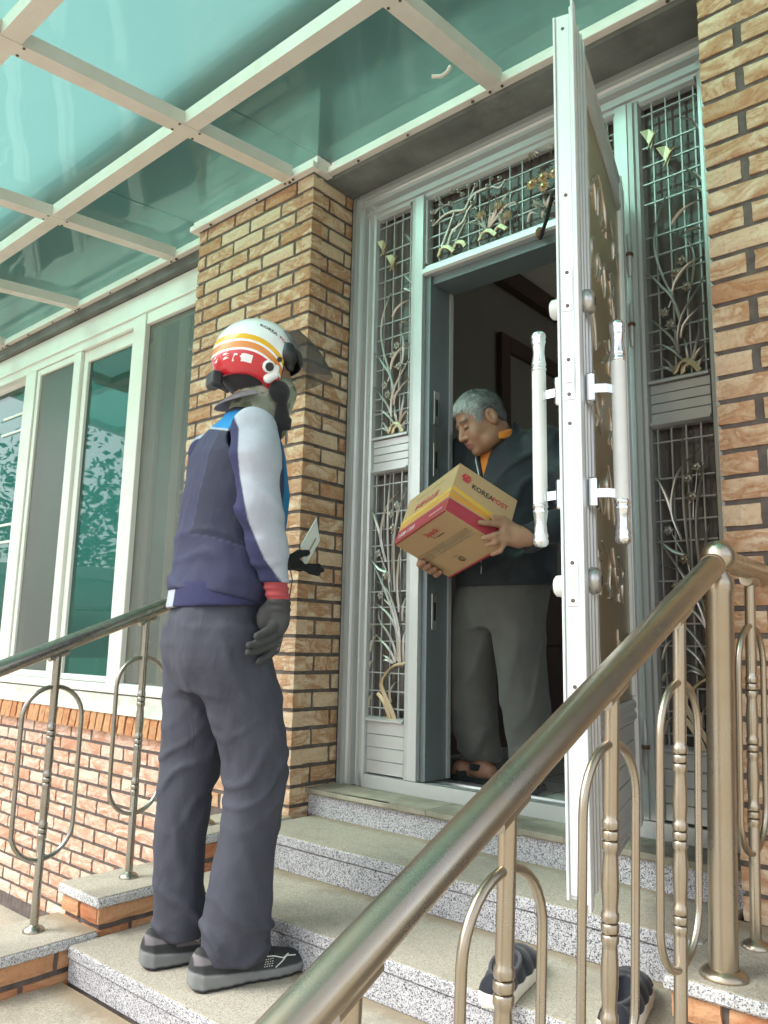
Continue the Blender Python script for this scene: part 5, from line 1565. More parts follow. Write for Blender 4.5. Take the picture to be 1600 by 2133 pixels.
# ---- helmet
HC = np.array([0.0, 0.042, 1.719]); HR = np.array([0.129, 0.140, 0.133])
t = NT('helmet_shell')
tc = t.n('TexCoord'); sx = t.n('SeparateXYZ'); t.l(tc.outputs['Object'], sx.inputs[0])
ff = t.math('ADD', sx.outputs['Y'], 0.062)
gg = t.math('MULTIPLY', t.math('MULTIPLY', ff, ff), 3.6)
tt = t.math('ADD', t.math('SUBTRACT', sx.outputs['Z'], 1.711), gg)
u_ = t.math('MULTIPLY_ADD', tt, 5.0, 0.5)                # 0.5 = top of the red field
W3 = (0.80, 0.83, 0.82)
hc = t.ramp(u_, [(0.0, (0.56, 0.018, 0.030)), (0.500, W3), (0.535, (0.68, 0.23, 0.02)), (0.635, W3), (0.672, (0.78, 0.44, 0.01)), (0.765, W3)], 'CONSTANT')
t.b.inputs['Coat Weight'].default_value = 0.6
t.b.inputs['Coat Roughness'].default_value = 0.05
M['helmet'] = t.done(hc, 0.22, 0, None, 0.5)
def f_shell(Pp):
    d = ellip(Pp, HC, HR)
    r, f, z = Pp[:, 0], Pp[:, 1], Pp[:, 2]
    bot = np.interp(f, [-0.10, -0.07, -0.02, 0.02, 0.055, 0.085, 0.12], [1.628, 1.646, 1.644, 1.630, 1.608, 1.612, 1.64]).astype(np.float32)
    d = smax(d, bot - z, 0.008)
    face = smax(0.078 + 0.10 * np.clip(1.70 - z, 0, 1) * 0 - f, z - 1.752, 0.03)       # opening for the face
    d = smax(d, -face, 0.008)
    d = smax(d, -ellip(Pp, HC, HR - 0.010), 0.004)
    # rear air vent
    d = smax(d, -ellip(Pp, (0.035, -0.055, 1.835), (0.012, 0.022, 0.008)), 0.003)
    return d
HM = field_mesh('helmet', f_shell, (-0.14, -0.11, 1.58), (0.14, 0.18, 1.86), 0.0036, M['helmet'], PM, 1)
HM['label'] = 'white open-face helmet with yellow, orange and red stripes'
def f_liner(Pp):
    d = ellip(Pp, HC, HR - 0.0085)
    f, z = Pp[:, 1], Pp[:, 2]
    bot = np.interp(f, [-0.10, -0.07, -0.02, 0.02, 0.055, 0.085, 0.12], [1.600, 1.600, 1.600, 1.598, 1.588, 1.595, 1.63]).astype(np.float32)
    d = smax(d, bot - z, 0.012)
    d = smax(d, -smax(0.088 - f, z - 1.742, 0.02), 0.01)
    return smax(d, -ellip(Pp, HC + np.array([0, 0.01, -0.03]), HR - 0.034), 0.01)
field_mesh('liner', f_liner, (-0.14, -0.11, 1.57), (0.14, 0.18, 1.86), 0.0048, C_['pad'], HM, 1)
def on_helmet(f, z, off=0.001, s_=1):
    q_ = 1 - ((f - HC[1]) / HR[1]) ** 2 - ((z - HC[2]) / HR[2]) ** 2
    return (s_ * (HR[0] * math.sqrt(max(q_, 0.0)) + off), f, z)
# cheek and chin pads (black)
def f_chin(Pp):
    d = ellip(Pp, (0.094, 0.078, 1.608), (0.020, 0.034, 0.036))
    d = smin(d, rcone(Pp, (0.088, 0.088, 1.59), (0.070, 0.102, 1.54), 0.018, 0.016), 0.012)
    d = smin(d, rbox(Pp, (0.070, 0.100, 1.540), (0.014, 0.018, 0.036), 0.010), 0.012)
    d = smin(d, rbox(Pp, (0.066, 0.118, 1.520), (0.018, 0.012, 0.020), 0.008), 0.010)
    d = smin(d, rcone(Pp, (0.068, 0.095, 1.545), (0.060, 0.10, 1.475), 0.014, 0.008), 0.01)
    return d - 0.0015 * vnoise(Pp, (60, 60, 60), 3)
field_mesh('chin_guard', f_chin, (-0.14, 0.03, 1.45), (0.14, 0.15, 1.64), 0.004, C_['pad'], HM, 1)
# visor
t = NT('smoked_visor'); t.t.nodes.remove(t.b)
g1 = t.n('BsdfGlossy'); g1.inputs['Roughness'].default_value = 0.05
tr_ = t.n('BsdfTransparent'); tr_.inputs['Color'].default_value = (0.52, 0.52, 0.51, 1)
dv = t.n('BsdfDiffuse'); dv.inputs['Color'].default_value = (0.16, 0.16, 0.16, 1)
md = t.n('MixShader'); md.inputs[0].default_value = 0.30; t.l(tr_.outputs[0], md.inputs[1]); t.l(dv.outputs[0], md.inputs[2])
fr_ = t.n('Fresnel'); fr_.inputs['IOR'].default_value = 1.4
gv = t.n('NewGeometry'); mx = t.n('MixShader'); t.l(t.math('MULTIPLY', fr_.outputs[0], t.math('SUBTRACT', 1.0, gv.outputs['Backfacing'])), mx.inputs[0]); t.l(md.outputs[0], mx.inputs[1]); t.l(g1.outputs[0], mx.inputs[2]); t.l(mx.outputs[0], t.o.inputs[0])
M['visor'] = t.m
mb = MB(); V, F = [], []
NP_, NV_ = 24, 8
for i in range(NP_ + 1):
    ph = math.radians(-88 + 176 * i / NP_)
    for j in range(NV_ + 1):
        v_ = j / NV_
        w = math.cos(ph)
        f0 = 0.060 + (0.158 - 0.060) * max(0, w) ** 0.7
        z0 = 1.790 + 0.048 * max(0, w) ** 1.2
        f1 = 0.125 + (0.292 - 0.125) * max(0, w) ** 0.75
        z1 = 1.672 + 0.040 * max(0, w) ** 1.5
        rr0 = 0.118 * math.sin(ph); rr1 = 0.128 * math.sin(ph)
        bul = 0.012 * math.sin(math.pi * v_)
        V.append((rr0 + (rr1 - rr0) * v_, f0 + (f1 - f0) * v_ + bul * w, z0 + (z1 - z0) * v_ + bul))
for i in range(NP_):
    for j in range(NV_):
        a = i * (NV_ + 1) + j
        F.append((a, a + 1, a + NV_ + 2, a + NV_ + 1))
mb.add(V, F, True)
mb.build('visor', M['visor'], HM)
# inner sun shade, hinge cover, speaker unit, badge, rear recorder
def disc(c, n_, r_, h_, name, mat, parent, seg=20, prof=None):
    n_ = Vector(n_).normalized()
    mb = MB().lathe(prof or [(r_, -0.004), (r_, h_ * 0.7), (r_ * 0.85, h_)], (0, 0, 0), seg)
    q_ = n_.to_track_quat('Z', 'Y')
    mb.v = [tuple(Vector(c) + q_ @ Vector(p)) for p in mb.v]
    return mb.build(name, mat, parent)
def hn(p): return tuple((np.array(p) - HC) / HR ** 2)
for s_ in (1, -1):
    a0, a1, a2 = on_helmet(0.090, 1.738, -0.004, s_), on_helmet(0.092, 1.716, -0.002, s_), on_helmet(0.100, 1.682, 0.000, s_)
    def f_hinge(Pp, a0=a0, a1=a1, a2=a2):
        return smin(chain(Pp, [a0, a1, a2], [0.020, 0.023, 0.012], 0.01), ellip(Pp, a1, (0.018, 0.027, 0.027)), 0.006)
    field_mesh('hinge_cover', f_hinge, np.minimum(np.minimum(a0, a1), a2) - 0.04, np.maximum(np.maximum(a0, a1), a2) + 0.04, 0.0032, C_['black'], HM, 1)
def f_shade(Pp):
    d = ellip(Pp, (0, 0.075, 1.735), (0.112, 0.112, 0.060))
    d = smax(d, -ellip(Pp, (0, 0.070, 1.725), (0.108, 0.106, 0.062)), 0.003)
    d = smax(d, 0.095 - Pp[:, 1], 0.003)
    return smax(d, 1.690 - Pp[:, 2], 0.003)
field_mesh('sun_shade', f_shade, (-0.13, 0.08, 1.66), (0.13, 0.20, 1.81), 0.004, C_['black'], HM, 1)
p = on_helmet(0.028, 1.668); disc(p, hn(p), 0.0185, 0.011, 'speaker', C_['white_plastic'], HM)
q_ = np.array(hn(p)); q_ /= np.linalg.norm(q_)
cgr = np.array(p) + q_ * 0.0112
disc(tuple(cgr), tuple(q_), 0.0130, 0.0012, 'speaker_grille', C_['black'], HM)
p = on_helmet(0.030, 1.640, 0.004)
def f_comm(Pp): return smin(rcone(Pp, on_helmet(0.052, 1.668, -0.002), on_helmet(0.050, 1.650, 0.006), 0.012, 0.012), rcone(Pp, on_helmet(0.034, 1.636, 0.006), on_helmet(0.048, 1.648, 0.006), 0.0145, 0.012), 0.01)
field_mesh('intercom', f_comm, (0.05, 0.0, 1.60), (0.16, 0.09, 1.70), 0.003, C_['white_plastic'], HM, 1)
p = on_helmet(0.058, 1.694); disc(p, hn(p), 0.0075, 0.006, 'snap', C_['black'], HM, 12)
def decal(poly, name, mat, off=0.0012):
    """flat print cut to shape and wrapped on the shell"""
    mb = MB(); n_ = len(poly)
    c = (sum(a for a, _ in poly) / n_, sum(b for _, b in poly) / n_)
    mb.add([on_helmet(a, b, off) for a, b in poly] + [on_helmet(c[0], c[1], off)], [(i, (i + 1) % n_, n_) for i in range(n_)])
    return mb.build(name, mat, HM)
decal([(-0.066, 1.700), (-0.040, 1.6985), (-0.020, 1.693), (-0.022, 1.671), (-0.042, 1.676), (-0.068, 1.678)], 'white_sticker', C_['white_plastic'])
for y_, z_ in ((-0.088, 1.700), (-0.086, 1.688)):
    decal([(y_ - 0.008, z_ + 0.006), (y_ + 0.010, z_ + 0.009), (y_ + 0.004, z_ + 0.003), (y_ + 0.012, z_ + 0.001), (y_ + 0.002, z_ - 0.002), (y_ - 0.010, z_ - 0.003)], 'bird_emblem', C_['white_plastic'])
field_mesh('rear_recorder', lambda Pp: smin(rbox(Pp, (0.006, -0.094, 1.632), (0.030, 0.018, 0.026), 0.012), rcone(Pp, (0.02, -0.09, 1.62), (0.03, -0.06, 1.598), 0.010, 0.006), 0.008), (-0.04, -0.13, 1.58), (0.06, -0.04, 1.67), 0.0035, C_['black'], HM, 1)
# cap brim at the nape
mb = MB(); V, F = [], []
for i in range(13):
    a = math.radians(-72 + 144 * i / 12)
    for j, (rad, z_) in enumerate(((0.055, 1.612), (0.088, 1.588), (0.118, 1.562))):
        sq = 0.75 if j else 1
        V.append((math.sin(a) * rad * 1.0, 0.036 - math.cos(a) * rad * (1 if j < 2 else 0.98), z_ + 0.016 * (1 - math.cos(a)) * j))
for i in range(12):
    for j in range(2):
        a = i * 3 + j; F.append((a, a + 3, a + 4, a + 1))
V2 = [(x, y, z - 0.0035) for x, y, z in V]
mb.add(V + V2, F + [tuple(reversed([k + len(V) for k in f])) for f in F] + [(i*3+2, (i+1)*3+2, (i+1)*3+2+len(V), i*3+2+len(V)) for i in range(12)], True)
mb.build('cap_brim', C_['brim'], PM)

def text_mesh(body, size, bold=False):
    cu = bpy.data.curves.new('lettering', 'FONT')
    cu.body = body; cu.size = size; cu.resolution_u = 2
    if bold: cu.offset = size * 0.018
    ob = bpy.data.objects.new('lettering', cu); COL.objects.link(ob)
    dg = bpy.context.evaluated_depsgraph_get()
    me = bpy.data.meshes.new_from_object(ob.evaluated_get(dg))
    bpy.data.objects.remove(ob); bpy.data.curves.remove(cu)
    return me
INK = {'black': mat_plain('ink_black', (0.02, 0.02, 0.022), 0.6), 'red': mat_plain('ink_red', (0.45, 0.03, 0.04), 0.6),
       'white': mat_plain('ink_white', (0.75, 0.70, 0.68), 0.6), 'green': mat_plain('ink_green', (0.05, 0.12, 0.07), 0.6), 'brown': mat_plain('tape_brown', (0.30, 0.19, 0.10), 0.35)}
th = math.radians(-24)
me = text_mesh('KOREA', 0.0160, True); me2 = text_mesh('POST', 0.0160, True)
for m_, s0, ink in ((me, 0.0, 'black'), (me2, 0.060, 'red')):
    for v_ in m_.vertices:
        s_, tt_ = v_.co.x + s0, v_.co.y
        bend = -2.2 * s_ * s_
        f = 0.002 + s_ * math.cos(th) - tt_ * math.sin(th)
        z = 1.795 + s_ * math.sin(th) + tt_ * math.cos(th) + bend
        v_.co = on_helmet(f, z, 0.0015 if s0 == 0 else 0.0015)
    m_.materials.clear(); m_.materials.append(INK[ink])
    o = link('lettering', m_, HM)

# ---- the letter in his left hand
LT = empty('letter', (0, 0, 0), 0, "thin white envelope held up in the postal worker's black glove", 'letter')
def ploc(p):
    c, s_ = math.cos(PA), math.sin(PA)
    return Vector((0.455 + p[0] * c - p[1] * s_, -0.68 + p[0] * s_ + p[1] * c, 0.0995 + p[2]))
Ac = np.array([-0.150, 0.345, 1.283]); a_ = np.array([0.06, -0.085, -0.107]); b_ = np.array([-0.053, 0.044, -0.065])
Pc = [Ac, Ac + b_, Ac + a_ + b_, Ac + a_]
LT.location = ploc(Ac + (a_ + b_) / 2)
nn = np.cross(a_, b_); nn = nn / np.linalg.norm(nn) * 0.0012
def card(c4, off, mat, name):
    w = [ploc(p + nn * off) - LT.location for p in c4] + [ploc(p - nn * off) - LT.location for p in c4]
    return MB().add(w, [(0, 1, 2, 3), (7, 6, 5, 4), (0, 4, 5, 1), (1, 5, 6, 2), (2, 6, 7, 3), (3, 7, 4, 0)]).build(name, mat, LT)
card(Pc, 1.0, C_['paper'], 'envelope')
inner_ = [Ac + a_ * u + b_ * v for u, v in ((0.2, 0.62), (0.2, 0.72), (0.85, 0.72), (0.85, 0.62))]
card(inner_, 1.35, INK['brown'], 'address_strip')
# phone lanyard and trinket at the wrist
mb = MB(); mb.tube([(0.205, 0.075, 1.10), (0.212, 0.088, 1.04), (0.214, 0.080, 0.985), (0.212, 0.072, 0.955)], 0.0016, 6)
mb.build('wrist_strap', C_['black'], PM)
# ---------------------------------------------------------------- the man in the doorway (local: x = his right, y = forward, z = up)
FLOOR = 0.445
MN = empty('person', (0.62, 0.58, FLOOR), math.pi, 'grey-haired man in a black jacket and grey trousers, looking down at a parcel', 'person')
def ml(X, Y, Z): return np.array([0.62 - X, 0.58 - Y, Z - FLOOR])
hf = np.array([0.50, 0.74, -0.46]); hf /= np.linalg.norm(hf)
hu = np.array([0.10, 0.0, 1.0]); hu -= hf * (hu @ hf); hu /= np.linalg.norm(hu)
hr_ = np.cross(hf, hu)
HRm = np.stack([hr_, hf, hu], 1)
HD0 = ml(0.588, 0.40, 1.858)
def H(p): return HD0 + HRm @ np.array(p)
def hl(Pp): return (Pp - A3(HD0)) @ A3(HRm)
# parcel corners (world): front-bottom corner and three edges
BF = np.array([0.762, -0.062, 1.413]); ba = np.array([-0.3103, 0.1116, -0.0826]); bb = np.array([0.1031, 0.2052, -0.1107]); bh = np.array([-0.0113, 0.1033, 0.1803])
_e = bb / np.linalg.norm(bb); _h = bh / np.linalg.norm(bh); _a = ba / np.linalg.norm(ba)
wl = ml(*(BF + _e * 0.312 + _h * 0.062 - _a * 0.034))      # left wrist
L_el = np.array([-0.335, 0.085, 1.005]); L_sh = np.array([-0.190, 0.050, 1.312])
R_sh = np.array([0.180, 0.075, 1.325]); R_el = np.array([0.150, 0.140, 1.02]); wr = ml(0.50, 0.275, 1.345)
def arm_l(Pp, dr=0.0): return chain(Pp, [L_sh, (L_sh + L_el) / 2 + np.array([-0.02, 0.0, 0.0]), L_el, (L_el + wl) / 2, wl], [0.072 + dr, 0.066 + dr, 0.060 + dr, 0.055 + dr, 0.044 + dr], 0.03)
def arm_r(Pp, dr=0.0): return chain(Pp, [R_sh, (R_sh + R_el) / 2, R_el, wr], [0.068 + dr, 0.060 + dr, 0.056 + dr, 0.042 + dr], 0.03)
# left hand spread on the right face of the parcel: unit axes in that face
eb = bb / np.linalg.norm(bb); eh = bh / np.linalg.norm(bh); ea = ba / np.linalg.norm(ba)
def onface(u, v, out): return ml(*(BF + eb * u + eh * v - ea * out))     # u along KOREA POST edge, v up, out = away from the face
def f_hand_l(Pp):
    pc = onface(0.262, 0.045, 0.020)
    d = chain(Pp, [wl, onface(0.285, 0.060, 0.024)], [0.029, 0.030], 0.02)
    for o_ in (-0.022, 0.0, 0.022):
        d = smin(d, rcone(Pp, onface(0.290, 0.055 + o_ * 0.9, 0.020), onface(0.225, 0.036 + o_ * 1.25, 0.017), 0.021, 0.016), 0.018)
    F_ = [  # thumb, index, middle, ring, little: knuckle -> tip
        [(0.262, 0.082, 0.018), (0.215, 0.086, 0.018), (0.170, 0.070, 0.013)],
        [(0.222, 0.062, 0.019), (0.178, 0.046, 0.019), (0.132, 0.024, 0.012)],
        [(0.222, 0.036, 0.019), (0.190, 0.002, 0.019), (0.164, -0.020, 0.006)],
        [(0.226, 0.014, 0.018), (0.204, -0.016, 0.016), (0.186, -0.030, -0.002)],
        [(0.238, -0.004, 0.016), (0.232, -0.032, 0.014), (0.222, -0.044, -0.012)]]
    R_ = [(0.0145, 0.0125, 0.0105), (0.0120, 0.0105, 0.0090), (0.0120, 0.0105, 0.0092), (0.0115, 0.0100, 0.0088), (0.0105, 0.0092, 0.0078)]
    for pts, rs in zip(F_, R_):
        d = smin(d, chain(Pp, [onface(*p) for p in pts], rs, 0.006), 0.007)
    return d
ebq = bb / np.linalg.norm(bb)
nb_ = np.cross(ba, bb); nb_ /= np.linalg.norm(nb_)
if nb_[2] > 0: nb_ = -nb_                                                     # outward normal of the bottom face
def onedge(s_, inn, dn): return ml(*(BF + ba + bb * s_ - ea * inn + nb_ * dn))   # s along the far lower-left edge, inn = in from it, dn = below
def f_hand_r(Pp):
    d = chain(Pp, [wr, onedge(0.62, -0.026, -0.055)], [0.027, 0.026], 0.02)
    for i, s_ in enumerate((0.50, 0.60, 0.70, 0.80)):
        d = smin(d, chain(Pp, [onedge(0.58 + (s_ - 0.58) * 0.7, -0.024, -0.040), onedge(s_, -0.014, 0.008), onedge(s_ - 0.01, 0.020, 0.012)], (0.0150, 0.0118, 0.0105), 0.006), 0.008)
    return d
# feet
RF_a = np.array([0.125, 0.020, 0.0]); RF_t = ml(0.300, 0.565, FLOOR)             # right foot points out to his right
LF_a = np.array([-0.105, 0.015, 0.0]); LF_t = np.array([-0.150, 0.210, 0.0])
def foot(Pp, a, t_, s_):
    ax = t_ - a; ax = ax / np.linalg.norm(ax); sd_ = np.array([-ax[1], ax[0], 0]) * s_
    U = np.array([0, 0, 1.0])
    d = rcone(Pp, a + U * 0.15, a + U * 0.055, 0.038, 0.034)
    d = smin(d, rcone(Pp, a - ax * 0.035 + U * 0.048, a + ax * 0.10 + U * 0.045, 0.030, 0.030), 0.03)
    d = smin(d, rcone(Pp, a + ax * 0.09 + U * 0.044 + sd_ * 0.012, a + ax * 0.16 + U * 0.036 + sd_ * 0.006, 0.030, 0.024), 0.02)
    for k in range(5):
        o_ = (k - 2) * 0.0155
        e = a + ax * (0.215 - 0.007 * abs(k - 0.4) ** 1.3) - sd_ * o_ * 1.05 + U * 0.031
        b0 = a + ax * 0.165 - sd_ * o_ + U * 0.035
        d = smin(d, rcone(Pp, b0, e, 0.0115 if k else 0.0135, 0.0095 if k else 0.0125), 0.005)
    return d
def f_head(Pp):
    q = hl(Pp)
    d = ellip(q, (0, -0.012, 0.030), (0.077, 0.097, 0.086))
    d = smin(d, ellip(q, (0, 0.022, -0.040), (0.066, 0.070, 0.085)), 0.02)
    d = smin(d, ellip(q, (0, 0.030, -0.088), (0.056, 0.054, 0.042)), 0.02)
    for s_ in (-1, 1):
        d = smin(d, ellip(q, (s_ * 0.036, 0.056, -0.048), (0.030, 0.030, 0.036)), 0.015)
        d = smin(d, ellip(q, (s_ * 0.045, 0.020, -0.092), (0.026, 0.036, 0.030)), 0.02)
    d = smin(d, ellip(q, (0, 0.070, -0.112), (0.024, 0.020, 0.018)), 0.014)
    d = smin(d, rcone(q, (-0.036, 0.078, 0.014), (0.036, 0.078, 0.014), 0.012, 0.012), 0.012)
    for s_ in (-1, 1):
        d = smax(d, -ellip(q, (s_ * 0.030, 0.104, -0.006), (0.018, 0.022, 0.011)), 0.010)
        d = smin(d, ellip(q, (s_ * 0.031, 0.080, -0.011), (0.016, 0.010, 0.0095)), 0.004)
    d = smin(d, rcone(q, (0, 0.086, 0.002), (0, 0.106, -0.042), 0.008, 0.0125), 0.008)
    for s_ in (-1, 1): d = smin(d, ellip(q, (s_ * 0.0125, 0.097, -0.049), (0.0095, 0.011, 0.0085)), 0.006)
    d = smin(d, ellip(q, (0, 0.086, -0.074), (0.026, 0.014, 0.0105)), 0.006)
    d = smin(d, ellip(q, (0, 0.086, -0.087), (0.022, 0.012, 0.008)), 0.005)
    d = smax(d, -ellip(q, (0, 0.102, -0.0805), (0.027, 0.010, 0.0022)), 0.003)
    for s_ in (-1, 1):
        d = smax(d, -rcone(q, (s_ * 0.020, 0.104, -0.052), (s_ * 0.034, 0.088, -0.078), 0.003, 0.003), 0.006)
        e = ellip(q, (s_ * 0.080, -0.016, -0.018), (0.012, 0.024, 0.036))
        e = smax(e, -ellip(q, (s_ * 0.093, -0.010, -0.016), (0.010, 0.013, 0.022)), 0.005)
        d = smin(d, e, 0.006)
    return d
def f_man(Pp):
    d = f_head(Pp)
    nb = np.array([0.0, 0.075, 1.345])
    d = smin(d, rcone(Pp, nb, H((0, -0.030, -0.065)), 0.066, 0.066), 0.025)
    d = smin(d, ellip(Pp, (0, 0.05, 1.10), (0.150, 0.095, 0.23)), 0.05)
    d = smin(d, ellip(Pp, (0.03, 0.035, 0.78), (0.14, 0.095, 0.13)), 0.06)
    d = smin(d, arm_l(Pp, -0.020), 0.03); d = smin(d, arm_r(Pp, -0.020), 0.03)
    d = smin(d, f_hand_l(Pp), 0.015); d = smin(d, f_hand_r(Pp), 0.015)
    d = smin(d, chain(Pp, [(0.13, 0.03, 0.75), (0.150, 0.06, 0.42), RF_a + np.array([0, 0, 0.12])], [0.07, 0.05, 0.036], 0.04), 0.05)
    d = smin(d, chain(Pp, [(-0.05, 0.03, 0.75), (-0.075, 0.05, 0.42), LF_a + np.array([0, 0, 0.12])], [0.07, 0.05, 0.036], 0.04), 0.05)
    d = smin(d, foot(Pp, RF_a, RF_t, 1), 0.03); d = smin(d, foot(Pp, LF_a, LF_t, -1), 0.03)
    return d
def c_man(V):
    q = (V - HD0) @ HRm
    c = np.tile(A3((0.345, 0.180, 0.108)), (len(V), 1))
    n1 = vnoise(V.astype(np.float32), (40, 40, 40), 71)
    c *= (1 + 0.10 * n1)[:, None]
    head = np.linalg.norm(q, axis=1) < 0.16
    lips = head & (np.abs(q[:, 2] + 0.080) < 0.011) & (np.abs(q[:, 0]) < 0.025) & (q[:, 1] > 0.075)
    c[lips] = (0.30, 0.125, 0.095)
    slit = head & (np.abs(q[:, 2] + 0.0175 + 0.12 * 0) < 0.0028) & (np.abs(np.abs(q[:, 0]) - 0.031) < 0.0155) & (q[:, 1] > 0.06)
    c[slit] = (0.05, 0.03, 0.022)
    brow = head & (np.abs(q[:, 2] - 0.016 + 0.25 * np.maximum(np.abs(q[:, 0]) - 0.030, 0)) < 0.0045) & (np.abs(np.abs(q[:, 0]) - 0.031) < 0.019) & (q[:, 1] > 0.05)
    c[brow] = (0.14, 0.105, 0.085)
    nail = (np.abs(V[:, 2]) < 0) 
    scalp = head & (q[:, 2] > 0.02) & (q[:, 1] < 0.075)
    c[scalp] = (0.30, 0.20, 0.14)
    return c
C_['skin_attr'] = mat_cloth_attr('skin_toned', 0.5, 350, 0.12, 0, 0.4)
field_mesh('body', f_man, (-0.46, -0.16, -0.002), (0.42, 0.66, 1.62), 0.0042, C_['skin_attr'], MN, 1, c_man)

# hair: short, pale in front, darker behind
def hairline(q):
    base = np.interp(q[:, 1], [-0.115, -0.07, -0.045, -0.03, 0.012, 0.022, 0.034, 0.055, 0.072, 0.10], [-0.085, -0.075, -0.030, 0.020, 0.012, -0.030, -0.022, 0.040, 0.058, 0.070]).astype(np.float32)
    return base
def f_hair(Pp):
    q = hl(Pp)
    d = ellip(q, (0, -0.012, 0.031), (0.0845, 0.1055, 0.0945))
    d = smin(d, ellip(q, (0, -0.050, -0.020), (0.068, 0.056, 0.062)), 0.02)
    n1 = vnoise(q * A3((1, 1, 1)), (150, 60, 60), 81)
    d = d - 0.0032 * n1 - 0.002 * vnoise(q, (60, 40, 40), 82)
    return smax(d, hairline(q) + 0.006 * vnoise(q, (110, 110, 20), 83) - q[:, 2], 0.004)
def hair_col(q):
    t = np.clip((q[:, 1] + 0.02) / 0.09, 0, 1)
    g = vnoise(q.astype(np.float32), (240, 90, 90), 85) * 0.5 + 0.5
    a = A3((0.085, 0.088, 0.085)); b = A3((0.48, 0.50, 0.48))
    k = np.clip(t * 0.8 + 0.45 * (g - 0.4), 0, 1)[:, None]
    return a * (1 - k) + b * k
C_['hair'] = mat_cloth_attr('grey_hair', 0.6, 900, 0.4, 0, 0.4)
HRO = field_mesh('hair', f_hair, HD0 - 0.16, HD0 + 0.16, 0.0036, C_['hair'], MN, 0, lambda V: hair_col((V - HD0) @ HRm))
rg = np.random.default_rng(5)
V, F, CC = [], [], []
cnt = 0
while cnt < 3600:
    v_ = rg.normal(size=3); v_ /= np.linalg.norm(v_)
    q = np.array([0, -0.012, 0.031]) + v_ * np.array([0.0835, 0.1045, 0.0935])
    hlv = hairline(q[None].astype(np.float32))[0]
    if q[2] < hlv - 0.004 or q[2] < -0.07: continue
    crown = np.array([0.0, -0.045, 0.118])
    n_ = (v_ / np.array([0.0835, 0.1045, 0.0935])); n_ /= np.linalg.norm(n_)
    fl = q - crown; fl -= n_ * (fl @ n_); fl /= (np.linalg.norm(fl) + 1e-6)
    fl = fl + rg.normal(size=3) * 0.25
    ln = rg.uniform(0.010, 0.022)
    d1 = (fl * 0.85 + n_ * rg.uniform(0.10, 0.40)); d1 /= np.linalg.norm(d1)
    sd_ = np.cross(d1, n_); sd_ /= np.linalg.norm(sd_) + 1e-6
    w = 0.0010
    b0 = len(V)
    for p in (q - sd_ * w, q + sd_ * w, q + d1 * ln * 0.6 + sd_ * w * 0.7, q + d1 * ln * 0.6 - sd_ * w * 0.7, q + d1 * ln - n_ * 0.002):
        V.append(HD0 + HRm @ p); CC.append(q)
    F += [(b0, b0 + 1, b0 + 2, b0 + 3), (b0 + 3, b0 + 2, b0 + 4)]
    cnt += 1
mb = MB(); mb.add(V, F, True)
me = mb.mesh('hair_strands'); ca = me.color_attributes.new('col', 'FLOAT_COLOR', 'POINT')
cc = np.ones((len(V), 4), np.float32); cc[:, :3] = hair_col(np.array(CC)) * (0.55 + 0.95 * rg.random((len(V) // 5, 1)).repeat(5, 0))
ca.data.foreach_set('color', cc.ravel()); me.materials.append(C_['hair'])
o = link('hair_strands', me, HRO); o['kind'] = 'stuff'

# polo shirt (orange): collar at the throat, hem below the jacket
C_['polo'] = mat_fabric('orange_polo', (0.60, 0.20, 0.03), 600, 0.85, 0.12, 0.3)
C_['jacket'] = mat_fabric('black_jacket', (0.016, 0.019, 0.024), 800, 0.6, 0.2, 0.25, 0.1)
C_['mtrousers'] = mat_fabric('grey_trousers', (0.085, 0.083, 0.076), 800, 0.8, 0.10, 0.25, 0.15)
JS = [(0.735, 0.0, .040, .208, .148), (0.775, 0.0, .040, .212, .150), (0.85, 0, .042, .214, .152), (1.0, 0, .048, .208, .148), (1.15, 0, .055, .200, .138), (1.25, 0, .062, .190, .122), (1.31, 0, .068, .160, .100), (1.35, 0.004, .074, .112, .084), (1.385, 0.006, .082, .084, .076)]
def torso(Pp, dr=0.0):
    d = sections(Pp, [(z, cx, cy, hx + dr, hy + dr) for z, cx, cy, hx, hy in JS])
    return smin(d, rcone(Pp, (-0.165, 0.055, 1.298), (0.165, 0.065, 1.302), 0.066 + dr, 0.066 + dr), 0.03)
def f_polo(Pp):
    d = torso(Pp, -0.012)
    z = Pp[:, 2]
    col_ = rcone(Pp, (0.0, 0.085, 1.325), H((0, -0.035, -0.095)), 0.070, 0.071)
    col_ = smax(col_, -(z - (1.345 - 0.25 * (Pp[:, 1] - 0.08))), 0.004)
    col_ = smax(col_, z - (1.386 - 0.32 * (Pp[:, 1] - 0.08)), 0.004)
    d = smin(d, col_, 0.01)
    d = d - 0.002 * vnoise(Pp, (22, 22, 22), 91)
    d = smax(d, 0.766 + 0.014 * vnoise(Pp, (9, 9, 1), 92) - z, 0.004)
    d = smax(d, -rcone(Pp, (0, 0.070, 1.30), H((0, -0.03, -0.05)), 0.072, 0.073), 0.004)
    # open placket
    d = smax(d, -rcone(Pp, (0.01, 0.19, 1.36), (0.012, 0.20, 1.26), 0.030, 0.006), 0.008)
    return d
field_mesh('polo_shirt', f_polo, (-0.26, -0.14, 0.70), (0.26, 0.26, 1.48), 0.0055, C_['polo'], MN, 1)
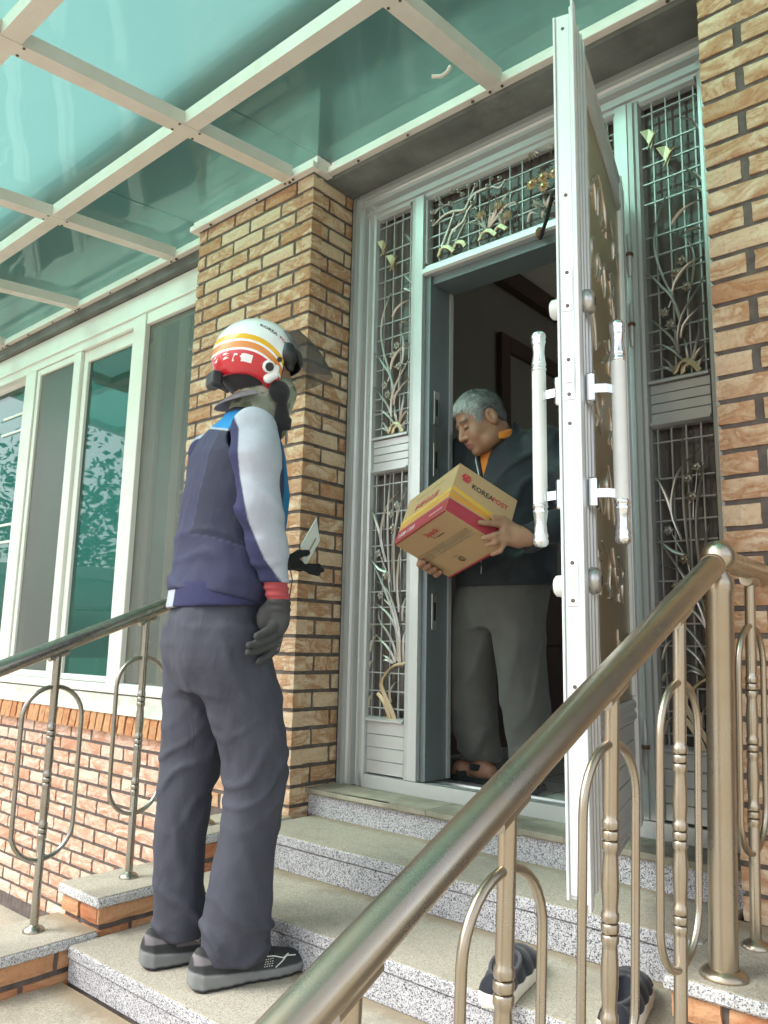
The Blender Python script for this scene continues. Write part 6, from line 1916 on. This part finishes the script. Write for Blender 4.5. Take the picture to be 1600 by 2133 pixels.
def f_jacket(Pp):
    z, r, f = Pp[:, 2], Pp[:, 0], Pp[:, 1]
    d = torso(Pp)
    d = smin(d, arm_l(Pp), 0.035); d = smin(d, arm_r(Pp), 0.035)
    # stand collar, open
    cl = rcone(Pp, (0.0, 0.070, 1.30), (0.012, 0.088, 1.40), 0.098, 0.095)
    cl = smax(cl, z - (1.405 - 0.15 * (f - 0.08)), 0.006)
    d = smin(d, cl, 0.015)
    w = 0.006 * vnoise(Pp, (10, 10, 8), 101) + 0.003 * vnoise(Pp, (28, 28, 20), 102)
    w = w + 0.007 * fold(Pp, (0.7, 0.3, 0.8), 55, 103, 0.06, 7) * np.exp(-((r + 0.2) / 0.14) ** 2)
    w = w + 0.005 * fold(Pp, (0.2, 0.2, 1.0), 60, 104, 0.06, 7) * np.exp(-((z - 0.83) / 0.06) ** 2)
    d = d - w
    d = smax(d, 0.762 - 0.06 * (f - 0.04) - z, 0.006)
    d = smax(d, -rcone(Pp, (0, 0.068, 1.28), H((0, -0.03, -0.03)), 0.084, 0.086), 0.005)
    # V opening at the throat
    vop = smax(np.abs(r - 0.012) - np.interp(z, [1.17, 1.40], [0.0, 0.062]).astype(np.float32), 0.10 - f, 0.004)
    d = smax(d, -smax(vop, 1.165 - z, 0.004), 0.004)
    # sleeve ends
    for e, w_, el in ((wl, 1, L_el), (wr, 1, R_el)):
        ax = (e - el) / np.linalg.norm(e - el)
        t_ = (Pp - A3(e)) @ A3(ax)
        near = np.linalg.norm(Pp - A3(e), axis=1) < 0.11
        d = np.where(near, smax(d, t_ - 0.004, 0.004), d)
    return d
field_mesh('jacket', f_jacket, (-0.44, -0.16, 0.72), (0.30, 0.42, 1.46), 0.0055, C_['jacket'], MN, 1)
# zip: follow the jacket front
def front(fn, r, z):
    fs = np.linspace(0.36, 0.05, 90)
    d = fn(np.stack([np.full(90, r), fs, np.full(90, z)], 1).astype(np.float32))
    i = int(np.argmax(d < 0))
    return float(fs[i]) if d[i] < 0 else 0.18
C_['zip'] = mat_plain('grey_zip', (0.45, 0.46, 0.46), 0.4, 0.6)
mb = MB(); mb.tube([(0.012 + 0.002, front(f_jacket, 0.014, z) + 0.001, z) for z in np.linspace(0.80, 1.155, 12)], 0.0022, 6)
zp = [(0.018 + 0.062 * (z - 1.165) / 0.235, z) for z in np.linspace(1.17, 1.37, 9)]
mb.tube([(r + 0.006, front(f_jacket, r + 0.008, z) + 0.001, z) for r, z in zp], 0.0035, 6)
mb.build('zip', C_['zip'], MN)

# trousers
RL = [(0.088, .118, .018, .066, .068), (0.12, .128, .024, .082, .080), (0.20, .146, .038, .090, .088), (0.32, .154, .050, .090, .094), (0.45, .152, .052, .092, .100), (0.60, .130, .045, .100, .110), (0.74, .10, .040, .11, .12)]
LLg = [(0.078, -.105, .012, .068, .070), (0.12, -.100, .018, .082, .082), (0.20, -.090, .030, .088, .090), (0.32, -.082, .044, .090, .096), (0.45, -.076, .048, .094, .102), (0.60, -.060, .042, .102, .112), (0.74, -.05, .040, .11, .12)]
HM_ = [(0.60, .030, .040, .165, .110), (0.68, .022, .040, .182, .128), (0.76, .010, .040, .190, .134), (0.86, .0, .042, .180, .128)]
def f_mtr(Pp):
    a, b = sections(Pp, RL), sections(Pp, LLg)
    d = smin(np.minimum(a, b), sections(Pp, HM_), 0.03)
    z = Pp[:, 2]
    w = 0.012 * np.exp(-((z - 0.15) / 0.07) ** 2) * fold(Pp, (0.5, 0.3, 1.0), 55, 111, 0.06, 9)
    w = w + 0.006 * vnoise(Pp, (9, 9, 3.5), 112) + 0.0025 * vnoise(Pp, (26, 26, 12), 113)
    w = w + 0.007 * np.exp(-((z - 0.42) / 0.16) ** 2) * fold(Pp, (0.9, 0.4, 0.35), 48, 114, 0.06, 6)
    w = w + 0.005 * np.exp(-((z - 0.66) / 0.08) ** 2) * fold(Pp, (0.9, 0.3, -0.3), 60, 115, 0.05, 6)
    return d - w
field_mesh('trousers', f_mtr, (-0.25, -0.16, 0.05), (0.30, 0.22, 0.90), 0.006, C_['mtrousers'], MN, 1)
# sandals
for a, t_, s_ in ((RF_a, RF_t, 1), (LF_a, LF_t, -1)):
    ax = t_ - a; ax = ax / np.linalg.norm(ax); sd_ = np.array([-ax[1], ax[0], 0])
    Rm = np.stack([sd_, ax, np.array([0, 0, 1.0])], 1)
    c0 = a + ax * 0.085
    def fn(Pp, c0=c0, Rm=Rm):
        q = (Pp - A3(c0)) @ A3(Rm)
        half = np.interp(q[:, 1], [-0.14, -0.12, -0.05, 0.05, 0.11, 0.145], [0.012, 0.034, 0.036, 0.045, 0.042, 0.015]).astype(np.float32)
        sole = smax(smax(np.abs(q[:, 0]) - half, np.abs(q[:, 2] - 0.012) - 0.0115, 0.005), np.abs(q[:, 1] - 0.001) - 0.142, 0.006)
        up = ellip(q, (0, 0.045, 0.030), (0.048, 0.105, 0.052))
        up = smax(up, -ellip(q, (0, 0.045, 0.028), (0.041, 0.105, 0.046)), 0.003)
        band = np.minimum(np.abs(q[:, 1] - 0.062) - 0.036, np.abs(q[:, 1] + 0.012) - 0.024)
        up = smax(smax(up, band, 0.004), 0.015 - q[:, 2], 0.003)
        rear = smax(np.abs(np.linalg.norm((q[:, :2] - A3((0, -0.075))) / A3((1, 1.0)), axis=1) - 0.041) - 0.0035, np.abs(q[:, 2] - 0.062) - 0.014, 0.003)
        rear = smax(rear, q[:, 1] - 0.02, 0.003)
        return np.minimum(np.minimum(sole, up), rear)
    lo = np.minimum(c0 - 0.17, c0 + 0.17); hi = np.maximum(c0 - 0.17, c0 + 0.17); lo[2] = -0.006; hi[2] = 0.10
    field_mesh('sandal', fn, lo, hi, 0.0042, C_['pad'], MN, 1)

# ---------------------------------------------------------------- the parcel
t = NT('kraft_card')
v = t.coord('Object')
kc = t.mix(t.noise(v, 60, 5, 0.7), (0.44, 0.280, 0.150), (0.50, 0.330, 0.185))
fl = t.noise(t.coord('Object', 0, (1, 8, 1)), 40, 3)
t_card = t.done(t.mix(t.math('MULTIPLY', fl, 0.12), kc, (0.25, 0.16, 0.08)), 0.75, 0, t.bump(fl, 0.08, 0.001), 0.2)
card_red = mat_plain('card_red', (0.36, 0.032, 0.050), 0.6, 0, 0.06, 20)
card_or = mat_plain('card_orange', (0.62, 0.27, 0.035), 0.65, 0, 0.08, 20)
card_yel = mat_plain('card_yellow', (0.66, 0.37, 0.05), 0.65, 0, 0.08, 20)
BXE = empty('parcel', tuple(BF + (ba + bb) / 2), 0, 'tilted cardboard parcel with red and orange bands in the man\'s hands', 'parcel')
ctr = BF + (ba + bb) / 2
def bp(a, b, h, na=0.0, nbn=0.0, nh=0.0):
    """point in parcel coordinates (fractions of the edges), plus offsets outward along -b face (left), -a face (right), -h (bottom)"""
    p = BF + ba * a + bb * b + bh * h
    eh_ = bh / np.linalg.norm(bh)
    return tuple(p - ctr - eb * nbn - ea * na - eh_ * nh)
eps = 0.0
mb = MB()
c8 = [bp(a, b, h) for h in (0, 1) for b in (0, 1) for a in (0, 1)]
fc = [(0, 2, 3, 1), (4, 5, 7, 6), (0, 1, 5, 4), (2, 6, 7, 3), (0, 4, 6, 2), (1, 3, 7, 5)]
bm = bmesh.new()
vv = [bm.verts.new(p) for p in c8]
for f in fc: bm.faces.new([vv[i] for i in f])
bmesh.ops.recalc_face_normals(bm, faces=bm.faces)
bmesh.ops.bevel(bm, geom=bm.edges[:], offset=0.0018, segments=2, affect='EDGES')
me = bpy.data.meshes.new('carton'); bm.to_mesh(me); bm.free(); me.materials.append(t_card)
CARTON = link('carton', me, BXE)
def strip_left(a0, a1, h0, h1, mat, name, out=0.0006, skew=0.0):
    MB().add([bp(a0, 0, h0, 0, out), bp(a1, 0, h0 + skew, 0, out), bp(a1, 0, h1 + skew, 0, out), bp(a0, 0, h1, 0, out)], [(0, 1, 2, 3)]).build(name, mat, BXE)
def strip_right(b0, b1, h0, h1, mat, name, out=0.0006, skew=0.0):
    MB().add([bp(0, b0, h0, out), bp(0, b0, h1, out), bp(0, b1, h1 + skew, out), bp(0, b1, h0 + skew, out)], [(0, 1, 2, 3)]).build(name, mat, BXE)
strip_left(0.004, 0.996, 0.008, 0.262, card_red, 'red_band'); strip_right(0.005, 0.995, 0.008, 0.262, card_red, 'red_band')
strip_left(0.004, 0.996, 0.300, 0.375, card_or, 'orange_band', 0.0006, 0.0); strip_left(0.004, 0.996, 0.410, 0.485, card_yel, 'yellow_band')
strip_right(0.005, 0.70, 0.300, 0.390, card_or, 'orange_band', 0.0006, 0.0); strip_right(0.005, 0.74, 0.440, 0.520, card_yel, 'yellow_band', 0.0006, -0.07)
# red turn-over on the bottom edges
for (b0, b1) in ((0.004, 0.030), (0.965, 0.996)):
    MB().add([bp(0.004, b0, 0, 0, 0, 0.0006), bp(0.996, b0, 0, 0, 0, 0.0006), bp(0.996, b1, 0, 0, 0, 0.0006), bp(0.004, b1, 0, 0, 0, 0.0006)], [(0, 1, 2, 3)]).build('red_edge', card_red, BXE)
# closing tape along the middle of the bottom, seam
MB().add([bp(0.06, 0.40, 0, 0, 0, 0.0005), bp(0.996, 0.40, 0, 0, 0, 0.0005), bp(0.996, 0.56, 0, 0, 0, 0.0005), bp(0.06, 0.56, 0, 0, 0, 0.0005)], [(0, 1, 2, 3)]).build('tape', mat_plain('clear_tape', (0.31, 0.205, 0.11), 0.25), BXE)
MB().add([bp(0.004, 0.520, 0, 0, 0, 0.0009), bp(0.996, 0.520, 0, 0, 0, 0.0009), bp(0.996, 0.526, 0, 0, 0, 0.0009), bp(0.004, 0.526, 0, 0, 0, 0.0009)], [(0, 1, 2, 3)]).build('seam', mat_plain('seam_line', (0.52, 0.38, 0.24), 0.8), BXE)  # flap seam drawn as a line paler than the card
LA, LB, LHh = np.linalg.norm(ba), np.linalg.norm(bb), np.linalg.norm(bh)
def print_on(face, body, size, u, v, ink, bold=False, ang=0.0, shear=0.0):
    """lettering laid on a face; u,v in metres from its lower-left corner as read"""
    me = text_mesh(body, size, bold)
    ca_, sa_ = math.cos(ang), math.sin(ang)
    for w in me.vertices:
        x, y = w.co.x + shear * w.co.y, w.co.y
        x, y = x * ca_ - y * sa_ + u, x * sa_ + y * ca_ + v
        if face == 'left': w.co = bp(1 - x / LA, 0, y / LHh, 0, 0.0011)
        elif face == 'right': w.co = bp(0, x / LB, y / LHh, 0.0011)
        else: w.co = bp(1 - x / LA, (2 * v - y) / LB, 0, 0, 0, 0.0011)
    me.materials.clear(); me.materials.append(INK[ink])
    return link('lettering', me, BXE)
print_on('right', 'KOREA', 0.0285, 0.068, 0.140, 'black', True)
print_on('right', 'POST', 0.0285, 0.157, 0.140, 'red', True)
print_on('left', '우체국소포', 0.036, 0.078, 0.112, 'red', True, 0, 0.18)
print_on('left', '1588-1300', 0.027, 0.018, 0.016, 'white', False)
print_on('bottom', '3pack', 0.032, 0.150, 0.056, 'red', True)
print_on('bottom', 'TEL.', 0.0100, 0.165, 0.075, 'black', False)
for i, (x0, x1, y) in enumerate(((0.187, 0.232, 0.074), (0.030, 0.11, 0.044))):
    if i == 0: MB().add([bp(1 - x0/LA, (y-0.003)/LB, 0, 0, 0, 0.001), bp(1 - x1/LA, (y-0.003)/LB, 0, 0, 0, 0.001), bp(1 - x1/LA, (y+0.001)/LB, 0, 0, 0, 0.001), bp(1 - x0/LA, (y+0.001)/LB, 0, 0, 0, 0.001)], [(0, 1, 2, 3)]).build('print_line', INK['black'], BXE)
for x0, x1, y in ((0.080, 0.165, 0.170), (0.175, 0.262, 0.171)):
    MB().add([bp(1 - x0/LA, 0, y/LHh, 0, 0.001), bp(1 - x1/LA, 0, y/LHh, 0, 0.001), bp(1 - x1/LA, 0, (y+0.0025)/LHh, 0, 0.001), bp(1 - x0/LA, 0, (y+0.0025)/LHh, 0, 0.001)], [(3, 2, 1, 0)]).build('print_line', INK['green'], BXE)
MB().add([bp(1 - 0.23/LA, 0, 0.022/LHh, 0, 0.001), bp(1 - 0.315/LA, 0, 0.022/LHh, 0, 0.001), bp(1 - 0.315/LA, 0, 0.0245/LHh, 0, 0.001), bp(1 - 0.23/LA, 0, 0.0245/LHh, 0, 0.001)], [(3, 2, 1, 0)]).build('print_line', INK['white'], BXE)
# bird emblem on the right face: ragged red block with two pale notches
em = [(0.0, 0.012), (0.010, 0.030), (0.040, 0.028), (0.033, 0.022), (0.043, 0.019), (0.034, 0.013), (0.043, 0.008), (0.030, 0.004), (0.036, -0.003), (0.004, -0.001), (0.010, 0.005)]
MB().add([bp(0, (0.020 + x)/LB, (0.150 + y)/LHh, 0.0011) for x, y in em], [tuple(range(len(em) - 1, -1, -1))]).build('bird_emblem', INK['red'], BXE)
for tri in ([(0.012, 0.020), (0.018, 0.023), (0.018, 0.016)], [(0.026, 0.014), (0.032, 0.017), (0.031, 0.010)]):
    MB().add([bp(0, (0.020 + x)/LB, (0.150 + y)/LHh, 0.0016) for x, y in tri], [(2, 1, 0)]).build('emblem_notch', t_card, BXE)
# recycling roundel on the bottom
def roundel(cx, cy, r0, r1):
    V, F = [], []
    for k in range(24):
        a = 2 * math.pi * k / 24
        for r in (r0, r1): V.append(bp(1 - (cx + r * math.cos(a))/LA, (cy + r * math.sin(a))/LB, 0, 0, 0, 0.0011))
    for k in range(24): F.append((2*k, 2*k+1, (2*k+3) % 48, (2*k+2) % 48))
    MB().add(V, F).build('roundel', INK['black'], BXE)
roundel(0.151, 0.205, 0.0105, 0.0140); roundel(0.151, 0.205, 0.0045, 0.0070)
for dx in (-0.030, -0.022):
    x0 = 0.155
    MB().add([bp(1 - (x0 + dx + p)/LA, (0.180 + 0.0 + q)/LB, 0, 0, 0, 0.0011) for p, q in ((0, 0.0), (0.034, 0.0), (0.034, 0.002), (0, 0.002))], [(0, 1, 2, 3)]).build('print_line', INK['black'], BXE)
    break

# ---------------------------------------------------------------- pair of slip-on shoes left on the step
C_['quilt'] = mat_fabric('quilted_navy', (0.016, 0.018, 0.026), 700, 0.8, 0.15, 0.3)
C_['midsole'] = mat_plain('white_midsole', (0.72, 0.69, 0.60), 0.6, 0, 0.08, 20)
C_['lining'] = mat_fabric('grey_lining', (0.05, 0.05, 0.06), 500, 0.95)
def slipper(loc, rz, label, mir):
    E_ = empty('slip_on_shoe', loc, rz, label, 'shoe', 'slip-on shoes on the step')
    def f_s(Pp):
        half = np.interp(Pp[:, 1], [-0.14, -0.125, -0.05, 0.05, 0.10, 0.135, 0.145], [0.015, 0.034, 0.038, 0.046, 0.044, 0.026, 0.010]).astype(np.float32)
        r = Pp[:, 0] - mir * 0.006 * np.sin((Pp[:, 1]) * 14)
        return smax(smax(np.abs(r) - half - 0.004, np.abs(Pp[:, 2] - 0.015) - 0.0145, 0.006), np.abs(Pp[:, 1]) - 0.146, 0.01)
    field_mesh('midsole', f_s, (-0.07, -0.16, -0.004), (0.07, 0.16, 0.04), 0.004, C_['midsole'], E_, 1)
    def f_u(Pp):
        h = np.interp(Pp[:, 1], [-0.14, -0.12, -0.02, 0.04, 0.10, 0.14], [0.04, 0.062, 0.066, 0.070, 0.058, 0.035]).astype(np.float32)
        half = np.interp(Pp[:, 1], [-0.14, -0.125, -0.05, 0.05, 0.10, 0.135, 0.145], [0.015, 0.034, 0.038, 0.046, 0.044, 0.026, 0.010]).astype(np.float32)
        r = Pp[:, 0] - mir * 0.006 * np.sin((Pp[:, 1]) * 14)
        d = (np.sqrt((r / half) ** 2 + (np.maximum(Pp[:, 2] - 0.02, 0) / (h - 0.02)) ** 2 + 1e-6) - 1) * 0.03
        d = d - 0.003 * np.abs(np.sin(Pp[:, 1] * 60 + 2 * r * 10)) 
        d = smax(smax(d, 0.024 - Pp[:, 2], 0.004), np.abs(Pp[:, 1]) - 0.140, 0.01)
        return smax(d, -ellip(Pp, (0, -0.055, 0.085), (0.029, 0.072, 0.055)), 0.006)
    field_mesh('quilted_upper', f_u, (-0.07, -0.16, 0.0), (0.07, 0.16, 0.09), 0.004, C_['quilt'], E_, 1)
    mb = MB(); mb.tube([(0.030 * math.sin(a), -0.052 + 0.070 * math.cos(a), 0.064 + 0.004 * math.cos(a)) for a in np.linspace(0, 2 * math.pi, 25)], 0.0045, 8, False)
    mb.build('padded_collar', C_['lining'], E_)
    return E_
slipper((1.250, -0.455, 0.2099), math.radians(19), 'dark quilted slip-on shoe on the step, nearer the postal worker', 1)
slipper((1.503, -0.405, 0.2099), math.radians(12), 'dark quilted slip-on shoe on the step, beside the right wall', -1)
# ---------------------------------------------------------------- what stands across the yard (seen mirrored in the window panes)
NBM = {'wall': mat_plain('neighbour_wall', (0.62, 0.60, 0.55), 0.85, 0, 0.1, 2), 'roof': mat_plain('neighbour_roof', (0.42, 0.41, 0.39), 0.8, 0, 0.15, 3),
       'glass': mat_plain('neighbour_glass', (0.03, 0.04, 0.045), 0.1), 'bark': mat_plain('bark', (0.09, 0.07, 0.05), 0.9, 0, 0.3, 20), }
t = NT('foliage')
oi = t.n('Attribute'); oi.attribute_name = 'col'
t.b.inputs['Subsurface Weight'].default_value = 0.0
M_leaf = t.done(oi.outputs['Color'], 0.7)
NB = empty('neighbour_house', (-19.0, -9.5, -0.56), math.radians(-62), 'low pale house across the yard, mirrored in the window', 'house')
MB().box((-7.0, -3.0, 0.0), (7.0, 3.0, 3.0)).build('wall', NBM['wall'], NB)
MB().box((-7.4, -3.4, 3.001), (7.4, 3.5, 3.30), 0.02).build('roof', NBM['roof'], NB)
for x in (-4.5, -1.5, 1.5, 4.5):
    o = MB().box((x - 0.7, 3.001, 1.0), (x + 0.7, 3.06, 2.2), 0.01).build('window', NBM['roof'], NB)
    MB().box((x - 0.62, 3.061, 1.08), (x + 0.62, 3.07, 2.12)).build('pane', NBM['glass'], o)
MB().box((-7.2, 3.51, 2.2), (7.2, 5.0, 2.28)).build('awning', NBM['roof'], NB)
for x in (-7.0, 0.0, 7.0): MB().box((x - 0.05, 4.85, 0.0), (x + 0.05, 4.95, 2.199)).build('awning_post', NBM['roof'], NB)
def tree(loc, h, r, seed, label):
    E_ = empty('tree', loc, 0, label, 'tree', 'trees across the yard')
    g = np.random.default_rng(seed)
    mb = MB(); mb.tube([(0, 0, 0), (0.1, 0.05, h * 0.35), (0.05, -0.05, h * 0.75)], [0.22, 0.16, 0.05], 8)
    for k in range(6):
        a = g.uniform(0, 6.28); z = h * g.uniform(0.35, 0.6)
        mb.tube([(0.08, 0, z), (math.cos(a) * r * 0.35, math.sin(a) * r * 0.35, z + h * 0.15), (math.cos(a) * r * 0.7, math.sin(a) * r * 0.7, z + h * 0.24)], [0.08, 0.05, 0.02], 6)
    mb.build('trunk', NBM['bark'], E_)
    n_ = 2600
    cl = g.normal(size=(40, 3)); cl /= np.linalg.norm(cl, axis=1)[:, None]
    cl = cl * (g.uniform(0.45, 1.0, (40, 1))) * np.array([r, r, h * 0.33]) + np.array([0, 0, h * 0.68])
    ci = g.integers(0, 40, n_)
    p = cl[ci] + g.normal(size=(n_, 3)) * r * 0.17
    u = g.normal(size=(n_, 3)); u /= np.linalg.norm(u, axis=1)[:, None]
    w = np.cross(u, g.normal(size=(n_, 3))); w /= np.linalg.norm(w, axis=1)[:, None]
    s_ = g.uniform(0.10, 0.22, (n_, 1))
    V = np.stack([p - u * s_, p + w * s_ * 0.55, p + u * s_, p - w * s_ * 0.55], 1).reshape(-1, 3)
    me = bpy.data.meshes.new('crown')
    me.from_pydata([tuple(q) for q in V], [], [(4*i, 4*i+1, 4*i+2, 4*i+3) for i in range(n_)])
    ca = me.color_attributes.new('col', 'FLOAT_COLOR', 'POINT')
    base = np.array([0.05, 0.10, 0.035]) * (0.6 + 0.8 * g.random((40, 1)))[ci] * (0.8 + 0.4 * g.random((n_, 1)))
    cc = np.ones((n_ * 4, 4), np.float32); cc[:, :3] = base.repeat(4, 0)
    ca.data.foreach_set('color', cc.ravel()); me.materials.append(M_leaf)
    link('crown', me, E_)
for i, (x, y, h, r) in enumerate(((-27, -6, 8.5, 3.6), (-28, -13, 9.5, 4.0), (-25, -19, 8.2, 3.6), (-17, -23, 9.6, 4.2), (-30, 0, 8.6, 3.8), (-8, -26, 8.0, 3.6))):
    tree((x, y, -0.56), h, r, 40 + i, ['leafy tree at the left end behind the low pale house', 'tallest leafy tree behind the middle of the low pale house', 'leafy tree behind the right end of the low pale house', 'broad leafy tree standing apart to the right of the pale house', 'leafy tree farthest left, beyond the pale house', 'leafy tree farthest right across the yard'][i])
